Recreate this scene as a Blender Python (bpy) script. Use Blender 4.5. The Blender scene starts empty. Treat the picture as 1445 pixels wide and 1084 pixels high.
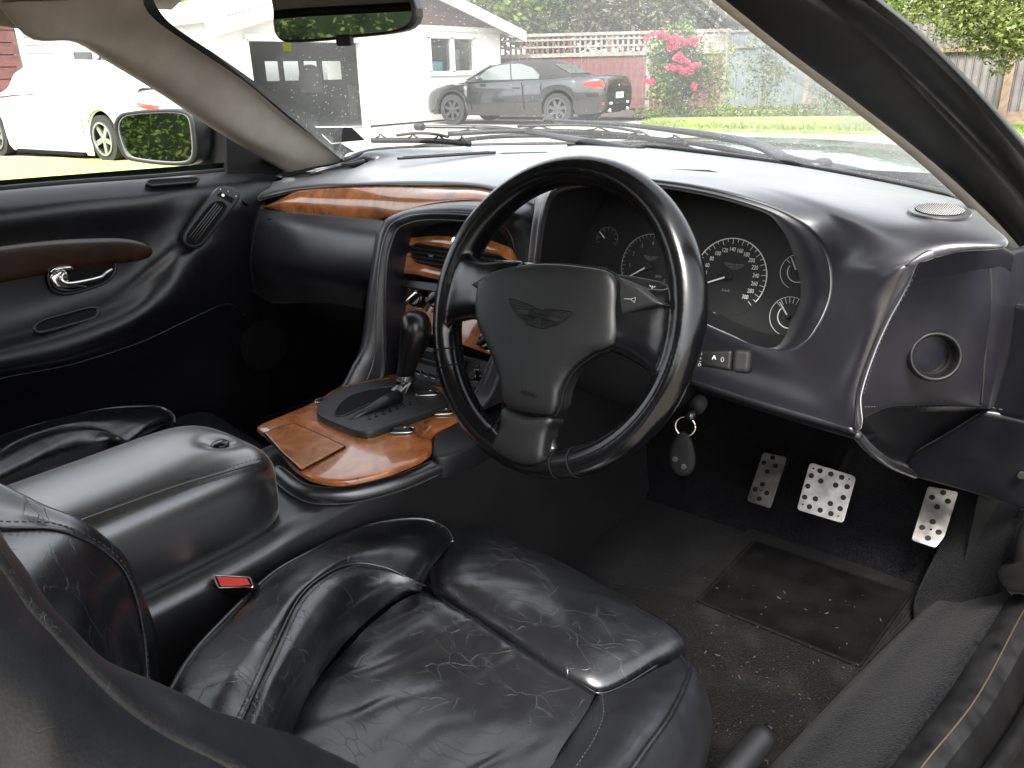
import bpy, bmesh, math, random
import numpy as np
from math import sin, cos, tan, radians, pi, atan2, hypot, sqrt
from mathutils import Vector, Matrix, noise

random.seed(7); np.random.seed(7)
S = bpy.context.scene
COL = S.collection

# ------------------------------------------------------------------ camera
CAM = np.array((.896, -.794, 1.07)); YAW, PITCH, ROLL = map(radians, (38.5, 21.2, -1.4))
FPX = 1125.; CX, CY = 722.5, 542.
_f = np.array([-sin(YAW)*cos(PITCH), cos(YAW)*cos(PITCH), -sin(PITCH)])
_R = np.array([cos(YAW), sin(YAW), 0.]); _U = np.cross(_R, _f)
_R, _U = _R*cos(ROLL)+_U*sin(ROLL), _U*cos(ROLL)-_R*sin(ROLL)
cd = bpy.data.cameras.new('camera'); cam = bpy.data.objects.new('camera', cd); COL.objects.link(cam)
cd.sensor_fit = 'HORIZONTAL'; cd.sensor_width = 36.; cd.lens = 36.*FPX/1445.
cd.clip_start = .02; cd.clip_end = 500
M = Matrix(((_R[0], _U[0], -_f[0]), (_R[1], _U[1], -_f[1]), (_R[2], _U[2], -_f[2]))).to_4x4()
M.translation = Vector(CAM); cam.matrix_world = M
S.camera = cam

# ------------------------------------------------------------------ light
SUN_EL, SUN_AZ = radians(52), radians(200)
w = bpy.data.worlds.new('World'); S.world = w; w.use_nodes = True
nt = w.node_tree; nt.nodes.clear()
out = nt.nodes.new('ShaderNodeOutputWorld'); bg = nt.nodes.new('ShaderNodeBackground')
sky = nt.nodes.new('ShaderNodeTexSky'); sky.sky_type = 'NISHITA'; sky.sun_disc = False
sky.sun_elevation = SUN_EL; sky.sun_rotation = radians(160)
sky.air_density = 1.; sky.dust_density = 3.; sky.ozone_density = 1.
hs = nt.nodes.new('ShaderNodeHueSaturation'); hs.inputs['Saturation'].default_value = .22
nt.links.new(sky.outputs[0], hs.inputs['Color']); nt.links.new(hs.outputs[0], bg.inputs[0])
nt.links.new(bg.outputs[0], out.inputs[0]); bg.inputs[1].default_value = .15
sl = bpy.data.lights.new('sun', 'SUN'); sl.energy = 1.5; sl.angle = radians(14); sl.color = (1, .96, .9)
so = bpy.data.objects.new('sun', sl); COL.objects.link(so)
# light comes from behind the car (down -Y, slightly right)
sd = Vector((-.35*cos(SUN_EL), cos(SUN_EL)*.94, -sin(SUN_EL)))
so.rotation_euler = sd.to_track_quat('-Z', 'Y').to_euler()
S.view_settings.view_transform = 'Standard'; S.view_settings.look = 'None'
S.view_settings.gamma = 1; S.view_settings.exposure = 2.4
S.view_settings.use_curve_mapping = False
S.cycles.use_denoising = True
S.cycles.max_bounces = 10; S.cycles.transparent_max_bounces = 16
S.cycles.sample_clamp_indirect = 6; S.cycles.caustics_reflective = False; S.cycles.caustics_refractive = False

# ------------------------------------------------------------------ helpers
def V(*a): return np.array(a, float)
def raydir(px, py): return _f + _R*(px-CX)/FPX - _U*(py-CY)/FPX
def W(px, py, x=None, y=None, z=None, t=None):
    """the point of the place that lies on this sight line at a known x, y, z or distance"""
    d = raydir(px, py)
    if t is None:
        t = (x-CAM[0])/d[0] if x is not None else (y-CAM[1])/d[1] if y is not None else (z-CAM[2])/d[2]
    return CAM + d*t
def XS(*p): return [W(a, b, x=v) for a, b, v in p]
def YS(*p): return [W(a, b, y=v) for a, b, v in p]
def ZS(*p): return [W(a, b, z=v) for a, b, v in p]

class Frame:
    def __init__(s, o, u, n):
        s.o = V(*o); n = V(*n); s.n = n/np.linalg.norm(n)
        u = V(*u); u = u - s.n*(u@s.n); s.u = u/np.linalg.norm(u); s.v = np.cross(s.n, s.u)
    def P(s, a, b, h=0.): return s.o + s.u*a + s.v*b + s.n*h
    def hit(s, px, py, h=0.):
        d = raydir(px, py); o = s.o + s.n*h
        return CAM + d*(((o-CAM)@s.n)/(d@s.n))
    def L(s, px, py, h=0.):
        q = s.hit(px, py, h) - s.o
        return (float(q@s.u), float(q@s.v))

def thing(name, label, cat, loc=(0, 0, 0), group=None):
    o = bpy.data.objects.new(name, None); COL.objects.link(o); o.location = Vector([float(c) for c in loc])
    o.empty_display_size = .05
    o['label'] = label; o['category'] = cat
    if group: o['group'] = group
    return o
def tag(o, label, cat, group=None):
    o['label'] = label; o['category'] = cat
    if group: o['group'] = group
    return o
def root_of(o):
    while o.parent: o = o.parent
    return o
def link(name, me, mat, parent=None, kind=None, label=None):
    o = bpy.data.objects.new(name, me); COL.objects.link(o)
    if mat is not None and not me.materials: me.materials.append(mat)
    if parent is not None:
        o.parent = parent; r = root_of(parent)
        o.matrix_parent_inverse = Matrix.Translation(-r.location) if parent is r or True else Matrix()
        if parent is not r: o.matrix_parent_inverse = Matrix()
    if kind: o['kind'] = kind
    if label: o['label'] = label
    return o
def mesh(name, vs, fs, mat, parent=None, smooth=True, kind=None, label=None):
    me = bpy.data.meshes.new(name)
    me.from_pydata([tuple(map(float, v)) for v in vs], [], [tuple(map(int, f)) for f in fs]); me.validate()
    if smooth: me.polygons.foreach_set('use_smooth', [True]*len(me.polygons))
    me.update()
    return link(name, me, mat, parent, kind, label)
def mod_bevel(o, wd, seg=2):
    m = o.modifiers.new('bevel', 'BEVEL'); m.width = wd; m.segments = seg; m.limit_method = 'ANGLE'; m.angle_limit = radians(35)
    return o
def mod_solid(o, t, off=-1):
    m = o.modifiers.new('solid', 'SOLIDIFY'); m.thickness = t; m.offset = off; return o
def mod_sub(o, n=1):
    m = o.modifiers.new('sub', 'SUBSURF'); m.levels = n; m.render_levels = n; return o

def cr(P, n, closed=False):
    """Catmull-Rom through P, n steps a segment"""
    P = np.array(P, float); m = len(P)
    if closed: Q = np.vstack([P[-1:], P, P[:2]]); seg = m
    else: Q = np.vstack([2*P[:1]-P[1:2], P, 2*P[-1:]-P[-2:-1]]); seg = m-1
    out = []
    for i in range(seg):
        a, b, c, d = Q[i:i+4]
        for k in range(n):
            t = k/n
            out.append(.5*((2*b)+(-a+c)*t+(2*a-5*b+4*c-d)*t*t+(-a+3*b-3*c+d)*t**3))
    if not closed: out.append(P[-1])
    return np.array(out)
def resample(P, n, closed=False):
    """n points evenly spaced along polyline"""
    P = np.array(P, float)
    if closed: P = np.vstack([P, P[:1]])
    s = np.r_[0, np.cumsum(np.linalg.norm(np.diff(P, axis=0), axis=1))]
    t = np.linspace(0, s[-1], n+1 if closed else n)
    R_ = np.stack([np.interp(t, s, P[:, k]) for k in range(P.shape[1])], 1)
    return R_[:-1] if closed else R_
def curve(P, n, closed=False): return resample(cr(P, 12, closed), n, closed)

def grid_mesh(name, G, mat, parent=None, closed_u=False, closed_v=False, flip=False, **k):
    nv, nu = G.shape[:2]
    fs = []
    for j in range(nv if closed_v else nv-1):
        for i in range(nu if closed_u else nu-1):
            a = j*nu+i; b = j*nu+(i+1) % nu; c = ((j+1) % nv)*nu+(i+1) % nu; d = ((j+1) % nv)*nu+i
            fs.append((a, d, c, b) if flip else (a, b, c, d))
    return mesh(name, G.reshape(-1, 3), fs, mat, parent, **k)
def surf(name, rows, mat, parent=None, nu=60, nv=8, closed=False, even=True, thick=0, wrinkle=None, flip=False, linear=False, **k):
    """smooth sheet through rows of points; rows run along u"""
    if even: rows = [curve(r, nu, closed) for r in rows]
    else: rows = [cr(r, max(1, nu//len(r)), closed) for r in rows]
    rows = np.array(rows)
    if linear: G = np.concatenate([np.array([rows[i]*(1-t)+rows[i+1]*t for t in np.linspace(0, 1, nv, endpoint=False)]) for i in range(len(rows)-1)]+[rows[-1:]])
    else: G = np.stack([cr(rows[:, i], nv) for i in range(rows.shape[1])], 1)
    if wrinkle is not None: G = wrinkle(G)
    o = grid_mesh(name, G, mat, parent, closed_u=closed, flip=flip, **k)
    if thick: mod_solid(o, thick)
    return o
def tube_data(P, r, sides=8, closed=False, flat=1., up=None):
    P = np.array(P, float); n = len(P); vs = []; fs = []
    r = np.full(n, r) if np.isscalar(r) else np.array(r, float)
    T = np.gradient(P, axis=0) if not closed else (np.roll(P, -1, 0)-np.roll(P, 1, 0))
    T /= np.maximum(np.linalg.norm(T, axis=1, keepdims=True), 1e-9)
    a = V(0, 0, 1) if up is None else V(*up)
    if abs(T[0]@a) > .9 and up is None: a = V(1, 0, 0)
    for i in range(n):
        b = a-T[i]*(a@T[i]); b /= max(np.linalg.norm(b), 1e-9); c = np.cross(T[i], b)
        if up is None: a = b
        for k in range(sides):
            q = 2*pi*k/sides; vs.append(P[i]+b*cos(q)*r[i]*flat+c*sin(q)*r[i])
    m = n if closed else n-1
    for i in range(m):
        j = (i+1) % n
        for k in range(sides):
            l = (k+1) % sides; fs.append((i*sides+k, j*sides+k, j*sides+l, i*sides+l))
    if not closed:
        fs.append(tuple(range(sides))[::1]); fs.append(tuple((n-1)*sides+k for k in range(sides))[::-1])
    return vs, fs
def tube(name, P, r, mat, parent=None, sides=10, closed=False, flat=1., up=None, smoothpath=0, **k):
    if smoothpath: P = curve(P, smoothpath, closed)
    vs, fs = tube_data(P, r, sides, closed, flat, up)
    return mesh(name, vs, fs, mat, parent, **k)
class MB:
    """collects several shapes of ONE part"""
    def __init__(s): s.v = []; s.f = []
    def add(s, vs, fs):
        b = len(s.v); s.v += [V(*v) for v in vs]; s.f += [tuple(i+b for i in f) for f in fs]; return s
    def tube(s, P, r, **k): return s.add(*tube_data(P, r, **k))
    def box(s, c, size, R=None):
        c = V(*c); h = V(*size)/2; vs = []
        for x in (-1, 1):
            for y in (-1, 1):
                for z in (-1, 1):
                    q = h*V(x, y, z); vs.append(c+(R@q if R is not None else q))
        return s.add(vs, [(0, 1, 3, 2), (4, 6, 7, 5), (0, 4, 5, 1), (2, 3, 7, 6), (0, 2, 6, 4), (1, 5, 7, 3)])
    def build(s, name, mat, parent=None, smooth=False, **k): return mesh(name, s.v, s.f, mat, parent, smooth, **k)
def box(name, c, size, mat, parent=None, bev=0, R=None, **k):
    o = MB().box(c, size, R).build(name, mat, parent, **k)
    if bev: mod_bevel(o, bev)
    return o
def prism_data(fr, outline, h0, h1):
    n = len(outline)
    vs = [fr.P(a, b, h0) for a, b in outline]+[fr.P(a, b, h1) for a, b in outline]
    fs = [tuple(range(n))[::-1], tuple(range(n, 2*n))]+[(i, (i+1) % n, n+(i+1) % n, n+i) for i in range(n)]
    return vs, fs
def prism(name, fr, outline, h0, h1, mat, parent=None, bev=0, smooth=False, **k):
    area = sum(outline[i][0]*outline[(i+1) % len(outline)][1]-outline[(i+1) % len(outline)][0]*outline[i][1] for i in range(len(outline)))
    if area < 0: outline = list(outline)[::-1]
    o = mesh(name, *prism_data(fr, outline, h0, h1), mat, parent, smooth, **k)
    if bev: mod_bevel(o, bev, 3)
    return o
def rrect(w, h, r, n=5, c=(0, 0), rot=0.):
    out = []
    for sx, sy, a0 in ((1, 1, 0), (-1, 1, 90), (-1, -1, 180), (1, -1, 270)):
        for k in range(n):
            a = radians(a0+90*k/(n-1)); out.append((sx*(w/2-r)+r*cos(a), sy*(h/2-r)+r*sin(a)))
    return [(c[0]+x*cos(rot)-y*sin(rot), c[1]+x*sin(rot)+y*cos(rot)) for x, y in out]
def circ(r, n=24, c=(0, 0), ry=None):
    ry = r if ry is None else ry
    return [(c[0]+r*cos(2*pi*k/n), c[1]+ry*sin(2*pi*k/n)) for k in range(n)]
def ringmesh(name, fr, r0, r1, h, mat, parent=None, n=48, c=(0, 0), a0=0, a1=2*pi, t=.0006, **k):
    """thin raised ring or arc in a plane"""
    vs = []; fs = []; full = abs(a1-a0-2*pi) < 1e-6
    for i in range(n+1):
        a = a0+(a1-a0)*i/n
        for r, hh in ((r0, h), (r0, h+t), (r1, h+t), (r1, h)): vs.append(fr.P(c[0]+r*cos(a), c[1]+r*sin(a), hh))
    for i in range(n):
        for q in range(4): fs.append((i*4+q, i*4+(q+1) % 4, (i+1)*4+(q+1) % 4, (i+1)*4+q))
    return mesh(name, vs, fs, mat, parent, False, **k)
def dome(name, outline, n, top, mat, parent=None, p=2.4, rings=14, skirt=0., nu=72, centre=None, smooth_outline=True, wrinkle=None, **k):
    """pillow over a closed 3D outline, bulging by top along n, with a wall of depth skirt below"""
    O = curve(outline, nu, True) if smooth_outline else resample(outline, nu, True)
    n = V(*n); n = n/np.linalg.norm(n); c = O.mean(0) if centre is None else V(*centre)
    G = []
    if skirt: G.append(O-n*skirt+(c-O)*.03); G.append(O-n*skirt*.5)
    for j in range(rings+1):
        th = (pi/2)*j/rings; s = cos(th)**(2/p) if j < rings else 0.; hgt = sin(th)**(2/p)
        G.append(c+(O-c)*s+n*top*hgt)
    G = np.array(G)
    if wrinkle is not None: G = wrinkle(G)
    return grid_mesh(name, G, mat, parent, closed_u=True, **k)
def text(name, s, fr, c, size, mat, parent=None, h=0., rot=0., ext=.0002, align='CENTER', sx=1., kind=None):
    cu = bpy.data.curves.new(name, 'FONT'); cu.body = s; cu.size = size; cu.align_x = align; cu.align_y = 'CENTER'; cu.extrude = ext
    cu.resolution_u = 3
    tmp = bpy.data.objects.new(name, cu); COL.objects.link(tmp)
    me = bpy.data.meshes.new_from_object(tmp.evaluated_get(bpy.context.evaluated_depsgraph_get()))
    bpy.data.objects.remove(tmp); bpy.data.curves.remove(cu)
    me.name = name
    for v in me.vertices:
        x, y, z = v.co; x *= sx
        x, y = x*cos(rot)-y*sin(rot), x*sin(rot)+y*cos(rot)
        v.co = Vector(fr.P(c[0]+x, c[1]+y, h+z))
    me.materials.clear()
    return link(name, me, mat, parent, kind)
def stitches(name, P, mat, parent=None, pitch=.006, r=.0006, lift=0., frac=.6, normal=None, **k):
    P = np.array(P, float); L = np.linalg.norm(np.diff(P, axis=0), axis=1).sum(); n = max(4, int(L/pitch)*2)
    Q = resample(P, n+1); mb = MB()
    for i in range(0, n, 2):
        a, b = Q[i], Q[i]+(Q[i+1]-Q[i])*2*frac
        if normal is not None: a = a+V(*normal)*lift; b = b+V(*normal)*lift
        mb.tube([a, (a+b)/2, b], [r*.7, r, r*.7], sides=4)
    return mb.build(name, mat, parent, True, kind='stuff', **k)
def copy_tree(o, off=None, parent=None):
    c = o.copy(); COL.objects.link(c); inv = o.matrix_parent_inverse.copy()
    if parent is not None: c.parent = parent; c.matrix_parent_inverse = inv
    if off is not None: c.location = o.location+Vector(off)
    for ch in list(o.children): copy_tree(ch, None, c)
    return c
def fbm(p, s, seed=0., oct=3):
    return noise.fractal(Vector((p[0]*s+seed, p[1]*s+seed*1.7, p[2]*s-seed)), 1., 2., oct)
def noise_wrinkle(amp, scale, n, seed=0., stretch=(1, 1, 1)):
    n = V(*n); n = n/np.linalg.norm(n)
    def f(G):
        H = G.copy()
        for idx in np.ndindex(G.shape[:2]):
            p = G[idx]*V(*stretch); H[idx] = G[idx]+n*amp*fbm(p, scale, seed)
        return H
    return f

# ------------------------------------------------------------------ materials
def newmat(name):
    m = bpy.data.materials.new(name); m.use_nodes = True; nt = m.node_tree
    return m, nt, nt.nodes['Principled BSDF']
def N(nt, t, **k):
    n = nt.nodes.new(t)
    for a, b in k.items():
        if a in ('operation', 'blend_type', 'feature', 'distance', 'wave_type', 'bands_direction', 'noise_dimensions', 'data_type', 'interpolation', 'noise_type', 'wave_profile'): setattr(n, a, b)
        else: n.inputs[a.replace('_', ' ')].default_value = b
    return n
def coords(nt, scale=(1, 1, 1), rot=(0, 0, 0), out='Object'):
    tc = nt.nodes.new('ShaderNodeTexCoord'); mp = nt.nodes.new('ShaderNodeMapping')
    mp.inputs['Scale'].default_value = scale; mp.inputs['Rotation'].default_value = rot
    nt.links.new(tc.outputs[out], mp.inputs[0]); return mp.outputs[0]
def ramp(nt, src, stops):
    r = nt.nodes.new('ShaderNodeValToRGB'); e = r.color_ramp.elements
    while len(e) < len(stops): e.new(.5)
    for i, (p, c) in enumerate(stops):
        e[i].position = p; e[i].color = (*c, 1) if len(c) == 3 else c
    nt.links.new(src, r.inputs[0]); return r.outputs[0]
def bump(nt, bs, h, strength=.3, dist=.001, prev=None):
    b = nt.nodes.new('ShaderNodeBump'); b.inputs['Strength'].default_value = strength; b.inputs['Distance'].default_value = dist
    nt.links.new(h, b.inputs['Height'])
    if prev is not None: nt.links.new(prev, b.inputs['Normal'])
    if bs is not None: nt.links.new(b.outputs[0], bs.inputs['Normal'])
    return b.outputs[0]
def simple(name, col, rough=.5, metal=0., spec=.5, coat=0., nscale=0, namp=.15, bmp=0., bscale=200, bdist=.0005, trans=None):
    m, nt, b = newmat(name)
    b.inputs['Base Color'].default_value = (*col, 1); b.inputs['Roughness'].default_value = rough
    b.inputs['Metallic'].default_value = metal; b.inputs['Specular IOR Level'].default_value = spec
    b.inputs['Coat Weight'].default_value = coat; b.inputs['Coat Roughness'].default_value = .04
    co = coords(nt)
    if nscale:
        t = N(nt, 'ShaderNodeTexNoise', Scale=nscale, Detail=4.); nt.links.new(co, t.inputs[0])
        lo = tuple(c*(1-namp) for c in col); hi = tuple(min(1, c*(1+namp)) for c in col)
        nt.links.new(ramp(nt, t.outputs[0], [(.3, lo), (.7, hi)]), b.inputs['Base Color'])
        rr = ramp(nt, t.outputs[0], [(.3, (max(.02, rough-.06),)*3), (.7, (min(1, rough+.06),)*3)])
        nt.links.new(rr, b.inputs['Roughness'])
    if bmp:
        t = N(nt, 'ShaderNodeTexNoise', Scale=bscale, Detail=3.); nt.links.new(co, t.inputs[0])
        bump(nt, b, t.outputs[0], bmp, bdist)
    return m
def leather(name, col, rough=.42, grain=700, gstr=.25, crease=0., cscale=14, worn=0., spec=.5, coat=0., wave=0., sheen=0.):
    m, nt, b = newmat(name); co = coords(nt); b.inputs['Coat Weight'].default_value = coat; b.inputs['Coat Roughness'].default_value = .27; b.inputs['Coat IOR'].default_value = 1.7; b.inputs['Sheen Weight'].default_value = sheen; b.inputs['Sheen Roughness'].default_value = .32
    b.inputs['Specular IOR Level'].default_value = spec
    v = N(nt, 'ShaderNodeTexVoronoi', Scale=grain); nt.links.new(co, v.inputs[0])
    nz = N(nt, 'ShaderNodeTexNoise', Scale=35., Detail=5.); nt.links.new(co, nz.inputs[0])
    n1 = bump(nt, None, v.outputs['Distance'], gstr, .0004)
    n2 = bump(nt, None, nz.outputs[0], .25+wave, .0012, n1)
    colsock = ramp(nt, nz.outputs[0], [(.3, tuple(c*.8 for c in col)), (.7, tuple(c*1.25 for c in col))])
    last = n2
    nz2 = N(nt, 'ShaderNodeTexNoise', Scale=6., Detail=3.); nt.links.new(co, nz2.inputs[0])
    rsock = ramp(nt, nz2.outputs[0], [(.3, (rough-.07,)*3), (.7, (rough+.07,)*3)])
    if crease:
        dn = N(nt, 'ShaderNodeTexNoise', Scale=9., Detail=4.); nt.links.new(co, dn.inputs[0])
        mx = N(nt, 'ShaderNodeMix', data_type='RGBA', blend_type='LINEAR_LIGHT'); mx.inputs[0].default_value = .035
        nt.links.new(co, mx.inputs[6]); nt.links.new(dn.outputs['Color'], mx.inputs[7])
        hs = []
        for sc, wd in ((cscale, .010), (cscale*2.4, .018)):
            ve = N(nt, 'ShaderNodeTexVoronoi', feature='DISTANCE_TO_EDGE', Scale=sc); mpp = nt.nodes.new('ShaderNodeMapping'); mpp.inputs['Rotation'].default_value = (0, 0, .6 if sc == cscale else -.5); mpp.inputs['Scale'].default_value = (1., 2.1, 1.); nt.links.new(mx.outputs[2], mpp.inputs[0]); nt.links.new(mpp.outputs[0], ve.inputs[0])
            line = ramp(nt, ve.outputs['Distance'], [(0., (1, 1, 1)), (wd, (0, 0, 0))])
            mk = N(nt, 'ShaderNodeTexNoise', Scale=sc*1.25, Detail=3.); nt.links.new(co, mk.inputs[0])
            mr = ramp(nt, mk.outputs[0], [(.47, (0, 0, 0)), (.64, (1, 1, 1))])
            mm = N(nt, 'ShaderNodeMath', operation='MULTIPLY'); nt.links.new(line, mm.inputs[0]); nt.links.new(mr, mm.inputs[1]); hs.append(mm.outputs[0])
        ad = N(nt, 'ShaderNodeMath', operation='MAXIMUM'); nt.links.new(hs[0], ad.inputs[0]); nt.links.new(hs[1], ad.inputs[1])
        iv = N(nt, 'ShaderNodeMath', operation='SUBTRACT'); iv.inputs[0].default_value = 1.; nt.links.new(ad.outputs[0], iv.inputs[1])
        last = bump(nt, None, iv.outputs[0], crease, .0012, n2)
        if worn:
            m2 = N(nt, 'ShaderNodeMix', data_type='RGBA'); nt.links.new(ad.outputs[0], m2.inputs[0])
            nt.links.new(colsock, m2.inputs[6]); m2.inputs[7].default_value = (worn, worn*.98, worn*.95, 1); colsock = m2.outputs[2]
    nt.links.new(colsock, b.inputs['Base Color']); nt.links.new(rsock, b.inputs['Roughness']); nt.links.new(last, b.inputs['Normal'])
    return m
def burl(name, dark=1., coat=1.):
    m, nt, b = newmat(name); co = coords(nt)
    b.inputs['Roughness'].default_value = .25; b.inputs['Coat Weight'].default_value = coat; b.inputs['Coat Roughness'].default_value = .05
    n1 = N(nt, 'ShaderNodeTexNoise', Scale=21., Detail=7., Roughness=.6, Distortion=1.1); nt.links.new(co, n1.inputs[0])
    c = ramp(nt, n1.outputs[0], [(.18, (.03*dark, .009*dark, .003*dark)), (.38, (.21*dark, .066*dark, .016*dark)), (.54, (.35*dark, .112*dark, .028*dark)), (.74, (.50*dark, .19*dark, .055*dark))])
    v = N(nt, 'ShaderNodeTexVoronoi', Scale=70.); 
    mx = N(nt, 'ShaderNodeMix', data_type='RGBA', blend_type='LINEAR_LIGHT'); mx.inputs[0].default_value = .06
    nt.links.new(co, mx.inputs[6]); nt.links.new(n1.outputs['Color'], mx.inputs[7]); nt.links.new(mx.outputs[2], v.inputs[0])
    n3 = N(nt, 'ShaderNodeTexNoise', Scale=7., Detail=2.); nt.links.new(co, n3.inputs[0])
    knots = ramp(nt, v.outputs['Distance'], [(.08, (.12, .1, .08)), (.3, (1, 1, 1))])
    kf = ramp(nt, n3.outputs[0], [(.5, (0, 0, 0)), (.62, (.85, .85, .85))])
    mm = N(nt, 'ShaderNodeMix', data_type='RGBA', blend_type='MULTIPLY'); nt.links.new(kf, mm.inputs[0]); nt.links.new(c, mm.inputs[6]); nt.links.new(knots, mm.inputs[7])
    nt.links.new(mm.outputs[2], b.inputs['Base Color'])
    return m
def carpet(name, col, dirt=0.):
    m, nt, b = newmat(name); co = coords(nt); b.inputs['Roughness'].default_value = .95; b.inputs['Specular IOR Level'].default_value = .02
    b.inputs['Sheen Weight'].default_value = .04
    a = N(nt, 'ShaderNodeTexNoise', Scale=330., Detail=4.); nt.links.new(co, a.inputs[0])
    d = N(nt, 'ShaderNodeTexNoise', Scale=14., Detail=5.); nt.links.new(co, d.inputs[0])
    c1 = ramp(nt, a.outputs[0], [(.35, tuple(x*.3 for x in col)), (.70, tuple(x*2.6 for x in col))])
    mx = N(nt, 'ShaderNodeMix', data_type='RGBA'); nt.links.new(ramp(nt, d.outputs[0], [(.48, (0, 0, 0)), (.75, (dirt,)*3)]), mx.inputs[0])
    nt.links.new(c1, mx.inputs[6]); mx.inputs[7].default_value = (.045, .039, .032, 1)
    nt.links.new(mx.outputs[2], b.inputs['Base Color'])
    n1 = bump(nt, None, a.outputs[0], .7, .003); bump(nt, b, d.outputs[0], .4, .004, n1)
    return m

M_ = {}
M_['dash'] = leather('dash_leather', (.0075, .0072, .0108), rough=.36, grain=900, gstr=.08, spec=1., coat=.3, sheen=.54)  # strong sheen whitens the dash top in place of sky glare
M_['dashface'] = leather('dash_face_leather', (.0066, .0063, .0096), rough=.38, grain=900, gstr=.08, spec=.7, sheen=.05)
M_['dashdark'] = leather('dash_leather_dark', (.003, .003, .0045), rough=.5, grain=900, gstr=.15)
M_['door'] = leather('door_leather', (.005, .005, .0065), sheen=.12, rough=.36, grain=900, gstr=.15)
M_['seat'] = leather('seat_leather', (.005, .0053, .0068), rough=.29, grain=600, gstr=.15, crease=.3, cscale=11, worn=.034, wave=.0, spec=.8, sheen=.0, coat=.35)
M_['seatdull'] = leather('seat_leather_worn', (.009, .0095, .0115), rough=.38, grain=500, gstr=.25, crease=.14, cscale=26, worn=.018, wave=.05, coat=.3)
M_['console'] = leather('console_leather', (.0055, .0055, .0062), rough=.36, grain=800, gstr=.12, spec=.9, coat=.4, sheen=.25)
M_['armrest'] = leather('armrest_leather', (.0055, .0055, .0062), rough=.36, grain=800, gstr=.12, spec=1., coat=1., sheen=.3)
M_['wheel'] = leather('wheel_leather', (.0022, .0022, .0026), rough=.20, grain=1200, gstr=.08, spec=.42)
M_['pad'] = simple('airbag_vinyl', (.0050, .0050, .0053), .45, spec=.4, bmp=.2, bscale=1500, bdist=.0003)
M_['plastic'] = simple('black_plastic', (.007, .007, .0075), .40, bmp=.15, bscale=900, bdist=.0002)
M_['gloss'] = simple('gloss_black_plastic', (.004, .004, .0045), .16)
M_['matt'] = simple('matt_black', (.0025, .0025, .003), .8, spec=.2)
M_['rubber'] = simple('door_seal_rubber', (.0035, .0033, .0033), .5, spec=.35, nscale=30, bmp=.2, bscale=120)
M_['chrome'] = simple('chrome', (.62, .60, .57), .12, metal=1., nscale=40, namp=.1)
M_['steel'] = simple('brushed_pedal_steel', (.40, .385, .36), .42, metal=1., nscale=45, namp=.3, bmp=.2, bscale=400)
M_['beige'] = simple('beige_headlining', (.42, .38, .33), .9, spec=.2, nscale=25, namp=.08, bmp=.4, bscale=900)
M_['wood'] = burl('burl_walnut'); M_['wooddark'] = burl('dark_burl_walnut', .065, .3)
M_['carpet'] = carpet('black_carpet', (.0042, .0042, .0050), .10)
M_['mat'] = carpet('floor_mat_pile', (.0030, .0029, .0028), .22)
M_['print'] = simple('pale_print', (.6, .6, .58), .6)
M_['printdim'] = simple('dim_print', (.16, .16, .16), .6)
M_['thread'] = simple('grey_thread', (.035, .035, .038), .7)
M_['red'] = simple('red_button', (.62, .06, .05), .35)
M_['dial'] = simple('dial_face', (.006, .006, .0065), .5)
M_['vinylscr'] = simple('scuffed_sill_metal', (.024, .0235, .024), .45, metal=.6, nscale=30, namp=.5, bmp=.2, bscale=80)
M_['gold'] = simple('brass_line', (.22, .16, .10), .4, metal=.8)
# ================================================================== the car: shell, pillars, glass, bonnet, wipers
car = thing('car_shell', 'shell of the dark car we look into, with beige pillars, windscreen and bonnet', 'car', (0, .2, 0))
M_['paint'] = simple('dark_green_paint', (.012, .028, .024), .3, coat=1., metal=.3)
M_['blackpaint'] = simple('black_trim', (.01, .01, .01), .35)

# windscreen base line, left to right
base_px = [(478, 227), (520, 213), (600, 208), (700, 205), (780, 204), (900, 206), (1000, 216), (1150, 238), (1250, 256), (1345, 277), (1400, 292)]
WB = [W(a, b, z=.905) for a, b in base_px]
WB[0] = W(478, 227, z=.902); WB[-1] = W(1385, 290, z=.905)
HEAD = [V(-.50, -.03, 1.205), V(-.36, .10, 1.235), V(-.2, .14, 1.245), V(0, .155, 1.25), V(.2, .14, 1.245), V(.36, .07, 1.235), V(.585, -.19, 1.15)]
def pillar_left_inner(): return XS((182, 14, -.50), (205, 38, -.515), (262, 76, -.54), (330, 121, -.565), (400, 178, -.595), (473, 228, -.62))
# glass: transparent with dust specks, plus a pale dust film that paints the veiling haze
gm, nt, b = newmat('dusty_windscreen_glass'); nt.nodes.remove(b)
tr = N(nt, 'ShaderNodeBsdfTransparent'); tr.inputs[0].default_value = (.97, .985, .975, 1)
gl = N(nt, 'ShaderNodeBsdfGlossy', Roughness=.02); df = N(nt, 'ShaderNodeBsdfDiffuse'); df.inputs[0].default_value = (.75, .75, .72, 1)
tl = N(nt, 'ShaderNodeBsdfTranslucent'); tl.inputs[0].default_value = (.75, .75, .72, 1)
fr = N(nt, 'ShaderNodeFresnel', IOR=1.25)
m1 = nt.nodes.new('ShaderNodeMixShader'); nt.links.new(fr.outputs[0], m1.inputs[0]); nt.links.new(tr.outputs[0], m1.inputs[1]); nt.links.new(gl.outputs[0], m1.inputs[2])
ds = nt.nodes.new('ShaderNodeMixShader'); ds.inputs[0].default_value = .5; nt.links.new(df.outputs[0], ds.inputs[1]); nt.links.new(tl.outputs[0], ds.inputs[2])
co = coords(nt)
sp = N(nt, 'ShaderNodeTexVoronoi', Scale=95.); nt.links.new(co, sp.inputs[0])
spd = ramp(nt, sp.outputs['Distance'], [(.07, (1, 1, 1)), (.17, (0, 0, 0))])
nz = N(nt, 'ShaderNodeTexNoise', Scale=3.5, Detail=4.); nt.links.new(co, nz.inputs[0])
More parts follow.
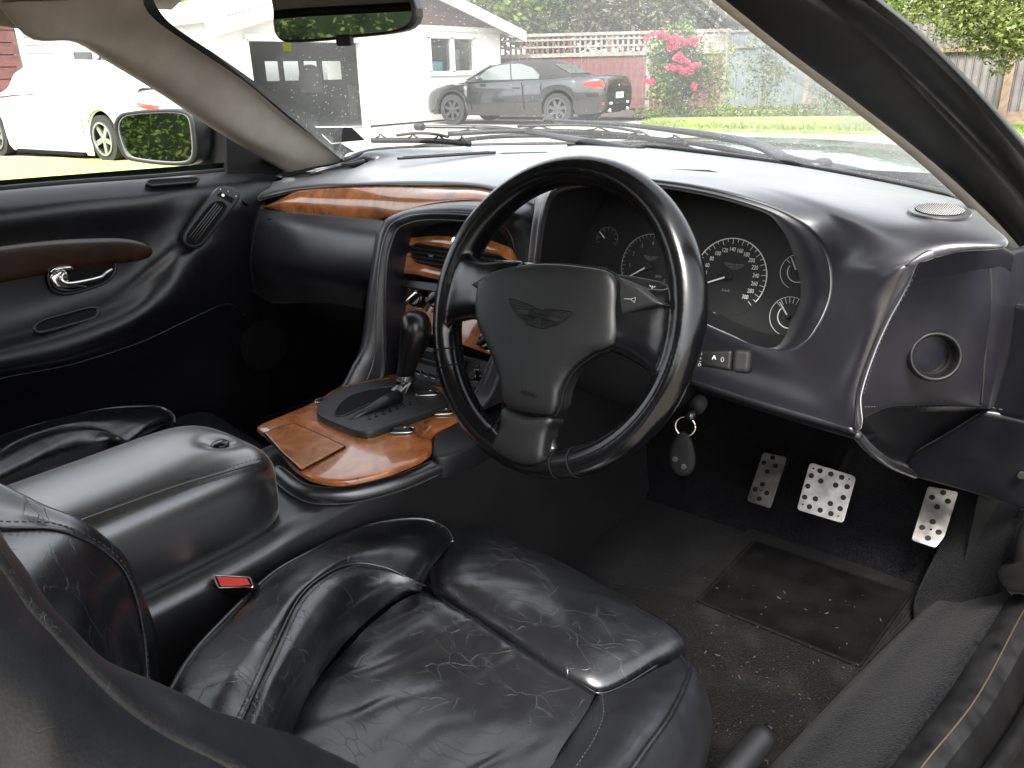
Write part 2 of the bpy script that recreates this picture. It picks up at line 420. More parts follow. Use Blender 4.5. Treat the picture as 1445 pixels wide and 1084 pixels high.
msk = ramp(nt, nz.outputs[0], [(.36, (0, 0, 0)), (.58, (.6, .6, .6))])
mm = N(nt, 'ShaderNodeMath', operation='MULTIPLY'); nt.links.new(spd, mm.inputs[0]); nt.links.new(msk, mm.inputs[1])
film = ramp(nt, nz.outputs[0], [(.3, (.08, .08, .08)), (.7, (.17, .17, .17))])
ad = N(nt, 'ShaderNodeMath', operation='ADD'); nt.links.new(mm.outputs[0], ad.inputs[0]); nt.links.new(film, ad.inputs[1])
m2 = nt.nodes.new('ShaderNodeMixShader'); nt.links.new(ad.outputs[0], m2.inputs[0]); nt.links.new(m1.outputs[0], m2.inputs[1]); nt.links.new(ds.outputs[0], m2.inputs[2])
nt.links.new(m2.outputs[0], nt.nodes['Material Output'].inputs[0])
M_['glass'] = gm
gm2, nt, b = newmat('clear_side_glass'); nt.nodes.remove(b)
tr = N(nt, 'ShaderNodeBsdfTransparent'); tr.inputs[0].default_value = (.96, .98, .96, 1); gl = N(nt, 'ShaderNodeBsdfGlossy', Roughness=.01); fr = N(nt, 'ShaderNodeFresnel', IOR=1.3)
m1 = nt.nodes.new('ShaderNodeMixShader'); nt.links.new(fr.outputs[0], m1.inputs[0]); nt.links.new(tr.outputs[0], m1.inputs[1]); nt.links.new(gl.outputs[0], m1.inputs[2])
nt.links.new(m1.outputs[0], nt.nodes['Material Output'].inputs[0]); M_['clear'] = gm2

off = V(0, .015, .004)
g0 = np.array(curve(WB, 40))+V(0, .02, -.006); g1 = np.array(curve(HEAD, 40))+V(0, .012, .012)
G = np.array([g0*(1-t)+g1*t+np.outer(np.sin(np.linspace(0, pi, 40)), V(0, .018, .03))*sin(pi*t) for t in np.linspace(0, 1, 9)])
ws = grid_mesh('windscreen', G, M_['glass'], car)
mod_solid(ws, .0)
ws.modifiers.clear()
tube('windscreen_seal', np.array(curve(WB[:-1], 60))+V(0, .012, -.001), .006, M_['rubber'], car)

# passenger side pillar, beige
pin = XS((178, -14, -.49), (182, 14, -.50), (205, 38, -.515), (262, 76, -.54), (330, 121, -.565), (400, 178, -.595), (478, 229, -.622))
pmid = XS((95, -14, -.52), (120, 22, -.525), (155, 52, -.54), (215, 95, -.56), (290, 145, -.585), (360, 198, -.61), (440, 236, -.635))
pout = XS((-10, -14, -.54), (50, 52, -.54), (112, 58, -.55), (165, 90, -.575), (235, 133, -.60), (305, 180, -.625), (408, 243, -.66))
pback = [p+V(-.03, .005, 0) for p in pout]
surf('windscreen_pillar', [[p+V(.012, .022, .004) for p in pin], pin, pmid, pout, pback], M_['beige'], car, nu=50, nv=6, label='beige left windscreen pillar trim')
# the black bonded edge of the windscreen beside it
se = [p+V(.004, .012, .002) for p in pin]
sb = XS((196, -14, -.495), (206, 10, -.50), (232, 38, -.515), (290, 76, -.54), (355, 121, -.565), (420, 170, -.595), (492, 216, -.615))
surf('windscreen_edge', [se, [(a+b_)/2+V(-.003, -.004, 0) for a, b_ in zip(se, sb)], sb, [p+V(.0, .02, .0) for p in sb]], M_['rubber'], car, nu=50, nv=5)
# roof lining
RL = []
for y in np.linspace(.08, -1.5, 12):
    zz = 1.225 - .0*y if y > -.9 else 1.225-.35*(y+.9)**2
    xl = -.50-.03*min(1, (0.1-y)); RL.append([V(xl-.03, y-.02, zz-.035), V(xl*.85, y, zz+.008), V(xl*.4, y+.03, zz+.03), V(0, y+.04, zz+.035), V(.2, y+.03, zz+.03), V(.42, y, zz+.01), V(.53, y-.02, zz-.03)])
surf('roof_lining', RL, M_['beige'], car, nu=30, nv=3, thick=.012)
hd = [V(-.53, .0, 1.19)+V(0, 0, 0)]
surf('roof_panel', [[p+V(0, 0, .03) for p in r] for r in RL], M_['paint'], car, nu=20, nv=2, thick=.006)
# cant rail above the passenger door window
rail = ZS((-60, 22, 1.17), (0, 30, 1.165), (50, 44, 1.155), (110, 56, 1.14))
r0 = [V(-.55, -1.3, 1.14), V(-.565, -.9, 1.17), V(-.57, -.5, 1.185), XS((20, 40, -.60))[0], XS((60, 50, -.585))[0]]
r1 = [p+V(.05, 0, .05) for p in r0]; r2 = [p+V(-.03, 0, .02) for p in r0]
surf('cant_rail', [r1, [p+V(.02, 0, .012) for p in r0], r0, r2], M_['beige'], car, nu=30, nv=4)
# rear of the cabin
for sx in (-1, 1):
    q = [[V(sx*.56, -1.0, .80), V(sx*.54, -1.02, 1.0), V(sx*.50, -1.05, 1.20)], [V(sx*.56, -1.35, .82), V(sx*.52, -1.35, 1.0), V(sx*.47, -1.3, 1.16)], [V(sx*.52, -1.75, .84), V(sx*.48, -1.6, .98), V(sx*.44, -1.45, 1.1)]]
    surf('rear_pillar', q, M_['beige'], car, nu=10, nv=5, thick=.01)
box('rear_bulkhead', (0, -1.3, .5), (1.3, .05, .66), M_['carpet'], car)
box('parcel_shelf', (0, -1.55, .84), (1.2, .5, .03), M_['carpet'], car)
tube('rear_window_seal', [V(-.5, -1.75, .86), V(-.42, -1.45, 1.1), V(0, -1.4, 1.14), V(.42, -1.45, 1.1), V(.5, -1.75, .86)], .012, M_['rubber'], car, smoothpath=30)

# driver side pillar: beige inner edge, fat door seal, body edge
dkp = [(970, -30), (1000, -4), (1100, 76), (1200, 152), (1300, 232), (1380, 308), (1432, 372), (1447, 420), (1462, 500)]
dky = [-.176, -.169, -.057, .09, .24, .35, .41, .43, .44]
d0 = YS(*[(a, b, y) for (a, b), y in zip(dkp, dky)])
d1 = YS(*[(a+dx, b-dy, y-.012) for (a, b), y, dx, dy in zip(dkp, dky, (10, 13, 13, 14, 14, 16, 20, 30, 40), (4, 4, 4, 4, 5, 6, 6, 4, 0))])
surf('windscreen_pillar', [[p+V(.0, .03, .0) for p in d0], d0, [(a+b_)/2+V(-.003, -.004, 0) for a, b_ in zip(d0, d1)], d1, [p+V(.01, .015, 0) for p in d1]], M_['beige'], car, nu=50, nv=5, label='beige right windscreen pillar trim')
s1 = d1
def yr(px, ys): return YS(*[(a, b, y) for (a, b), y in zip(px, ys)])
s2 = yr(((1065, -30), (1085, -4), (1180, 70), (1275, 145), (1352, 222), (1412, 292), (1450, 345), (1480, 400), (1500, 470)), (-.156, -.15, -.03, .11, .24, .33, .38, .40, .41))
s3 = yr(((1130, -30), (1150, -4), (1232, 62), (1312, 135), (1380, 205), (1436, 270), (1475, 325), (1505, 375), (1530, 440)), (-.13, -.12, -.02, .12, .24, .32, .37, .40, .41))
s4 = yr(((1190, -30), (1213, -4), (1288, 58), (1360, 128), (1415, 190), (1462, 245), (1500, 300), (1530, 350), (1560, 410)), (-.10, -.09, 0, .13, .24, .32, .37, .39, .40))
s5 = yr(((1208, -30), (1232, -4), (1303, 55), (1374, 126), (1428, 184), (1474, 238), (1510, 292), (1540, 342), (1570, 400)), (-.095, -.085, .005, .135, .245, .325, .375, .395, .405))
def midp(a, b_, n, s): return [(p+q)/2+V(*n)*s for p, q in zip(a, b_)]
nrm = (.55, -.8, .1)
surf('door_seal', [[p+V(-.01, .02, 0) for p in s1], s1, midp(s1, s2, nrm, .009), midp(s2, s3, nrm, .007), [p+V(0, .006, 0) for p in s3]], M_['rubber'], car, nu=70, nv=6)
surf('outer_seal', [[p+V(-.004, .010, 0) for p in s3], midp(s3, s4, nrm, .005), s4, [p+V(.0, .012, 0) for p in s4]], M_['rubber'], car, nu=60, nv=6)
surf('pillar_body_edge', [s4, midp(s4, s5, nrm, .002), s5, [p+V(.002, .012, .0) for p in s5]], M_['blackpaint'], car, nu=60, nv=4)

# cabin floor, tunnel side, firewall, kick panels
FZ = .2
vs = [V(-.75, -1.3, FZ), V(.74, -1.3, FZ), V(.74, .60, FZ), V(-.75, .60, FZ)]
box('cabin_floor', (0, -.36, FZ-.02), (1.5, 1.92, .04), M_['carpet'], car)
toe = [[V(-.8, .58, FZ), V(0, .58, FZ), V(.78, .58, FZ)], [V(-.8, .66, FZ+.06), V(0, .66, FZ+.06), V(.78, .66, FZ+.06)], [V(-.8, .78, .40), V(0, .78, .40), V(.78, .78, .40)], [V(-.8, .86, .62), V(0, .86, .62), V(.78, .86, .62)], [V(-.8, .90, .88), V(0, .90, .88), V(.78, .90, .88)]]
surf('firewall_carpet', toe, M_['carpet'], car, nu=20, nv=4, thick=.02)
# side carpet and sill on the driver side
sc_ = [ZS((1440, 720, .2))[0]]
sA = ZS((1345, 812, .2), (1285, 876, .2), (1215, 945, .2), (1096, 1069, .2), (1000, 1170, .2))
sB = ZS((1430, 845, .345), (1385, 905, .345), (1330, 985, .345), (1257, 1088, .345), (1190, 1190, .345))
sAm = [(p*.75+q*.25)+V(-.004, 0, .02) for p, q in zip(sA, sB)]
sBm = [(p*.15+q*.85)+V(0, 0, .012) for p, q in zip(sA, sB)]
surf('sill_carpet', [sA, sAm, [(p+q)/2+V(0, 0, .012) for p, q in zip(sA, sB)], sBm, sB], M_['carpet'], car, nu=40, nv=6, thick=.02)
# step in the side carpet towards the pedals
kA = ZS((1284, 876, .205), (1283, 840, .21), (1300, 800, .25)); 
k0 = [W(1287, 872, z=.21), W(1330, 890, z=.285), W(1382, 908, z=.35)]
k1 = [W(1292, 838, y=.50), W(1335, 850, y=.46), W(1400, 866, y=.41)]
k2 = [W(1335, 740, y=.60), W(1372, 745, y=.52), W(1425, 752, y=.42)]
k3 = [W(1350, 655, y=.66), W(1400, 680, y=.54), W(1455, 695, y=.43)]
surf('kick_carpet', [k0, k1, k2, k3], M_['carpet'], car, nu=24, nv=8, thick=.015)
# scuff plate and rubber of the sill
pA = ZS((1432, 838, .352), (1412, 868, .352), (1345, 975, .352), (1258, 1088, .352), (1180, 1200, .352))
pB = [W(1452, 842, z=.365), W(1432, 875, z=.365), W(1372, 985, z=.365), W(1290, 1088, z=.365), W(1215, 1200, z=.365)]
pC = [W(1475, 850, z=.355), W(1462, 880, z=.355), W(1402, 990, z=.355), W(1330, 1088, z=.355), W(1260, 1200, z=.355)]
pD = [p+V(.03, 0, -.03) for p in pC]; pE = [p+V(.09, 0, -.05) for p in pC]; pF = [p+V(.16, 0, -.12) for p in pC]
surf('scuff_plate', [[p+V(-.01, 0, -.02) for p in pA], pA, pB, pC], M_['vinylscr'], car, nu=40, nv=6)
tube('scuff_plate_line', [p+V(.004, 0, .0025) for p in pB], .0011, M_['gold'], car, smoothpath=50, sides=6)
surf('sill_rubber', [pC, pD, [p+V(0, 0, .012) for p in pE], pF, [p+V(0, 0, -.15) for p in pF]], M_['rubber'], car, nu=40, nv=6)
tube('sill_seal', [p+V(.035, 0, -.012) for p in pC], .010, M_['rubber'], car, smoothpath=50)
# rubber corner of the door seal at the foot of the pillar
dome('seal_corner', [W(a, b_, y=.33) for a, b_ in ((1407, 812), (1412, 800), (1428, 797), (1433, 770), (1440, 742), (1462, 722), (1480, 760), (1478, 832), (1440, 836), (1418, 830))], (-.1, -.95, .3), .012, M_['rubber'], car, skirt=.05, nu=60)
box('door_post', (.865, .52, .50), (.16, .06, .82), M_['blackpaint'], car)
box('left_kick_panel', (-.74, .62, .53), (.03, .80, .70), M_['carpet'], car)
box('left_sill', (-.76, -.3, .22), (.10, 1.9, .14), M_['carpet'], car)
box('rear_side_panel', (.80, -1.25, .62), (.04, .55, .80), M_['carpet'], car)
surf('centre_post', [[V(.84, -1.12, .2), V(.84, -1.12, .6), V(.80, -1.12, .92), V(.66, -1.12, 1.16)], [V(.84, -1.0, .2), V(.84, -.99, .6), V(.80, -.98, .92), V(.64, -.98, 1.17)]], M_['beige'], car, nu=20, nv=3, thick=.03)
# leather kick panel under the end of the dashboard
c2 = [W(1225, 575, y=.17), W(1290, 575, y=.29), W(1350, 574, y=.32), W(1392, 574, y=.33), W(1462, 590, y=.345)]
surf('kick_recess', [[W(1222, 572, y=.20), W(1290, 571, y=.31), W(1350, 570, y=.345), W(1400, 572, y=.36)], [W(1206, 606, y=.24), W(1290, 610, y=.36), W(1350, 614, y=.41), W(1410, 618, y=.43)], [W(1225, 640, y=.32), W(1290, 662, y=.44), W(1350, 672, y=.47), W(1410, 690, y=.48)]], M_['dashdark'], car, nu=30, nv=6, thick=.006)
surf('kick_panel', [[W(1392, 576, y=.333), W(1420, 581, y=.336), W(1464, 591, y=.345)], [W(1338, 610, y=.365), W(1400, 622, y=.37), W(1462, 636, y=.37)], [W(1284, 644, y=.40), W(1370, 665, y=.405), W(1460, 688, y=.392)], [W(1296, 668, y=.42), W(1380, 691, y=.425), W(1458, 716, y=.40)]], M_['dashface'], car, nu=30, nv=8, thick=.008)
tube('kick_panel_rim', [W(1208, 612, y=.165), W(1228, 634, y=.24), W(1256, 655, y=.34), W(1292, 670, y=.42)], .006, M_['dashface'], car, smoothpath=24)
stitches('kick_panel_stitching', [p+V(-.002, -.008, .003) for p in curve(c2, 60)], M_['thread'], car, pitch=.008, r=.0008)
mb = MB()
f1 = Frame(W(1441, 670, y=.375), (.9, .3, 0), (.3, -.9, .1)); prism('panel_fastener', f1, circ(.006, 16), 0, .004, M_['gloss'], car, bev=.001)

# bonnet and scuttle
bon = []
for k, y in enumerate((.99, 1.15, 1.4, 1.7, 2.0, 2.3, 2.5)):
    zc = (.885, .893, .885, .865, .83, .77, .66)[k]; hw = (.74, .76, .78, .80, .78, .70, .60)[k]; e = -.13*0
    bon.append([V(-hw, y-.30*(k < 2), zc-.14), V(-hw*.86, y-.16*(k < 3), zc-.055), V(-hw*.55, y-.02, zc-.012), V(-.15, y, zc+.006), V(.15, y, zc+.006), V(hw*.55, y-.02, zc-.012), V(hw*.86, y-.16*(k < 3), zc-.055), V(hw, y-.30*(k < 2), zc-.14)])
surf('bonnet', bon, M_['paint'], car, nu=50, nv=6, thick=.02)
sk0 = np.array(curve(WB, 40))+V(0, .025, -.012); sk1 = np.array([V(x, .99-.30*abs(x/.74)**2.2+.03, .872-.08*abs(x/.74)**3) for x in np.linspace(-.72, .74, 40)])
grid_mesh('scuttle_panel', np.array([sk0, (sk0+sk1)/2+V(0, 0, -.012), sk1]), M_['matt'], car)
for s_ in (-1, 1):
    wg = [[V(s_*.74, .35, .80), V(s_*.74, .9, .80), V(s_*.78, 1.6, .80), V(s_*.66, 2.4, .62)], [V(s_*.88, .35, .72), V(s_*.90, .9, .74), V(s_*.92, 1.6, .73), V(s_*.76, 2.4, .55)], [V(s_*.91, .35, .35), V(s_*.92, .9, .4), V(s_*.93, 1.6, .4), V(s_*.78, 2.4, .32)]]
    surf('front_wing', wg, M_['paint'], car, nu=30, nv=6, thick=.01)

# wipers
def wiper(label, pivot, arm, blade, hooks):
    t = thing('windscreen_wiper', label, 'wiper', pivot, 'wipers at the foot of the windscreen')
    t['group'] = 'wipers at the foot of the windscreen'
    n = len(arm); rr = np.interp(np.linspace(0, 1, 40), np.linspace(0, 1, n), [.013, .014, .011, .008, .006][:n] if n <= 5 else np.linspace(.013, .006, n))
    tube('wiper_arm', curve(arm, 40), rr, M_['plastic'], t, sides=10, flat=.7)
    prism('pivot_cap', Frame(pivot, (1, 0, 0), (0, -.2, 1)), circ(.017, 20), -.02, .016, M_['plastic'], t, bev=.005)
    bl = curve(blade, 40)
    tube('wiper_blade', bl+V(0, 0, -.002), .0045, M_['rubber'], t, sides=6, flat=1.5)
    mid = bl[10:31]+V(0, -.004, .010)+np.outer(np.sin(np.linspace(0, pi, 21)), V(0, -.002, .006))
    b_ = tube('blade_bridge', mid, .0035, M_['plastic'], t, sides=6)
    for q in hooks:
        i = int(q*39); a = bl[i]; c = bl[min(39, i+5)]
        tube('blade_claw', curve([a+V(0, 0, .001), (a+c)/2+V(0, -.003, .009), bl[i]*.5+c*.5+V(0, -.003, .014), c+V(0, 0, .001)], 12), .0022, M_['plastic'], t, sides=5)
    prism('arm_joint', Frame(arm[-1], (1, 0, 0), (0, -.5, .9)), rrect(.035, .016, .005), -.008, .008, M_['plastic'], t, bev=.002)
    return t
wz = .925
wiper('long black wiper whose arm pivots at the right end of the windscreen foot', W(1160, 238, z=.90),
      ZS((1160, 236, .905), (1110, 224, .912), (1048, 199, .925), (900, 178, .94), (775, 170, .945)),
      ZS((632, 188, .925), (720, 184, .93), (850, 187, .926), (970, 202, .918)), (.05, .28, .5, .7, .88))
wiper('shorter black wiper lying at the lower left of the windscreen', W(900, 214, z=.90),
      ZS((900, 213, .905), (850, 204, .91), (760, 189, .922), (690, 180, .935), (592, 179, .94)),
      ZS((524, 197, .925), (580, 197, .925), (620, 198, .924), (664, 202, .92)), (.05, .35, .6, .85))
tube('scuttle_strip', ZS((560, 212, .90), (700, 193, .905), (850, 193, .905), (960, 200, .905), (1100, 226, .905), (1170, 242, .90)), .006, M_['rubber'], car, smoothpath=50)
# stickers on the glass
st = Frame(W(478, 200, t=1.80), (-.2, .98, 0), (.5, -.6, .55))
stk = [st.L(*p) for p in ((444, 180), (497, 180), (516, 199), (468, 203))]
tag(prism('glass_sticker', st, stk, 0, .001, simple('charcoal_sticker', (.006, .006, .0065), .9, spec=.1, nscale=60, namp=.4), None), 'charcoal four-sided sticker low on the left corner of the windscreen', 'sticker')
o = [st.L(*p) for p in ((444, 180), (497, 180), (516, 199), (468, 203))]
mbx = MB(); mbx.tube([st.P(*q, .001) for q in o+[o[0]]], .0012, sides=4); mbx.build('sticker_border', M_['print'], bpy.data.objects['glass_sticker'])
sf = Frame(W(404, 67, t=1.3), (.7, .7, 0), (.6, -.6, .5)); a_ = [sf.L(*p) for p in ((399, 61), (411, 61), (411, 73), (400, 73))]
tag(prism('mirror_sticker', sf, a_, 0, .0008, simple('lime_sticker', (.45, .5, .03), .6)), 'tiny lime green square sticker on the glass below the rear-view mirror', 'sticker')

# rear-view mirror
mc = W(486, 8, t=.98)
rm = thing('rear_view_mirror', 'black framed rear-view mirror hanging at the top of the windscreen', 'mirror', mc)
mn = V(.37, -.92, -.043); mf = Frame(mc, (.8, .6, .03), mn)
mo = [mf.L(*p) for p in ((384, -40), (383, 10), (384, 40), (390, 55), (402, 60), (440, 59), (490, 54), (540, 49), (570, 43), (584, 33), (587, 15), (580, -8), (570, -40))]
mo = [tuple(q) for q in curve([(a, b_, 0) for a, b_ in mo], 60, True)[:, :2]]
prism('mirror_housing', mf, mo, -.028, 0, M_['plastic'], rm, bev=.006)
cxm, cym = np.mean(mo, axis=0)
M_['mirror'] = simple('mirror_silver', (.72, .74, .72), .015, metal=1.)
prism('mirror_glass', mf, [(cxm+(a-cxm)*.95, cym+(b_-cym)*.92) for a, b_ in mo], .0, .0012, M_['mirror'], rm)
tb = Frame(W(483, 57, t=.98), (.8, .6, 0), mn); prism('dip_tab', tb, rrect(.021, .013, .003), -.012, -.002, M_['plastic'], rm, bev=.002)
tube('mirror_stalk', [mc+V(.0, .02, .02), mc+V(-.03, .07, .07), mc+V(-.05, .10, .10)], .009, M_['plastic'], rm, smoothpath=12)

# the opened driver's door, swung out ahead of the opening
dd = thing('driver_door', "opened driver's door standing out beside the front wing", 'car door', (.90, .44, .25))
Rz = np.array([[cos(radians(-62)), -sin(radians(-62)), 0], [sin(radians(-62)), cos(radians(-62)), 0], [0, 0, 1]])
rt = lambda p: V(.91, .46, 0)+Rz@V(0, 0, 0)+V(sin(radians(58))*p[0]+cos(radians(58))*p[1], -cos(radians(58))*p[0]+sin(radians(58))*p[1], p[2])
surf('door_panel', [[rt((0, 0, .22)), rt((1.1, 0, .22))], [rt((0, 0, .55)), rt((1.1, 0, .55))], [rt((0, .01, .90)), rt((1.1, .01, .93))]], M_['door'], dd, nu=12, nv=5, thick=.05)
surf('door_skin', [[rt((0, .10, .22)), rt((1.1, .10, .22))], [rt((0, .16, .55)), rt((1.1, .16, .55))], [rt((0, .08, .90)), rt((1.1, .08, .93))]], M_['paint'], dd, nu=12, nv=5, thick=.01)
# ================================================================== dashboard
dash = thing('dashboard', 'wide black leather dashboard with a walnut strip, running under the windscreen', 'dashboard', (0, .4, .8))
# passenger half of the top
a0 = [W(440, 243, z=.885), W(478, 231, z=.898)]+[W(x, y+4, z=.90) for x, y in ((520, 213), (600, 208), (700, 205), (800, 204))]
a1 = YS((398, 252, .42), (450, 240, .50), (520, 231, .55), (610, 226, .58), (690, 225, .58), (800, 226, .58))
a2 = YS((378, 264, .33), (440, 252, .37), (520, 248, .38), (610, 246, .39), (690, 247, .39), (780, 252, .37))
a3 = YS((368, 276, .275), (430, 264, .29), (520, 259, .29), (610, 258, .285), (690, 263, .28), (760, 285, .26))
a4 = YS((364, 284, .262), (425, 270, .275), (520, 264, .275), (610, 263, .27), (690, 269, .262), (757, 297, .245))
surf('dash_top', [a0, a1, a2, a3, a4], M_['dash'], dash, nu=70, nv=10, thick=.006)
# walnut strip
w0 = YS((374, 293, .262), (383, 280, .266), (425, 270, .272), (520, 264, .272), (610, 263, .268), (690, 269, .26), (740, 286, .25), (757, 301, .24))
w2 = YS((374, 294, .26), (400, 298, .25), (470, 303, .248), (540, 309, .242), (572, 296, .228), (640, 283, .22), (712, 290, .215), (757, 318, .225))
w1 = [(p+q)/2+V(0, -.008, .004) for p, q in zip(curve(w0, 8), curve(w2, 8))]
w2r = [p+V(0, .008, -.006) for p in curve(w2, 8)]
surf('walnut_strip', [[p+V(0, .012, 0) for p in curve(w0, 8)], curve(w0, 8), w1, curve(w2, 8), w2r], M_['wood'], dash, nu=90, nv=6)
tube('strip_moulding', curve([p+V(0, -.001, -.003) for p in w2[:4]], 40), .002, M_['plastic'], dash, sides=6)
# glovebox
gb0 = YS((372, 297, .262), (410, 301, .25), (470, 307, .248), (546, 313, .243))
gb1 = YS((362, 325, .235), (405, 328, .215), (465, 334, .21), (536, 344, .21))
gb2 = YS((356, 372, .225), (402, 376, .20), (460, 383, .195), (526, 397, .20))
gb3 = YS((360, 400, .25), (405, 402, .24), (458, 404, .24), (517, 417, .24))
gb4 = YS((366, 425, .32), (408, 425, .32), (458, 425, .32), (515, 432, .32))
surf('glovebox_lid', [gb0, gb1, gb2, gb3, gb4], M_['dashface'], dash, nu=40, nv=8, thick=.006)
gf = Frame(W(382, 310, y=.235), (1, 0, 0), (0, -1, .15)); prism('glovebox_lock', gf, rrect(.016, .006, .002), -.004, .002, M_['plastic'], dash, bev=.001)
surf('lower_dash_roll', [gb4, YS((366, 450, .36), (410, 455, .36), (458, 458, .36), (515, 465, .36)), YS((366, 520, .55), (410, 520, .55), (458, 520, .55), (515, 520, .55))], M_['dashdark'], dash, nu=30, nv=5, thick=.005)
# rolled left end of the dashboard
e0 = [W(440, 243, z=.885), W(408, 252, y=.40), W(378, 268, y=.31), W(366, 290, y=.262), W(357, 330, y=.235), W(351, 374, y=.225), W(356, 405, y=.25), W(362, 428, y=.32)]
e1 = [p+V(-.022, -.004, .001) for p in e0]; e2 = [p+V(-.036, .018, -.004) for p in e0]; e3 = [p+V(-.036, .06, -.01) for p in e0]
ee = [W(444, 242, z=.885), W(411, 252, y=.40), W(382, 270, y=.31), W(373, 294, y=.262), W(363, 330, y=.235), W(357, 374, y=.225), W(361, 404, y=.25), W(367, 428, y=.32)]
surf('dash_end_roll', [ee, e0, e1, e2, e3], M_['dashface'], dash, nu=50, nv=6)

surf('dash_corner', [[W(318, 246, y=.24), W(365, 243, y=.36), W(412, 242, y=.50), W(478, 229, y=.60)], [W(325, 262, y=.22), W(362, 264, y=.28), W(400, 260, y=.40), (W(445, 252, y=.50))], [W(335, 290, y=.20)+V(0, .02, 0), W(358, 300, y=.27), W(385, 300, y=.30), W(430, 280, y=.36)]], M_['dashdark'], dash, nu=24, nv=6, thick=.004)
# binnacle: rings round the instrument opening
OPA = [ # opening edge, outer lip line
 (762, 405, .185), (764, 350, .175), (772, 300, .165), (782, 274, .16), (812, 261, .155), (870, 257, .15), (950, 264, .15), (1040, 283, .15), (1105, 308, .155), (1148, 343, .16), (1168, 395, .165), (1160, 440, .175), (1138, 474, .185), (1105, 490, .195), (1060, 482, .20), (1018, 462, .205), (1000, 440, .21), (930, 425, .215), (850, 418, .21), (790, 418, .20)]
OUT = [ # outer boundary of the leather body
 (745, 420, 'y', .22), (748, 360, 'y', .22), (752, 320, 'y', .225), (757, 292, 'y', .25), (770, 250, 'y', .38), (800, 208, 'z', .90), (925, 211, 'z', .90), (1030, 224, 'z', .90), (1150, 242, 'z', .90), (1250, 260, 'z', .90), (1340, 282, 'z', .902), (1412, 346, 'z', .90),
 (1350, 351, 'z', .893), (1297, 361, 'z', .885), (1272, 410, 'y', .145), (1240, 475, 'y', .14), (1215, 540, 'y', .145), (1205, 608, 'y', .155), (1130, 584, 'y', .17), (1050, 558, 'y', .185), (990, 530, 'y', .20), (900, 500, 'y', .22), (800, 470, 'y', .22)]
def okt(l): return [W(a, b, **{k: v}) for a, b, k, v in l]
# matched stations (opening -> mid -> outer)
ST = [
 ((762, 405, .185), (754, 410, .20), ('y', 746, 420, .22)),
 ((764, 350, .175), (757, 350, .185), ('y', 748, 360, .22)),
 ((772, 300, .165), (764, 298, .19), ('y', 755, 305, .235)),
 ((786, 270, .16), (775, 262, .23), ('y', 765, 262, .34)),
 ((825, 259, .155), (822, 243, .30), ('z', 800, 208, .90)),
 ((880, 257, .15), (880, 240, .30), ('z', 900, 209, .90)),
 ((950, 264, .15), (960, 243, .30), ('z', 1000, 220, .90)),
 ((1020, 278, .15), (1045, 252, .28), ('z', 1110, 234, .90)),
 ((1080, 297, .155), (1120, 268, .24), ('z', 1210, 252, .90)),
 ((1120, 317, .155), (1180, 288, .20), ('z', 1290, 268, .90)),
 ((1142, 336, .158), (1222, 308, .17), ('z', 1352, 286, .902)),
 ((1155, 356, .16), (1250, 328, .15), ('z', 1390, 318, .902)),
 ((1163, 376, .163), (1255, 352, .135), ('z', 1412, 345, .897)),
 ((1167, 392, .165), (1245, 375, .125), ('z', 1355, 351, .890)),
 ((1168, 408, .167), (1236, 396, .125), ('z', 1298, 361, .882)),
 ((1166, 424, .17), (1225, 425, .13), ('y', 1276, 404, .145)),
 ((1160, 440, .175), (1215, 458, .14), ('y', 1248, 455, .142)),
 ((1150, 458, .18), (1200, 495, .15), ('y', 1225, 510, .145)),
 ((1134, 477, .186), (1180, 530, .16), ('y', 1210, 560, .15)),
 ((1105, 490, .195), (1150, 545, .17), ('y', 1206, 606, .158)),
 ((1060, 482, .20), (1090, 530, .185), ('y', 1140, 588, .17)),
 ((1018, 464, .205), (1030, 510, .20), ('y', 1050, 560, .185)),
 ((960, 440, .21), (960, 490, .21), ('y', 970, 535, .20)),
 ((860, 420, .21), (860, 460, .21), ('y', 860, 500, .215)),
 ((790, 418, .20), (785, 440, .21), ('y', 780, 470, .22)),
]
lip = [W(a, b, y=v) for (a, b, v), _, _ in ST]
mid = [W(a, b, y=v) for _, (a, b, v), _ in ST]
outr = [W(q[1], q[2], **{q[0]: q[3]}) for _, _, q in ST]
def ringrow(r): return cr(r, 6, True)
cen = np.mean(lip, axis=0)
def inner(px): pass
lipo = [p+(m-p)*.10+V(0, -.003, .002) for p, m in zip(lip, mid)]
lipi = []
for (a, b, v), _, _ in ST:   # inner occluding edge: wide rounded lip on the right
    k = max(0., min(1., (a-1080)/80.)); lipi.append(W(a-38*k, b+4-12*k*(b > 440), y=v+.012))
gauge = Frame(W(950, 400, y=.275), (1, 0, 0), (0, -.97, .24))
deep = []
for p in lipi:
    q = p+(cen-p)*.05; t = ((gauge.o-q)@gauge.n)/(V(0, 1, -.05)@gauge.n); deep.append(q+V(0, 1, -.05)*t*.97)
lipm = [(p+q)/2+V(0, -.006, .001) for p, q in zip(lipo, lipi)]
rows = [ringrow(r) for r in (lipi, lipm, lipo)]
body = [ringrow(r) for r in (lipo, [l*.55+m*.45+V(0, -.002, .003) for l, m in zip(lipo, mid)], mid, [m*.5+o_*.5+(V(0, -.004, .006) if i < 13 else V(.004, -.008, .0)) for i, (m, o_) in enumerate(zip(mid, outr))], outr, [o_+V(0, .010, -.003) for o_ in outr])]
def gridrows(rows, nv): return np.stack([cr(np.array(rows)[:, i], nv) for i in range(len(rows[0]))], 1)
b1 = grid_mesh('binnacle_hood', gridrows(body, 6), M_['dash'], dash, closed_u=True)
b2 = grid_mesh('binnacle_lip', gridrows(rows, 5), M_['dash'], dash, closed_u=True)
b3 = grid_mesh('binnacle_recess', gridrows([ringrow(lipi), ringrow(deep)], 4), M_['plastic'], dash, closed_u=True)
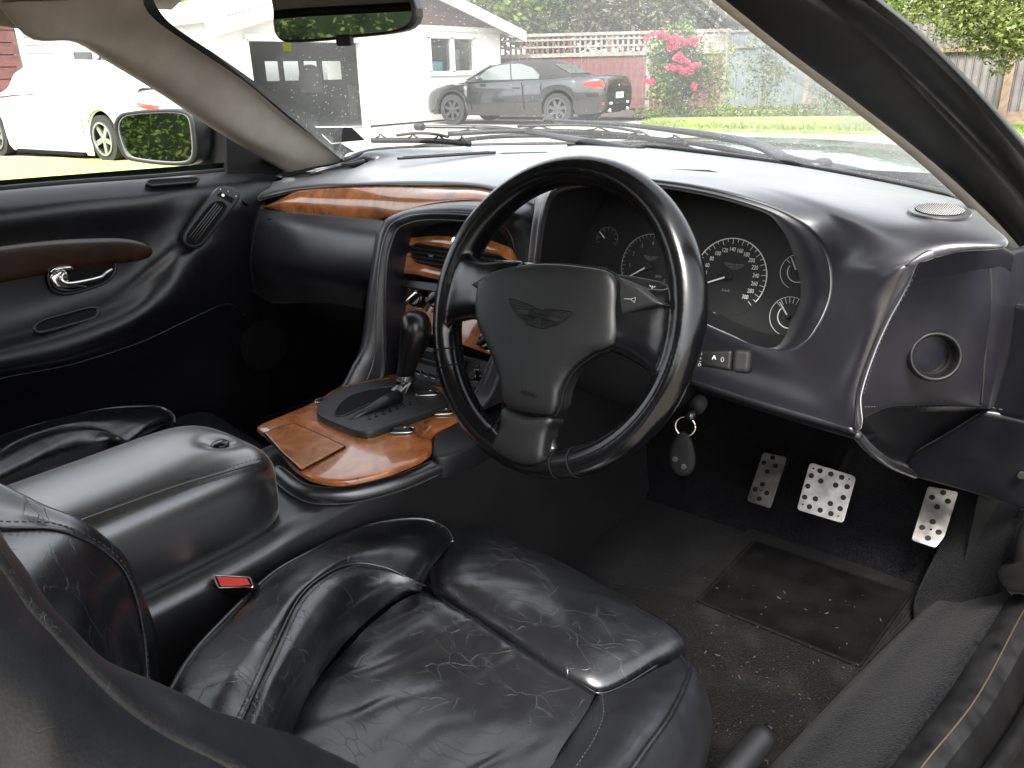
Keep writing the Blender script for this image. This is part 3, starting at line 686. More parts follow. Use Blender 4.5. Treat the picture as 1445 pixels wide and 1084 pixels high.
mod_solid(b1, .004, 0)
# right end panel with the round duct
q0 = [W(1300, 362, y=.142), W(1350, 352, y=.20), W(1410, 346, y=.27), W(1432, 360, y=.29)]
q1 = [W(1283, 400, y=.15), W(1345, 386, y=.215), W(1404, 376, y=.275), W(1426, 385, y=.295)]
q1b = [W(1282, 402, y=.151), W(1345, 388, y=.2165), W(1404, 378, y=.2765), W(1426, 387, y=.2965)]
q2 = [W(1245, 468, y=.156), W(1330, 455, y=.222), W(1396, 455, y=.275), W(1415, 462, y=.30)]
q3 = [W(1220, 530, y=.158), W(1318, 525, y=.235), W(1390, 520, y=.285), W(1402, 525, y=.305)]
q4 = [W(1209, 592, y=.17), W(1245, 574, y=.20), W(1330, 569, y=.27), W(1392, 574, y=.31)]
def rs(r): return list(curve(r, 5))
surf('end_panel_upper', [[p+V(0, .012, 0) for p in rs(q0)], rs(q0), rs(q1), [p+V(0, .01, -.002) for p in rs(q1)]], M_['dashface'], dash, nu=30, nv=5)
surf('end_panel', [rs(q1b), rs(q2), rs(q3), rs(q4), [p+V(0, .02, -.004) for p in rs(q4)]], M_['dashface'], dash, nu=40, nv=8)
# outer leather side beyond it, turning to the door opening
z0 = [W(1428, 352, y=.30), W(1432, 420, y=.305), W(1422, 490, y=.315), W(1400, 576, y=.33)]
z1 = [W(1392, 346, y=.262), W(1398, 400, y=.272), W(1392, 460, y=.275), W(1385, 572, y=.30)]
surf('dash_side', [rs(z1), [(p+q)/2+V(.002, -.002, 0) for p, q in zip(rs(z1), rs(z0))], rs(z0), [p+V(.02, .06, 0) for p in rs(z0)]], M_['dashface'], dash, nu=30, nv=6, thick=.004)
z3 = [W(1430, 430, y=.312), W(1421, 500, y=.322), W(1396, 582, y=.338)]; z4 = [W(1480, 438, y=.26), W(1480, 510, y=.27), W(1470, 600, y=.30)]
surf('side_trim', [z3, [(p+q)/2 for p, q in zip(z3, z4)], z4], M_['dashface'], dash, nu=20, nv=5, thick=.006)
tube('end_panel_piping', curve([W(a, b, y=v-.004) for a, b, v in ((1297, 362, .142), (1276, 404, .144), (1248, 455, .141), (1225, 510, .144), (1210, 560, .149), (1206, 606, .157))], 50), .0016, M_['dashface'], dash, sides=8)
stitches('end_panel_stitching', curve([W(a+5, b, y=v-.006) for a, b, v in ((1297, 366, .142), (1276, 408, .144), (1249, 458, .141), (1227, 512, .144), (1213, 560, .149))], 80), M_['thread'], dash, pitch=.006, r=.0005)
# round duct
df_ = Frame(W(1319, 503, y=.212), (1, .55, .05), (.42, -.86, .28))
dc = [df_.L(*p) for p in ((1319, 503),)][0]
rx = abs(df_.L(1357, 503)[0]-df_.L(1281, 503)[0])/2; ry = abs(df_.L(1319, 467)[1]-df_.L(1319, 537)[1])/2
def ell(fr, c, a, b, h, n=40): return [fr.P(c[0]+a*cos(2*pi*k/n), c[1]+b*sin(2*pi*k/n), h) for k in range(n)]
dr = [ell(df_, dc, rx*1.03, ry*1.03, -.004), ell(df_, dc, rx, ry, .004), ell(df_, dc, rx*.9, ry*.9, .006), ell(df_, dc, rx*.82, ry*.82, .002), ell(df_, dc, rx*.78, ry*.78, -.012)]
for k in range(10): dr.append(ell(df_, (dc[0]-.002*k, dc[1]), rx*(.76 if k % 2 else .68), ry*(.76 if k % 2 else .68), -.016-.0045*k))
grid_mesh('air_duct', gridrows(dr, 3), M_['rubber'], dash, closed_u=True)
prism('air_duct_end', df_, circ(rx*.75, 30, (dc[0]-.018, dc[1])), -.066, -.060, M_['matt'], dash)
# speaker grille on the top right
sg = Frame(W(1325, 299, z=.9135), (1, 0, 0), (.05, -.1, 1)); srx = .030; sry = .030
sc0 = sg.L(1325, 299)
prism('speaker_ring', sg, circ(.033, 40, sc0), -.002, .002, M_['dash'], dash, bev=.001)
prism('speaker_grille', sg, circ(.0255, 40, sc0), .002, .003, M_['matt'], dash)
mb = MB()
for k in range(-11, 12):
    x = k*.0022; hh = sqrt(max(0, .025**2-x*x)); mb.tube([sg.P(sc0[0]+x, sc0[1]-hh, .0034), sg.P(sc0[0]+x, sc0[1]+hh, .0034)], .0006, sides=4)
mb.build('grille_bars', simple('grille_grey', (.38, .38, .37), .5), bpy.data.objects['speaker_grille'], kind='stuff')
# demister slots
def slot(px, zz, wd, name='demister_vent'):
    P = np.array([W(a, b, z=zz) for a, b in px]); c = P.mean(0); u = P[1]-P[0]; L = np.linalg.norm(u); fr_ = Frame(c, u, (0, -.05, 1))
    o = prism(name, fr_, rrect(L, wd, wd*.45), -.003, .002, M_['plastic'], dash, bev=.001)
    prism('vent_slit', fr_, rrect(L*.88, wd*.45, wd*.2), .002, .0026, M_['matt'], o)
    return o
slot(((560, 221), (700, 217)), .908, .016); slot(((705, 217), (775, 217)), .908, .014)
slot(((1085, 243), (1172, 262)), .908, .026); slot(((484, 231), (512, 227)), .905, .022)
slot(((930, 218), (985, 225)), .905, .016)
# lower knee panel edge
kn = [W(a, b, y=v) for a, b, v in ((1206, 607, .158), (1130, 586, .17), (1050, 562, .185), (970, 536, .20))]
tube('knee_panel_edge', curve(kn, 40), .005, M_['dashface'], dash)
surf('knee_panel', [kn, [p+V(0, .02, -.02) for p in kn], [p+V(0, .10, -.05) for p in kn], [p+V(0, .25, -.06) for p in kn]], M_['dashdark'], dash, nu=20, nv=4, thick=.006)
kb = [W(1208, 610, y=.16), W(1235, 650, y=.18), W(1262, 672, y=.22)]

# ================================================================== instrument cluster
cl = thing('instrument_cluster', 'dark instrument cluster with white ringed dials behind the steering wheel', 'instruments', gauge.o)
go = [gauge.L(*p) for p in ((752, 440), (752, 275), (800, 235), (1000, 240), (1130, 270), (1175, 340), (1180, 440), (1120, 505), (1070, 495), (1000, 475), (900, 460))]
prism('cluster_face', gauge, go, -.012, -.0005, M_['dial'], cl)
def dial(name, label, hub, edge, ticks, a0, a1, nums=(), needle=None, size=.008, inner=.93, majors=1, hubr=.0055, rightlabel=None, tlen=.13, bright=True, arc=None):
    c = gauge.L(*hub); e = gauge.L(*edge); r = hypot(e[0]-c[0], e[1]-c[1])
    pm = M_['print'] if bright else M_['printdim']
    d = prism(name, gauge, circ(r*1.04, 48, c), -.0005, .0004, M_['dial'], cl, label=label)
    A0, A1 = arc or (a0-8, a1+8)
    ringmesh('dial_ring', gauge, r*.975, r, .0006, pm, d, c=c, a0=radians(A1), a1=radians(A0))
    mb = MB()
    for k in range(ticks):
        a = radians(a0+(a1-a0)*k/(ticks-1)); l = tlen if k % majors == 0 else tlen*.6
        mb.tube([gauge.P(c[0]+r*q*cos(a), c[1]+r*q*sin(a), .0011) for q in (.975, .975-l)], .0004, sides=4)
    mb.build('tick_marks', pm, d, kind='stuff')
    for v, a in nums:
        a = radians(a); text('numeral', str(v), gauge, (c[0]+r*.70*cos(a), c[1]+r*.70*sin(a)), size, pm, d, h=.001, sx=.75)
    if needle is not None:
        a = radians(needle); nm = MB(); nm.tube([gauge.P(c[0]+r*q*cos(a), c[1]+r*q*sin(a), .006) for q in (.1, .5, .86)], [.0013, .0011, .0006], sides=5)
        nm.build('needle', M_['print'], d)
        prism('needle_hub', gauge, circ(hubr, 20, c), .0008, .008, M_['plastic'], d, bev=.001)
    return d, c, r
f = lambda v: 77-(v-160)*.857
d, c, r = dial('speedometer', 'large speedometer to the right of the rim', (1030, 390), (1083, 388), 31, f(0), f(300), [(v, f(v)) for v in range(20, 301, 20)], needle=f(12), size=.0085, majors=2)
text('unit_print', 'Km/h', gauge, (c[0]-.002, c[1]-r*.38), .0055, M_['printdim'], d, h=.001)
def wings(name, fr_, c, wd, mat, parent, h=.001, r=.0004, lines=9, word='ASTON MARTIN', tmat=None, bevel=0):
    """outlined pair of spread wings with feather lines and the name in a bar"""
    s = wd/2
    half = [(0, .17), (.17, .17), (.22, .22), (.96, .28), (1.0, .25), (.97, .20), (.80, .04), (.58, -.10), (.34, -.19), (.30, -.25), (.12, -.27), (0, -.27)]
    ol = [(c[0]+s*a, c[1]+s*b) for a, b in half]+[(c[0]-s*a, c[1]+s*b) for a, b in half[::-1][1:-1]]
    mb = MB(); P = [fr_.P(a, b, h) for a, b in ol]; mb.tube(P+[P[0]], r, sides=5)
    for sx in (-1, 1):
        for q in ((.24, .19, .88, .21), (.24, .15, .84, .14), (.24, .11, .76, .07)):
            mb.tube([fr_.P(c[0]+sx*s*q[0], c[1]+s*q[1], h), fr_.P(c[0]+sx*s*q[2], c[1]+s*q[3], h)], r*.7, sides=4)
        for k in range(lines):
            t = k/(lines-1); a0_, b0_ = .05+.25*t, -.02; a1_, b1_ = .06+.56*t, -.25+.20*t**1.5
            mb.tube([fr_.P(c[0]+sx*s*a0_, c[1]+s*b0_, h), fr_.P(c[0]+sx*s*a1_, c[1]+s*b1_, h)], r*.7, sides=4)
    mb.tube([fr_.P(c[0]-s*.28, c[1]-s*.01, h), fr_.P(c[0]+s*.28, c[1]-s*.01, h), fr_.P(c[0]+s*.28, c[1]+s*.12, h), fr_.P(c[0]-s*.28, c[1]+s*.12, h), fr_.P(c[0]-s*.28, c[1]-s*.01, h)], r*.7, sides=4)
    o = mb.build(name, mat, parent)
    if word: text('emblem_print', word, fr_, (c[0], c[1]+s*.05), s*.105, tmat or mat, parent, h=h, sx=.8)
    return o
wings('winged_emblem', gauge, gauge.L(1036, 376), .030, M_['printdim'], d, r=.0002, lines=6, word=None)
d, c, r = dial('tachometer', 'tachometer seen through the top of the wheel', (917, 376), (877, 376), 33, 215, -35, [(k, 215-k*31.2) for k in range(9)], needle=213, size=.009, majors=4, bright=False)
text('unit_print', 'RPM', gauge, (c[0]+r*.35, c[1]-r*.28), .0055, M_['printdim'], d, h=.001); text('unit_print', 'x 1000', gauge, (c[0]+r*.35, c[1]-r*.5), .0045, M_['printdim'], d, h=.001)
wings('winged_emblem', gauge, (c[0], c[1]+r*.25), .024, M_['printdim'], d, r=.0002, lines=6, word=None)
dial('small_gauge', 'small unlit gauge at upper left of the cluster', (857, 338), (872, 338), 9, 200, -20, needle=140, bright=False, hubr=.002, tlen=.3)
dial('small_gauge', 'small unlit gauge at lower left of the cluster', (848, 395), (864, 395), 9, 160, -20, needle=100, bright=False, hubr=.002, tlen=.3)
d, c, r = dial('small_gauge', 'small gauge at upper right of the cluster', (1126, 384), (1101, 384), 7, 140, 50, needle=120, hubr=.003, tlen=.3, arc=(250, -60))
ringmesh('inner_arc', gauge, r*.55, r*.6, .0008, M_['print'], d, c=c, a0=radians(150), a1=radians(300))
d, c, r = dial('small_gauge', 'small gauge at lower right of the cluster', (1114, 447), (1086, 447), 9, 140, 30, needle=130, hubr=.003, tlen=.3, arc=(250, -60))
ringmesh('inner_arc', gauge, r*.55, r*.6, .0008, M_['print'], d, c=c, a0=radians(130), a1=radians(290))
gl_ = [gauge.L(*p) for p in ((1003, 441), (1012, 444), (1022, 466), (1085, 482), (1108, 476), (1118, 462))]
tube('cluster_edge', [gauge.P(a, b, .002) for a, b in gl_], .0008, M_['printdim'], cl, smoothpath=40, sides=6)

# ================================================================== steering wheel
tw, yw = .3611, -.0564; WC = V(.357, -.03, .7939)
wn = V(sin(yw)*cos(tw), -cos(yw)*cos(tw), sin(tw)); wf = Frame(WC, (cos(yw), sin(yw), 0), wn)
sw = thing('steering_wheel', 'black leather three-spoke steering wheel with a winged emblem on the hub', 'steering wheel', WC)
bm = bmesh.new()
def addsolid(vs, fs):
    v = [bm.verts.new(Vector(map(float, p))) for p in vs]
    for f_ in fs:
        try: bm.faces.new([v[i] for i in f_])
        except ValueError: pass
ra, rb = .1785, .0180
# rim with thumb swells
vs = []; fs = []; NU, NV = 160, 16
for i in range(NU):
    a = 2*pi*i/NU; sw_ = 1+.10*max(0, cos(a-radians(20)))**8+.10*max(0, cos(a-radians(160)))**8
    for j in range(NV):
        q = 2*pi*j/NV; rr = ra+rb*sw_*cos(q); vs.append(wf.P(rr*cos(a), rr*sin(a), .0222*sw_*sin(q)))
for i in range(NU):
    for j in range(NV): fs.append((i*NV+j, i*NV+(j+1) % NV, ((i+1) % NU)*NV+(j+1) % NV, ((i+1) % NU)*NV+j))
addsolid(vs, fs[::1])
def spoke(sections):
    """sections: (u,v,h, halfwidth, halfthick, angle of path)"""
    n = 20; vs = []; fs = []
    for (u, v, h, hw, ht, ang) in sections:
        px_, py_ = -sin(ang), cos(ang)
        for k in range(n):
            q = 2*pi*k/n; ss = hw*abs(cos(q))**.7*(1 if cos(q) > 0 else -1); tt = ht*abs(sin(q))**.8*(1 if sin(q) > 0 else -1)
            vs.append(wf.P(u+px_*ss, v+py_*ss, h+tt))
    m = len(sections)
    for i in range(m-1):
        for k in range(n): fs.append((i*n+k, i*n+(k+1) % n, (i+1)*n+(k+1) % n, (i+1)*n+k))
    fs.append(tuple(range(n))[::-1]); fs.append(tuple((m-1)*n+k for k in range(n)))
    addsolid(vs, fs)
for s_ in (1, -1):
    an = 0 if s_ > 0 else pi
    spoke([(s_*.05, .018, .018, .042, .014, an), (s_*.085, .016, .020, .040, .013, an), (s_*.115, .013, .017, .039, .013, an), (s_*.145, .010, .011, .045, .013, an), (s_*.165, .006, .004, .060, .014, an), (s_*.178, .000, .0, .076, .013, an)])
spoke([(0, -.06, .016, .046, .014, -pi/2), (0, -.10, .017, .040, .013, -pi/2), (0, -.135, .010, .042, .011, -pi/2), (0, -.157, .004, .055, .012, -pi/2), (0, -.172, 0, .075, .013, -pi/2), (0, -.180, 0, .085, .011, -pi/2)])
spoke([(0, -.07, -.002, .042, .016, pi/2), (0, .02, -.002, .085, .018, pi/2), (0, .06, -.004, .07, .014, pi/2)])
bmesh.ops.recalc_face_normals(bm, faces=bm.faces)
me = bpy.data.meshes.new('rim'); bm.to_mesh(me); bm.free()
rim = link('rim', me, M_['wheel'], sw)
rmd = rim.modifiers.new('remesh', 'REMESH'); rmd.mode = 'VOXEL'; rmd.voxel_size = .0022; rmd.use_smooth_shade = True
sm = rim.modifiers.new('smooth', 'SMOOTH'); sm.factor = .6; sm.iterations = 24
# airbag cover
AH = .026
def pL(px, py, h=.036): return wf.L(px, py, h)
pd = [(668, 412), (674, 394), (698, 380), (755, 371), (820, 375), (862, 388), (866, 440), (863, 484), (832, 498), (801, 522), (786, 552), (777, 584), (742, 583), (708, 571), (700, 530), (685, 492), (668, 450)]
pdl = [pL(*p) for p in pd]
# symmetric version of the traced cover
right = [(u, v) for u, v in pdl]
def sym(l):
    n_ = 48; O = curve([(a, b, 0) for a, b in l], n_, True)[:, :2]; ca = O.mean(0); return O
cov = sym(pdl)
cc = V(*wf.P(cov[:, 0].mean(), cov[:, 1].mean(), .02))
O3 = [wf.P(a, b, .022) for a, b in cov]
ab = dome('airbag_cover', O3, wf.n, .016, M_['pad'], sw, p=5.5, rings=18, skirt=.02, nu=96, centre=cc+wf.n*0, smooth_outline=False)
seam = [wf.P(a*1.004, b*1.004, .0255) for a, b in cov]
# gap line around the cover
tube('cover_seam', [wf.P(cc_[0], cc_[1], .0235) for cc_ in [(a+(a-cov[:, 0].mean())*.012, b+(b-cov[:, 1].mean())*.012) for a, b in cov]], .0012, M_['matt'], sw, closed=True, sides=6)
# lower trim of the hub
lo = [wf.L(*p, .030) for p in ((707, 575), (742, 588), (777, 589), (769, 608), (764, 638), (760, 652), (735, 656), (704, 644), (692, 630), (703, 602))]
dome('lower_spoke_cover', [wf.P(a, b, .016) for a, b in curve([(a, b, 0) for a, b in lo], 40, True)[:, :2]], wf.n, .016, M_['pad'], sw, p=5, skirt=.015, nu=60)
# horn buttons
for tri, lab in ((((873, 391), (900, 402), (938, 430), (905, 437), (876, 446), (873, 425)), None), (((664, 402), (690, 386), (701, 380), (692, 396), (681, 409), (676, 412)), None)):
    tl_ = [wf.L(*p, .030) for p in tri]
    dome('horn_button', [wf.P(a, b, .018) for a, b in tl_], wf.n, .014, M_['pad'], sw, p=6, skirt=.014, nu=60, smooth_outline=False)
    cx_, cy_ = np.mean(tl_, axis=0)
    hm = MB(); q = .0035 if len(tl_) else 0
    hm.tube([wf.P(cx_-.006-.004, cy_-.002, .0325), wf.P(cx_-.002, cy_-.001, .0325), wf.P(cx_+.004, cy_+.0015, .0325), wf.P(cx_+.004, cy_-.004, .0325), wf.P(cx_-.002, cy_-.001, .0325)], .0004, sides=4)
    hm.build('horn_symbol', M_['printdim'], bpy.data.objects['horn_button'])
ec = wf.L(758, 446, .039)
wings('winged_emblem', wf, (ec[0], ec[1]), .096, M_['matt'], sw, h=.0385, r=.0005, lines=10)
text('moulded_print', 'AIRBAG', wf, wf.L(745, 556, .039), .0075, M_['matt'], sw, h=.0382)
# stitching of the rim and the seams on it
def rimpt(a, q, rr=1.): return wf.P((ra+rb*rr*cos(q))*cos(a), (ra+rb*rr*cos(q))*sin(a), .0222*rr*sin(q))
stitches('rim_stitching', [rimpt(a, pi, 1.0) for a in np.linspace(0, 2*pi, 400)], M_['matt'], sw, pitch=.005, r=.0007)
for a in (205, 213, 288, 296):
    tube('rim_seam', [rimpt(radians(a), q, 1.01) for q in np.linspace(0, 2*pi, 30)], .0010, M_['matt'], sw, sides=5)
# column cowl behind the wheel
tube('column_cowl', [wf.P(0, -.02, -.02), wf.P(0, -.02, -.05), wf.P(0, -.03, -.13), wf.P(0, -.05, -.30)], [.05, .058, .062, .06], M_['matt'], sw, sides=24)
# stalks
t = thing('column_stalk', 'grey tipped wiper stalk showing its symbols at the lower right of the wheel', 'stalk', W(1020, 507, y=.08))
sa, sb_ = W(955, 505, y=.10), W(1036, 508, y=.05)
ax = sb_-sa; sfm = Frame((sa+sb_)/2, ax, (.1, -.93, .35)); L_ = np.linalg.norm(ax)
M_['stalk'] = simple('stalk_black', (.004, .004, .0042), .5, spec=.25)
o = prism('stalk_arm', sfm, [(-L_*.6, -.007), (L_*.05, -.010), (L_*.32, -.013), (L_*.32, .013), (L_*.05, .010), (-L_*.6, .007)], -.008, .008, M_['stalk'], t, bev=.004)
prism('stalk_tip', sfm, rrect(L_*.19, .028, .006, c=(L_*.42, 0)), -.010, .010, simple('worn_grey_plastic', (.009, .009, .0085), .55, spec=.2), t, bev=.005)
prism('stalk_collar', sfm, rrect(.010, .024, .003, c=(-L_*.12, .0)), -.0085, .0085, M_['plastic'], t, bev=.002)
text('stalk_print', 'III', sfm, (-L_*.02, .006), .006, M_['print'], o, h=.0082, rot=pi/2); text('stalk_print', 'II', sfm, (-L_*.02, 0), .005, M_['print'], o, h=.0082, rot=pi/2); text('stalk_print', 'I', sfm, (-L_*.02, -.004), .005, M_['print'], o, h=.0082, rot=pi/2); text('stalk_print', 'O', sfm, (-L_*.02, -.008), .005, M_['print'], o, h=.0082)
text('stalk_print', '0', sfm, (L_*.22, 0), .009, M_['printdim'], o, h=.0082)
text('stalk_print', '^', sfm, (L_*.13, 0), .012, M_['print'], o, h=.0082)
t = thing('column_stalk', 'flat black stalk with a washer symbol poking above the right spoke', 'stalk', W(910, 410, y=.05))
kf_ = Frame(W(905, 415, y=.06), wf.u, (0, -.93, .36))
ko = [kf_.L(*p) for p in ((850, 385), (900, 391), (935, 398), (946, 404), (950, 418), (948, 445), (900, 445), (860, 420))]
o = prism('stalk_paddle', kf_, ko, -.010, .006, M_['plastic'], t, bev=.003)
wsym = kf_.L(923, 409)
mbs = MB(); 
mbs.tube([kf_.P(wsym[0]-.004, wsym[1]-.002, .0064), kf_.P(wsym[0]-.003, wsym[1]-.005, .0064), kf_.P(wsym[0]+.003, wsym[1]-.005, .0064), kf_.P(wsym[0]+.004, wsym[1]-.002, .0064), kf_.P(wsym[0]-.004, wsym[1]-.002, .0064)], .0005, sides=4)
mbs.tube([kf_.P(wsym[0], wsym[1]-.004, .0064), kf_.P(wsym[0], wsym[1]+.002, .0064)], .0004, sides=4)
for q in (-1, 0, 1): mbs.tube([kf_.P(wsym[0]+q*.0015, wsym[1]+.002, .0064), kf_.P(wsym[0]+q*.004, wsym[1]+.004, .0064)], .0004, sides=4)
mbs.build('washer_symbol', M_['print'], o)

# ignition key
kp = W(975, 575, y=.10)
t = thing('key_ring', 'car key fob hanging on a split ring from the ignition, below the wheel rim', 'key', kp)
tube('ignition_barrel', [W(988, 568, y=.10), W(983, 575, y=.08)], .010, M_['matt'], t, sides=16)
tube('key_blade', [W(978, 582, y=.072), W(972, 590, y=.055)], .006, M_['gloss'], t, sides=8)
rc = W(967, 602, y=.055); rf = Frame(rc, (.8, -.1, .2), (.25, -.95, .1))
tube('split_ring', [rf.P(.0125*cos(a), .0125*sin(a), 0) for a in np.linspace(0, 2*pi, 40)], .0011, simple('pale_brass', (.72, .66, .5), .25, metal=1.), t, sides=6)
ff = Frame(W(963, 642, y=.05), (.75, -.3, .05), (.35, -.93, .15)); fo_ = [ff.L(*p) for p in ((957, 612), (970, 612), (979, 632), (981, 655), (973, 669), (958, 670), (947, 658), (945, 636))]
dome('key_fob', [ff.P(a, b, 0) for a, b in fo_], ff.n, .005, simple('fob_rubber', (.003, .003, .0034), .6, spec=.12), t, p=4, skirt=.007, nu=48)
for q in ((953, 646), (965, 657)):
    c_ = ff.L(*q); prism('fob_button', ff, circ(.004, 16, c_), .004, .0072, M_['plastic'], t, bev=.001)
# ================================================================== centre stack
stack = thing('centre_stack', 'arched centre stack with walnut fascia, air vents and radio behind the gear lever', 'centre stack', (0, .2, .6))
SF = Frame((0, .185, .79), (1, 0, 0), (0, -.94, .34))
def sp(px, py, h=0.): return SF.L(px, py, h)
arch_o = [W(470, 556, x=-.155), W(483, 548, x=-.145), W(498, 520, x=-.14), W(511, 490, x=-.138), W(520, 416, x=-.138), W(529, 360, x=-.138), W(540, 318, x=-.132), W(565, 300, y=.172), W(600, 293, y=.168), W(650, 291, y=.166), W(700, 297, y=.166), W(732, 312, x=.128), W(746, 345, x=.138), W(745, 400, x=.140), W(722, 470, x=.140), W(700, 520, x=.137), W(684, 556, x=.137), W(660, 585, x=.14)]
arch_i = [W(524, 552, x=-.112), W(530, 545, x=-.112), W(538, 528, x=-.112), W(541, 500, x=-.112), W(541, 425, x=-.112), W(545, 362, x=-.112), W(557, 326, x=-.106), W(577, 314, y=.158), W(605, 309, y=.158), W(645, 310, y=.158), W(688, 316, y=.160), W(712, 331, x=.098), W(722, 360, x=.106), W(722, 400, x=.108), W(705, 470, x=.108), W(690, 512, x=.108), W(672, 550, x=.108), W(645, 580, x=.108)]
am = [(p+q)/2+V(0, -.006, .004) for p, q in zip(arch_o, arch_i)]
ai2 = [q+V(-.004*np.sign(q[0]) if abs(q[0]) > .09 else 0, .006, -.003) for q in arch_i]
ai3 = [q+V(0, .055, -.012 if i in (6, 7, 8, 9, 10, 11) else 0) for i, q in enumerate(ai2)]
ao2 = [p+V(.012*np.sign(p[0])*(abs(p[0]) > .12), .02, .002) for p in arch_o]; ao3 = [p+V(.012*np.sign(p[0])*(abs(p[0]) > .12), .12, -.0) for p in arch_o]
rws = [cr(r, 5) for r in (ao3, ao2, arch_o, am, arch_i, ai2, ai3)]
grid_mesh('stack_surround', gridrows(rws, 5), M_['dashface'], stack)
lnn = cr([p*.3+q*.7+V(0, -.005, .003) for p, q in zip(arch_o, arch_i)], 6)
tube('surround_piping', lnn, .0014, M_['dash'], stack, sides=6)
stitches('surround_stitching', cr([p*.42+q*.58+V(0, -.0055, .0035) for p, q in zip(arch_o, arch_i)], 6), M_['thread'], stack, pitch=.0055, r=.0005)
# fascia back plate and walnut face
bo = [sp(*p) for p in ((548, 560), (546, 330), (735, 300), (735, 420), (690, 600))]
box('fascia_back', (0, .235, .70), (.24, .05, .30), M_['matt'], stack)
ffm = Frame(SF.P(0, 0, -.004), (1, 0, 0), SF.n)
up = [ffm.L(*p) for p in ((553, 391), (558, 350), (575, 336), (620, 333), (690, 338), (722, 350), (726, 385), (722, 408), (690, 404), (628, 397), (575, 385), (558, 386))]
def holed(name, fr_, outline, hole, h0, h1, mat, parent, n=64, bev=0):
    """ring-shaped plate: outline with a hole in it"""
    O = resample([(a, b, 0) for a, b in outline], n, True)[:, :2]; H = resample([(a, b, 0) for a, b in hole], n, True)[:, :2]
    c_ = H.mean(0); ang = lambda A: np.arctan2(A[:, 1]-c_[1], A[:, 0]-c_[0])
    th = np.linspace(-pi, pi, n, endpoint=False)
    def polar(A):
        a = ang(A); i = np.argsort(a); a = a[i]; A = A[i]; a = np.r_[a[-1]-2*pi, a, a[0]+2*pi]; A = np.vstack([A[-1:], A, A[:1]])
        return np.stack([np.interp(th, a, A[:, 0]), np.interp(th, a, A[:, 1])], 1)
    O, H = polar(O), polar(H)
    G = [[fr_.P(*p, h0) for p in O], [fr_.P(*p, h1-.001) for p in O], [fr_.P(*(p+(q-p)*.04), h1) for p, q in zip(O, H)], [fr_.P(*(p+(q-p)*.96), h1) for p, q in zip(O, H)], [fr_.P(*q, h1-.001) for q in H], [fr_.P(*q, h0) for q in H]]
    return grid_mesh(name, np.array(G), mat, parent, closed_u=True, smooth=True)
vent_o = [ffm.L(*p) for p in ((576, 347), (590, 343), (640, 352), (690, 357), (716, 362), (720, 375), (716, 386), (690, 387), (645, 384), (590, 372), (577, 362))]
holed('walnut_fascia', ffm, up, vent_o, -.012, .004, M_['wood'], stack)
vt = Frame(ffm.o, ffm.u, ffm.n)
V0 = np.array(vent_o); x0, y0 = V0.min(0); x1, y1 = V0.max(0)
M_['slat'] = simple('vent_slat_satin', (.03, .03, .03), .35)
vo = prism('air_vent', ffm, vent_o, -.035, -.020, M_['plastic'], stack)
for k in range(5):
    y = y0+(y1-y0)*(k+.7)/5.3
    prism('vent_slat', Frame(ffm.P(0, y, -.004), ffm.u, ffm.n+ffm.v*.5), [(x0+.004, -.0012), (x1-.004, -.0012), (x1-.004, .0012), (x0+.004, .0012)], -.008, .006, M_['slat'], vo)
for k in range(9):
    x = x0+(x1-x0)*(k+1)/10
    prism('vent_fin', Frame(ffm.P(x, (y0+y1)/2, -.012), ffm.u, ffm.n), [(-.0006, -(y1-y0)*.42), (.0006, -(y1-y0)*.42), (.0006, (y1-y0)*.42), (-.0006, (y1-y0)*.42)], -.008, .004, M_['plastic'], vo)
prism('vent_thumb_tab', Frame(ffm.P(x0+(x1-x0)*.28, (y0+y1)/2, .002), ffm.u, ffm.n), rrect(.012, .005, .002), -.002, .006, M_['plastic'], vo, bev=.001)
vp = prism('vent_divider', Frame(ffm.P(x0+(x1-x0)*.62, (y0+y1)/2, 0), ffm.u, ffm.n), rrect(.010, (y1-y0), .002), -.012, .001, M_['gloss'], vo, bev=.001)
# clock / switch in the top wood
c_ = ffm.L(645, 340); prism('fascia_switch', ffm, circ(.006, 20, c_), .004, .008, M_['chrome'], stack, bev=.001)
# shelf below the wood and lower walnut panel with the round controls
sh = [ffm.L(*p) for p in ((553, 392), (628, 401), (722, 411), (722, 425), (628, 415), (551, 402))]
prism('fascia_shelf', ffm, sh, -.03, .006, M_['plastic'], stack, bev=.002)
lf = Frame(SF.P(0, 0, -.020), (1, 0, 0), SF.n)
lw = [lf.L(*p) for p in ((553, 400), (720, 415), (716, 470), (698, 503), (655, 488), (600, 470), (552, 455))]
prism('lower_walnut_panel', lf, lw, -.008, 0, M_['wood'], stack, bev=.002)
for k, (px, py, rr) in enumerate(((594, 421, .017), (622, 423, .016), (692, 482, .014))):
    c_ = lf.L(px, py); kk = prism('rotary_knob', lf, circ(rr, 30, c_), 0, .018, M_['gloss'], stack, bev=.004)
    prism('knob_grip', Frame(lf.P(c_[0], c_[1], .018), (.7, 0, .7), lf.n), rrect(rr*1.7, .006, .002), 0, .008, M_['plastic'] if k else M_['chrome'], kk, bev=.002)
    ringmesh('knob_bezel', lf, rr*1.03, rr*1.18, 0, M_['chrome'], kk, c=c_, t=.003)
box('chrome_lever', lf.P(*lf.L(612, 432), .012), (.006, .006, .03), M_['chrome'], stack, bev=.002, R=np.array([[.8, 0, .6], [0, 1, 0], [-.6, 0, .8]]))
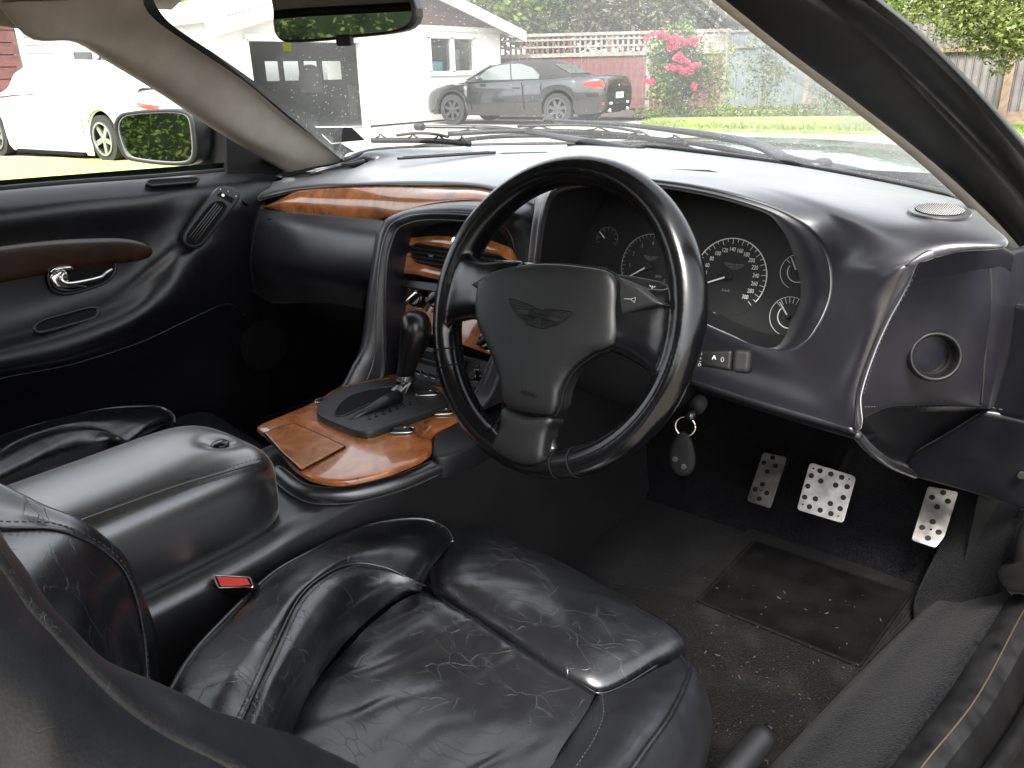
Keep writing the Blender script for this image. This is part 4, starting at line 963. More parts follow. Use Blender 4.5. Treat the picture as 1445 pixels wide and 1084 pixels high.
# radio
rf_ = Frame(SF.P(0, 0, -.016), (1, 0, 0), SF.n)
ro = [rf_.L(*p) for p in ((592, 478), (700, 507), (688, 545), (676, 562), (655, 560), (585, 533))]
q = np.array([rf_.L(600, 492), rf_.L(694, 520), rf_.L(672, 556), rf_.L(588, 530)])
ryc = q[:, 1].mean(); 
rad = prism('radio', rf_, rrect(.205, .062, .005, c=(.004, ryc)), -.010, .002, M_['plastic'], stack, bev=.002)
prism('radio_display', rf_, rrect(.120, .014, .002, c=(.0, ryc+.017)), .002, .0028, M_['gloss'], rad)
prism('cassette_slot', rf_, rrect(.115, .007, .002, c=(.0, ryc+.004)), .002, .003, M_['matt'], rad)
for k in range(6): prism('radio_button', rf_, rrect(.014, .006, .0015, c=(-.045+k*.018, ryc-.014)), .002, .0045, M_['gloss'], rad, bev=.001); prism('radio_button_print', rf_, rrect(.008, .0012, .0004, c=(-.045+k*.018, ryc-.0195)), .002, .0024, M_['print'], rad)
for sx in (-1, 1):
    kk = prism('radio_knob', rf_, circ(.009, 24, (sx*.083, ryc+.004)), .002, .014, M_['gloss'], rad, bev=.002)
    prism('radio_button', rf_, rrect(.014, .007, .002, c=(sx*.078, ryc-.018)), .002, .005, M_['plastic'], rad, bev=.001)
    ringmesh('knob_ring', rf_, .0098, .0108, .002, M_['chrome'], kk, c=(sx*.083, ryc+.004))
    prism('radio_button', rf_, rrect(.016, .006, .002, c=(sx*.078, ryc+.020)), .002, .005, M_['plastic'], rad, bev=.001)
text('radio_print', 'SONY', rf_, (.045, ryc+.024), .006, M_['printdim'], rad, h=.003)
prism('lower_pocket', rf_, rrect(.2, .02, .004, c=(0, ryc-.043)), -.02, -.002, M_['matt'], stack, bev=.002)

# ================================================================== centre console
con = thing('centre_console', 'walnut topped centre console running between the two front seats', 'console', (0, -.2, .4))
# leather body
cs = []
for x0_, z0_, hw in ():
    pass
def csec(y, top, hw, bot=.2): return [V(-hw-.02, y, bot), V(-hw-.008, y, (bot+top)/2), V(-hw, y, top-.02), V(-hw+.014, y, top-.002), V(0, y, top), V(hw-.014, y, top-.002), V(hw, y, top-.02), V(hw+.008, y, (bot+top)/2), V(hw+.025, y, bot)]
secs = [csec(-1.25, .54, .115), csec(-.9, .54, .115), csec(-.6, .535, .12), csec(-.35, .53, .122), csec(-.27, .535, .122), csec(-.15, .535, .125), csec(0, .535, .130), csec(.10, .54, .135), csec(.25, .55, .14), csec(.6, .55, .14)]
surf('console_body', secs, M_['console'], con, nu=44, nv=5)
# raised leather lips along the wood (right side)
wz0 = .565
wo = [(363, 608), (385, 597), (420, 583), (452, 568), (475, 553), (520, 540), (560, 532), (600, 536), (632, 548), (655, 570), (663, 590), (640, 605), (612, 618), (606, 645), (560, 668), (505, 683), (470, 686), (440, 680), (415, 664), (395, 640), (374, 618)]
WOO = [W(a, b, z=wz0) for a, b in wo]
wb = dome('walnut_top', WOO, (0, 0, 1), .010, M_['wood'], con, p=7, rings=16, nu=120, centre=W(530, 600, z=wz0), skirt=0, smooth_outline=True)
# walnut side flank, curving down to the leather
fl0 = [W(a, b, z=wz0) for a, b in ((386, 632), (405, 655), (425, 671), (450, 682), (478, 686), (520, 680), (570, 665), (607, 646))]
fl1 = [W(a, b, z=wz0-.012) for a, b in ((380, 640), (402, 666), (424, 681), (450, 690), (480, 694), (525, 687), (575, 671), (611, 650))]
# ashtray lid
al = [(372, 611), (395, 602), (415, 597), (450, 612), (488, 630), (455, 648), (425, 664), (398, 640)]
AL = [W(a, b, z=wz0+.0125) for a, b in al]
alf = Frame(np.mean(AL, axis=0), (1, 0, 0), (0, 0, 1)); alo = [(float((p-alf.o)@alf.u), float((p-alf.o)@alf.v)) for p in AL]
alo2 = resample([(a, b, 0) for a, b in alo], 60, True)[:, :2]
tube('ashtray_gap', [alf.P(a, b, -.001) for a, b in alo2], .0013, M_['matt'], con, closed=True, sides=6)
prism('ashtray_lid', alf, [(a*.965, b*.965) for a, b in alo], -.006, .0012, M_['wood'], con, bev=.0012)
# leather shoulder on the right of the wood
sh = [W(a, b, z=.56) for a, b in ((612, 615), (640, 600), (672, 582), (700, 563), (714, 585), (704, 612), (660, 638), (613, 649))]
dome('shoulder_pad', sh, (0, 0, 1), .012, M_['dashdark'], con, p=3, skirt=.03, nu=60)
stitches('shoulder_stitching', [p+V(0, 0, .004) for p in cr([W(a, b, z=.571) for a, b in ((618, 612), (645, 598), (675, 580), (697, 562))], 10)], M_['thread'], con, pitch=.005, r=.0006)
# soft edge running under the wood
ed = [W(a, b, z=zz) for a, b, zz in ((392, 668, .545), (420, 690, .545), (450, 699, .545), (500, 697, .545), (560, 682, .545), (610, 662, .545), (660, 640, .545), (700, 618, .545))]
tube('console_edge_roll', ed, .012, M_['console'], con, smoothpath=60, sides=12)
# gear selector plate
gz = .582
gp = [(447, 580), (453, 570), (478, 553), (515, 543), (560, 537), (592, 538), (612, 548), (628, 562), (631, 573), (600, 586), (560, 600), (525, 612), (505, 612), (480, 603), (452, 590)]
GP = [W(a, b, z=gz) for a, b in gp]
dome('selector_plate', GP, (0, 0, 1), .006, simple('selector_plastic', (.014, .014, .0145), .45, bmp=.2, bscale=900, bdist=.0002), con, p=9, rings=14, skirt=.016, nu=100, centre=W(540, 575, z=gz))
gfr = Frame(W(540, 575, z=gz+.006), (1, 0, 0), (0, 0, 1))
so_ = [gfr.L(*p) for p in ((473, 586), (480, 571), (500, 557), (530, 549), (556, 547), (556, 556), (535, 565), (505, 578), (485, 587))]
so_ = [tuple(q) for q in curve([(a, b, 0) for a, b in so_], 40, True)[:, :2]]
prism('selector_slot', gfr, so_, -.001, .0006, M_['matt'], con)
tube('slot_rim', [gfr.P(a, b, .0004) for a, b in so_], .0016, M_['plastic'], con, closed=True, sides=6)
# gate marks: dots and half-moon letters
p0, p1 = V(*gfr.L(521, 592), 0), V(*gfr.L(579, 571), 0)
an = atan2(p1[1]-p0[1], p1[0]-p0[0])
for k, ch in enumerate('PRND432'):
    q = p0+(p1-p0)*k/6
    text('gate_print', ch, gfr, (q[0], q[1]), .0085, M_['matt'], con, h=.0006, rot=an*0+.0, ext=.0003)
    prism('gate_dot', gfr, circ(.0016, 10, (q[0]-.008, q[1]+.006)), .0, .0008, M_['matt'], con)
for (px, py), (w_, h_), zz in (((567, 608), (.034, .016), .5765), ((625, 582), (.034, .016), .5765), ((459, 566), (.03, .013), .5765), ((603, 556), (.034, .014), .5885)):
    bf = Frame(W(px, py, z=zz), (.75, .66, 0), (0, 0, 1))
    b_ = prism('console_switch', bf, rrect(w_, h_, h_*.45, 8), -.006, .003, M_['gloss'], con, bev=.0015)
    prism('switch_rocker', bf, rrect(w_*.75, h_*.6, h_*.28, 8), .003, .0055, M_['plastic'], b_, bev=.001)
    ringm = [bf.P(a, b2, .001) for a, b2 in rrect(w_*1.12, h_*1.2, h_*.55, 8)]; tube('switch_bezel', ringm, .0010, M_['chrome'], b_, closed=True, sides=5)
    prism('switch_mark', bf, rrect(w_*.10, h_*.2, h_*.05, 4, c=(w_*.15, 0)), .0055, .006, M_['print'], b_)

# gear lever
kx = W(587, 465, x=.0)
gl2 = thing('gear_lever', 'automatic gear lever with a rounded black leather knob and gaiter', 'gear lever', W(560, 560, z=.585))
def ringat(px, py, yy, rad, sq=1., n=28, tilt=.0):
    c_ = W(px, py, y=yy); return [c_+V(cos(2*pi*k/n), 0, tilt*cos(2*pi*k/n))*rad+V(0, sin(2*pi*k/n), 0)*rad*sq for k in range(n)]
ks = [ringat(584, 439, .078, .002), ringat(585, 441, .078, .012), ringat(586, 447, .078, .0205), ringat(587, 458, .077, .0248), ringat(587, 470, .076, .0255), ringat(585, 482, .075, .0245), ringat(582, 495, .073, .0215), ringat(578, 508, .070, .0175), ringat(575, 520, .067, .0145), ringat(573, 528, .066, .0135), ringat(573, 531, .066, .012)]
grid_mesh('lever_knob', gridrows(ks, 4), leather('knob_leather', (.004, .004, .0045), .34, grain=400, gstr=.3), gl2, closed_u=True)
gs = [ringat(573, 528, .066, .0150), ringat(572, 536, .063, .0155), ringat(571, 541, .06, .0135), ringat(568, 548, .056, .016), ringat(562, 556, .048, .020), ringat(555, 566, .036, .024)]
Gg = gridrows(gs, 5)
for j in range(Gg.shape[0]):
    c_ = Gg[j].mean(0)
    for i in range(Gg.shape[1]):
        a = 2*pi*i/Gg.shape[1]; fo2 = 1+.16*sin(a*6+j*.25)*min(1, j/8); Gg[j, i] = c_+(Gg[j, i]-c_)*fo2
grid_mesh('gaiter', Gg, M_['seat'], gl2, closed_u=True)
tube('gaiter_band', ringat(573, 534, .064, .0162), .0016, M_['seat'], gl2, closed=True, sides=6)
gt = [W(563, 556, z=.600), W(545, 562, z=.600), W(515, 578, z=.594), W(492, 590, z=.590)]
for q, dz in ((.0, -.004),):
    tube('gaiter_fold', [p+V(q, q*.3, dz) for p in gt], [.011, .009, .006, .003], M_['plastic'], gl2, smoothpath=4, sides=12)

# ================================================================== centre armrest
G = []
ys = [-.254, -.257, -.265, -.281, -.305, -.34, -.42, -.52, -.65, -.8, -1.0]
for k, y in enumerate(ys):
    s = [.30, .52, .72, .87, .96, 1, 1, 1, 1, 1, 1][k]; cx_, cz = -.002, .574+.0
    hw = .100*(.35+.65*s)if k < 5 else .100; hh = .066*s if k < 5 else .066
    zt = .006*(y+.3)*-1
    row = []
    for i in range(48):
        a = 2*pi*i/48; ex = .42
        row.append(V(cx_+hw*(abs(cos(a))**ex)*np.sign(cos(a)), y+.0*abs(cos(a)), cz+zt+hh*(abs(sin(a))**ex)*np.sign(sin(a))))
    G.append(resample(np.array(row), 96, True))
G = np.array(G)
dc_ = W(310, 624, z=.638)
G2 = gridrows([list(r) for r in G], 10)
for idx in np.ndindex(G2.shape[:2]):
    p = G2[idx]
    if p[2] > .60:
        d_ = hypot(p[0]-dc_[0], p[1]-dc_[1]); G2[idx] = p-V(0, 0, .012*math.exp(-(d_/.022)**2))
        p = G2[idx]; G2[idx] = p+V(0, 0, .006*(1-min(1, abs(p[0])/.1)**2))
ar = grid_mesh('armrest_lid', G2, M_['armrest'], con, closed_u=True)
mesh('lid_nose', [list(G[0][i]) for i in range(96)]+[list(G[0].mean(0)+V(0, .001, 0))], [(i, (i+1) % 96, 96) for i in range(96)], M_['armrest'], ar)
bf = Frame(dc_-V(0, 0, .003), (1, 0, 0), (0, 0, 1)); dome('release_button', [bf.P(*q, 0) for q in circ(.0115, 20)], (0, 0, 1), .004, M_['gloss'], ar, skirt=.004, nu=24)
sl_ = [W(a, b, x=.094) for a, b in ((110, 733), (160, 715), (240, 687), (320, 664), (366, 651))]
tube('armrest_seam', [p+V(.003, 0, 0) for p in sl_], .0018, M_['console'], ar, smoothpath=60, sides=6)
for dz in (.006, -.006):
    stitches('armrest_stitching', [p+V(.005, 0, dz) for p in cr(sl_, 12)], M_['thread'], ar, pitch=.0055, r=.0006)

# ================================================================== seats
def Zp(*p): return [W(a, b, z=v) for a, b, v in p]
seat = thing('driver_seat', "driver's seat in creased black leather with a separate thigh bolster", 'car seat', (.36, -.35, .25))
# centre cushion
c0 = Zp((600, 836, .452), (655, 868, .452), (720, 907, .452), (790, 950, .452), (842, 980, .452))
cm1 = Zp((560, 852, .448), (630, 895, .446), (700, 938, .444), (760, 975, .446), (826, 1008, .45))
cm2 = Zp((500, 905, .442), (580, 950, .430), (650, 990, .428), (720, 1030, .432), (790, 1060, .444))
cm3 = Zp((440, 970, .440), (520, 1015, .428), (600, 1055, .425), (680, 1100, .43), (755, 1135, .442))
cm4 = Zp((395, 1030, .445), (460, 1085, .435), (540, 1130, .432), (620, 1175, .435), (700, 1210, .445))
cm5 = Zp((340, 1110, .46), (400, 1170, .45), (480, 1215, .45), (560, 1260, .45), (640, 1290, .455))
cf = [p+V(0, .012, -.03) for p in c0]
fold = noise_wrinkle(.006, 5., (0, 0, 1), 3.1, (1.9, .7, 1))
def cush_wr(G):
    H = fold(G)
    for idx in np.ndindex(G.shape[:2]):
        p = G[idx]
        a = (p[0]-.36)*.55+(p[1]+.25)*.83   # raking folds
        H[idx] = H[idx]+V(0, 0, .0022*max(0, sin((p[0]*.9-p[1]*.45)*95+3*fbm(p, 5.)))**3*max(0, fbm(p, 8., 5.)+.5))
    return H
surf('centre_cushion', [cf, c0, cm1, cm2, cm3, cm4, cm5], M_['seat'], seat, nu=110, nv=20, wrinkle=cush_wr)
# thigh bolster
tp = [(606, 812), (610, 790), (622, 765), (640, 750), (663, 744), (700, 750), (791, 800), (882, 850), (955, 892), (969, 906), (958, 920), (928, 938), (882, 966), (846, 978), (809, 966), (768, 942), (700, 895), (636, 853), (612, 832)]
TP = Zp(*[(a, b, .438) for a, b in tp])
dome('thigh_bolster', TP, (0, -.10, 1), .030, M_['seat'], seat, p=2.25, rings=26, skirt=.035, nu=140, wrinkle=noise_wrinkle(.0018, 14., (0, 0, 1), 9.), centre=W(780, 848, z=.44))
tube('bolster_piping', Zp(*[(a, b, .436) for a, b in tp[11:]+tp[:4]]), .0032, M_['seat'], seat, smoothpath=90)
dome('bolster_base', [p+V(0, 0, -.05)+(p-W(780, 848, z=.438))*V(-.03, -.03, 0) for p in TP], (0, 0, 1), .004, M_['matt'], seat, p=4, rings=4, skirt=.03, nu=80)
# left bolster
L0 = Zp((235, 985, .52), (265, 935, .52), (300, 893, .516), (380, 815, .508), (439, 780, .502), (508, 746, .49), (563, 734, .48), (606, 735, .472), (632, 750, .462), (640, 768, .452))
Lm = Zp((290, 1010, .535), (318, 955, .535), (350, 915, .532), (412, 838, .523), (455, 803, .517), (508, 774, .505), (562, 765, .494), (598, 773, .484), (612, 785, .474), (612, 797, .462))
L1 = Zp((330, 1040, .528), (355, 985, .528), (380, 930, .526), (420, 848, .519), (460, 812, .512), (500, 797, .502), (540, 802, .490), (570, 815, .479), (586, 823, .470), (596, 826, .460))
L1b = [p+V(.006, -.001, .0018) for p in L1]
L2 = Zp((380, 1060, .505), (400, 1005, .507), (420, 965, .505), (462, 900, .50), (492, 862, .493), (520, 838, .485), (550, 828, .477), (573, 830, .470), (586, 833, .462), (595, 834, .456))
L3 = Zp((400, 1075, .45), (418, 1020, .45), (440, 972, .45), (482, 912, .45), (515, 880, .45), (545, 855, .45), (566, 843, .45), (580, 838, .448), (590, 838, .446), (598, 838, .445))
Ld = [p+V(-.006, .006, -.06) for p in L0]; Ld2 = [p+V(-.0, .0, -.20) for p in L0]
nw = noise_wrinkle(.0018, 14., (0, 0, 1), 4.)
surf('left_bolster', [Ld2, Ld, L0, Lm, L1], M_['seat'], seat, nu=100, nv=10, wrinkle=nw)
surf('left_bolster_inner', [[p+V(0, 0, -.001) for p in L1], L1b, [(p+q)/2+V(0, 0, .008) for p, q in zip(L1b, L2)], L2, L3], M_['seat'], seat, nu=100, nv=10, wrinkle=nw)
tube('bolster_piping', [p+V(0, 0, .001) for p in L0], .0030, M_['seat'], seat, smoothpath=100)
ls = cr([p+V(0, 0, .0022) for p in L1], 14)
stitches('bolster_stitching', ls+V(-.005, 0, .001), M_['thread'], seat, pitch=.0055, r=.0007)
stitches('bolster_stitching', ls+V(.010, 0, .0005), M_['thread'], seat, pitch=.0055, r=.0006)
tube('bolster_seam', ls+V(.002, 0, .0006), .0016, M_['seat'], seat, sides=6)
# right bolster
R0 = Zp((846, 981, .452), (838, 1002, .455), (820, 1040, .458), (795, 1080, .46), (765, 1125, .465), (730, 1180, .47))
R0a = Zp((850, 981, .458), (851, 1012, .464), (838, 1045, .470), (812, 1085, .474), (780, 1130, .478), (745, 1185, .48))
R1 = Zp((905, 955, .462), (905, 985, .478), (888, 1020, .486), (855, 1070, .490), (825, 1120, .492), (790, 1180, .495))
R2 = Zp((962, 926, .455), (971, 950, .465), (945, 1008, .475), (905, 1065, .480), (875, 1110, .483), (830, 1190, .487))
R3 = Zp((978, 945, .435), (993, 975, .44), (985, 1030, .44), (955, 1090, .44), (920, 1140, .44), (880, 1210, .44))
R4 = Zp((980, 985, .36), (1001, 1015, .36), (1003, 1050, .36), (985, 1100, .36), (950, 1160, .36), (900, 1240, .36))
R5 = [p+V(-.02, 0, -.13) for p in R4]
surf('right_bolster', [[p+V(-.035, .0, -.035) for p in R0], R0, R0a, R1, R2, R3, R4, R5], M_['seatdull'], seat, nu=90, nv=10, wrinkle=noise_wrinkle(.0035, 13., (0, 0, 1), 7.))
tube('bolster_piping', [p+V(.001, 0, .001) for p in R2], .0030, M_['seat'], seat, smoothpath=80)
stitches('bolster_stitching', cr([p+V(0, 0, .0018) for p in R0a], 12), M_['thread'], seat, pitch=.0055, r=.0006)
surf('seat_front_skirt', [[p+V(0, .0, -.03) for p in Zp((612, 800, .43), (700, 770, .43), (800, 825, .43), (900, 885, .43), (975, 930, .43))], [p+V(0, .01, -.20) for p in Zp((612, 800, .43), (700, 770, .43), (800, 825, .43), (900, 885, .43), (975, 930, .43))]], M_['matt'], seat, nu=20, nv=5)
box('seat_base', (.37, -.40, .27), (.36, .50, .10), M_['matt'], seat)
for x in (.2, .56): box('seat_rail', (x, -.3, .215), (.03, .6, .02), M_['plastic'], seat)
# backrest: far bolster
B0 = XS((-60, 660, .15), (0, 683, .16), (65, 716, .165), (125, 741, .17), (176, 786, .175), (200, 835, .18), (216, 880, .185), (222, 925, .19), (226, 970, .20))
Bm = XS((-60, 690, .175), (0, 712, .18), (65, 735, .185), (118, 757, .19), (165, 797, .195), (188, 842, .20), (204, 885, .205), (212, 928, .21), (216, 972, .22))
B1 = XS((-60, 738, .21), (0, 746, .21), (72, 748, .21), (115, 762, .21), (152, 784, .21), (176, 810, .213), (192, 850, .217), (202, 900, .22), (208, 975, .23))
B2 = XS((-60, 790, .26), (0, 800, .26), (50, 815, .26), (90, 835, .26), (120, 860, .265), (140, 890, .27), (155, 920, .275), (170, 950, .28), (185, 985, .285))
B3 = [p+V(.06, -.05, -.02) for p in B2]; B4 = [p+V(.17, -.09, -.04) for p in B2]
Bb = [p+V(-.03, -.03, -.03) for p in B0]; Bb2 = [p+V(-.02, -.14, -.06) for p in B0]
bw = noise_wrinkle(.0022, 12., (0, 1, 0), 2.)
surf('backrest_left_bolster', [Bb2, Bb, B0, Bm, B1], M_['seat'], seat, nu=90, nv=8, wrinkle=bw)
surf('backrest_panel', [B1, B2, B3, B4], M_['seat'], seat, nu=80, nv=8, wrinkle=bw)
tube('bolster_seam', [p+V(0, .001, .001) for p in B1], .0016, M_['seat'], seat, smoothpath=80, sides=6)
for dz in (.006, -.006): stitches('bolster_stitching', cr([p+V(.0, .002, dz) for p in B1], 12), M_['thread'], seat, pitch=.006, r=.0007)
# near bolster of the backrest
Npt = [(-60, 665, .52), (0, 756, .515), (30, 795, .51), (60, 838, .51), (90, 880, .505), (122, 919, .50), (165, 945, .50), (226, 969, .50), (311, 1006, .50), (420, 1043, .495), (510, 1088, .49), (600, 1140, .48)]
N0 = XS(*Npt)
Nm = XS((-60, 700, .545), (0, 792, .54), (28, 832, .535), (57, 872, .535), (88, 912, .53), (128, 950, .53), (172, 982, .53), (232, 1012, .53), (315, 1045, .53), (415, 1085, .525), (500, 1130, .52), (590, 1190, .51))
N1 = XS((-70, 720, .565), (-4, 812, .56), (22, 850, .56), (60, 890, .56), (95, 925, .555), (135, 965, .555), (180, 1004, .555), (235, 1040, .555), (300, 1072, .555), (380, 1115, .55), (460, 1165, .54), (550, 1220, .53))
Np = [p+V(.012, -.004, -.002) for p in N1]
N2 = XS((-100, 800, .595), (-40, 880, .59), (0, 920, .59), (40, 955, .59), (80, 990, .59), (120, 1030, .585), (165, 1070, .585), (210, 1110, .585), (260, 1150, .58), (320, 1190, .58), (390, 1240, .57), (470, 1300, .56))
N3 = XS((-160, 950, .60), (-100, 1010, .60), (-60, 1045, .60), (-20, 1080, .60), (20, 1115, .60), (60, 1150, .60), (105, 1190, .60), (150, 1230, .60), (200, 1270, .60), (260, 1310, .59), (330, 1360, .58), (410, 1420, .57))
Ni = [p+V(-.03, -.02, -.035) for p in N0]; Ni2 = [p+V(-.09, -.03, -.06) for p in N0]
nw2 = noise_wrinkle(.0035, 9., (.3, .8, .4), 12.)
surf('backrest_right_bolster', [Ni2, Ni, N0, Nm, N1], M_['seatdull'], seat, nu=120, nv=10, wrinkle=nw2)
surf('backrest_side', [N1, [p+V(.008, 0, 0) for p in N1], N2, N3], M_['seatdull'], seat, nu=90, nv=10, wrinkle=noise_wrinkle(.004, 7., (1, 0, 0), 5.))
tube('bolster_piping', [p+V(.003, .001, .001) for p in N1], .0042, leather('cracked_piping', (.008, .008, .009), .45, grain=300, gstr=.6, crease=.6, cscale=60, worn=.07), seat, smoothpath=140)

# body of the backrest and headrest
bk = []
for z_, y_, hw_, th_ in ((.40, -.66, .17, .07), (.55, -.70, .19, .08), (.72, -.755, .20, .085), (.88, -.82, .195, .08), (.99, -.865, .16, .06), (1.02, -.875, .10, .03)):
    bk.append([V(.355+hw_*np.sign(cos(a))*abs(cos(a))**.5, y_+th_*np.sign(sin(a))*abs(sin(a))**.6, z_) for a in np.linspace(0, 2*pi, 25)[:-1]])
surf('backrest_core', bk, M_['seatdull'], seat, nu=60, nv=6, closed=True)
hr = []
for z_, hw_, th_ in ((1.03, .04, .02), (1.05, .10, .045), (1.11, .125, .055), (1.18, .12, .05), (1.215, .07, .025), (1.22, .02, .01)):
    hr.append([V(.355+hw_*np.sign(cos(a))*abs(cos(a))**.6, -.90+th_*np.sign(sin(a))*abs(sin(a))**.7, z_-.03) for a in np.linspace(0, 2*pi, 25)[:-1]])
surf('headrest', hr, M_['seatdull'], seat, nu=48, nv=5, closed=True)
# the passenger seat is the same seat on the other side
ps = copy_tree(seat, (-.727, 0, 0))
ps.name = 'passenger_seat'; ps['label'] = 'black leather passenger seat half hidden behind the padded armrest'

# belt buckle
bc = W(330, 822, x=.150)
t = thing('belt_buckle', 'seat belt buckle with a red release button beside the driver seat', 'buckle', bc)
bfm = Frame(bc, (.85, .2, -.05), (.25, -.55, .8))
bo_ = [bfm.L(*p) for p in ((301, 812), (353, 815), (358, 829), (309, 830))]
prism('buckle_shell', bfm, bo_, -.05, -.001, M_['plastic'], t, bev=.002)
prism('release_button', bfm, [bfm.L(*p) for p in ((306, 814), (348, 816), (353, 825), (334, 828), (312, 828))], -.01, .0015, M_['red'], t, bev=.0008)
tube('buckle_rim', [bfm.P(a, b, .001) for a, b in resample([(a, b, 0) for a, b in bo_], 40, True)[:, :2]], .0010, M_['chrome'], t, closed=True, sides=5)
tube('buckle_stem', [bfm.P(.005, 0, -.05), bfm.P(.0, .0, -.10)+V(0, -.02, -.03), bfm.P(0, 0, -.14)+V(0, -.05, -.08)], .012, M_['rubber'], t, smoothpath=12, flat=2.)
# handbrake
ha, hb = W(1000, 1130, z=.33), W(1080, 1035, z=.345)
t = thing('handbrake_lever', 'round black handbrake grip lying beside the driver seat on the sill side', 'handbrake', ha)
tube('grip', [ha, ha*.5+hb*.5, hb*.9+ha*.1, hb, hb+(hb-ha)*.03], [.016, .017, .0175, .015, .006], M_['plastic'], t, sides=20, smoothpath=30) if False else tube('grip', curve([ha, ha*.5+hb*.5, hb*.95+ha*.05, hb+(hb-ha)*.02], 24), np.interp(np.linspace(0, 1, 24), [0, .5, .93, 1], [.0155, .0165, .0165, .011]), M_['plastic'], t, sides=20)
prism('grip_button', Frame(hb+(hb-ha)*.02, (1, -.6, 0), hb-ha), circ(.007, 16), 0, .008, M_['gloss'], t, bev=.002)

# ================================================================== floor mat, debris, pedals
mt = ZS((985, 850, .206), (1065, 765, .206), (1285, 840, .206), (1212, 942, .206))
mf2 = Frame((0, 0, .2), (1, 0, 0), (0, 0, 1))
big = [(.20, -.15), (.655, -.15), (.665, .30), (.70, .555), (.415, .56), (.40, .33), (.2, .3)]
fm = thing('floor_mat', 'worn black floor mat with a heel pad in front of the driver seat', 'mat', (.5, .2, .2))
prism('mat_pile', mf2, [(.22, -.2), (.64, -.2), (.70, .32), (.735, .58), (.40, .60), (.36, .3), (.22, .25)], 0, .006, M_['mat'], fm, bev=.003)
ho = [(p[0], p[1]) for p in mt]
prism('heel_pad', mf2, ho, .006, .0105, simple('heel_pad_rubber', (.0030, .0028, .0028), .85, spec=.08, nscale=18, namp=.7, bmp=.6, bscale=260, bdist=.002), fm, bev=.002)
hp = [V(a, b, .209) for a, b in ho]
tube('heel_pad_binding', resample(hp, 80, True), .0032, simple('dusty_binding', (.005, .0047, .0044), .9, spec=.08, nscale=60, namp=.5), fm, closed=True, sides=6)
mb = MB()
for _ in range(260):
    x = random.uniform(.40, .72); y = random.gauss(.14, .16)
    if y > .56 or x > .66+.12*max(0, y): continue
    a = random.uniform(0, pi); s = random.choice((.0006, .0007, .0009, .0013)); l = s*random.choice((1, 1.5, 2, 6))
    mb.box((x, y, .2125), (l, s, s*.6), np.array([[cos(a), -sin(a), 0], [sin(a), cos(a), 0], [0, 0, 1]]))
tag(mb.build('floor_crumbs', simple('dry_crumbs', (.07, .062, .05), .9, spec=.1)), 'pale crumbs and dry grass scattered over the floor mat', 'debris')['kind'] = 'stuff'
def pedal(label, corners, yc, holes, bolts, thick=.004, bevc=.006, curved=0., name='pedal'):
    P = [W(a, b, y=yy) for a, b, yy in corners]; c_ = np.mean(P, axis=0)
    u = (P[1]-P[0]); v_ = (P[0]-P[-1]); n_ = np.cross(u, v_)
    if n_[1] > 0: n_ = -n_
    f_ = Frame(c_, u, n_)
    t = thing(name, label, 'pedal', c_, 'foot pedals')
    o = [f_.L(a, b) for a, b, _ in corners]
    rr = []
    m = len(o)
    for i in range(m):
        p, q, r_ = V(*o[i-1], 0), V(*o[i], 0), V(*o[(i+1) % m], 0)
        d1 = (p-q)/np.linalg.norm(p-q); d2 = (r_-q)/np.linalg.norm(r_-q)
        for s in np.linspace(0, 1, 5): rr.append(tuple(((q+d1*bevc)*(1-s)**2+q*2*s*(1-s)+(q+d2*bevc)*s*s)[:2]))
    pl = prism('pedal_plate', f_, rr, 0, thick, M_['steel'], t, bev=.0008)
    for (a, b) in holes:
        h_ = f_.L(a, b); prism('grip_stud', f_, circ(.0048, 16, h_), thick-.0006, thick+.0012, M_['rubber'], t, bev=.0005)
    for (a, b) in bolts:
        h_ = f_.L(a, b); prism('bolt', f_, circ(.0018, 10, h_), thick, thick+.0010, M_['chrome'], t)
    tube('pedal_arm', [f_.P(0, .0, -.002), f_.P(0, .02, -.03), f_.P(0, .10, -.07)], .009, M_['matt'], t, smoothpath=12)
    prism('pedal_rubber', f_, [(a*.93, b*.93) for a, b in rr], -.008, 0, M_['rubber'], t)
    return t
zq = lambda x, y: (900+x*545/1221., 600+y*545/1221.)
pedal('left narrow drilled metal footrest pedal, dimmest of the three', ((*zq(398, 88), .60), (*zq(472, 104), .60), (*zq(420, 265), .52), (*zq(346, 240), .52)), 0, [zq(*q) for q in ((400, 122), (437, 132), (411, 150), (396, 190), (373, 206), (409, 218), (386, 236), (428, 106))], [zq(392, 211)], name='footrest_pedal')
pedal('square drilled metal brake pedal in the middle of the three', ((*zq(545, 118), .57), (*zq(692, 163), .57), (*zq(650, 312), .52), (*zq(503, 268), .52)), 0, [zq(*q) for q in ((578, 146), (612, 156), (646, 166), (550, 161), (580, 178), (627, 191), (663, 196), (539, 194), (529, 229), (563, 234), (610, 249), (651, 230), (544, 259), (578, 270), (612, 281), (641, 265))], [zq(557, 139), zq(524, 252), zq(635, 289), zq(670, 172)], bevc=.008, name='brake_pedal')
pedal('tall drilled metal accelerator pedal nearest the door sill', ((*zq(918, 196), .58), (*zq(1014, 214), .58), (*zq(970, 355), .51), (*zq(942, 391), .50), (*zq(865, 366), .50)), 0, [zq(*q) for q in ((931, 232), (981, 244), (947, 262), (933, 309), (900, 327), (952, 342), (918, 361), (966, 217))], [zq(928, 334)], bevc=.005, name='accelerator_pedal')

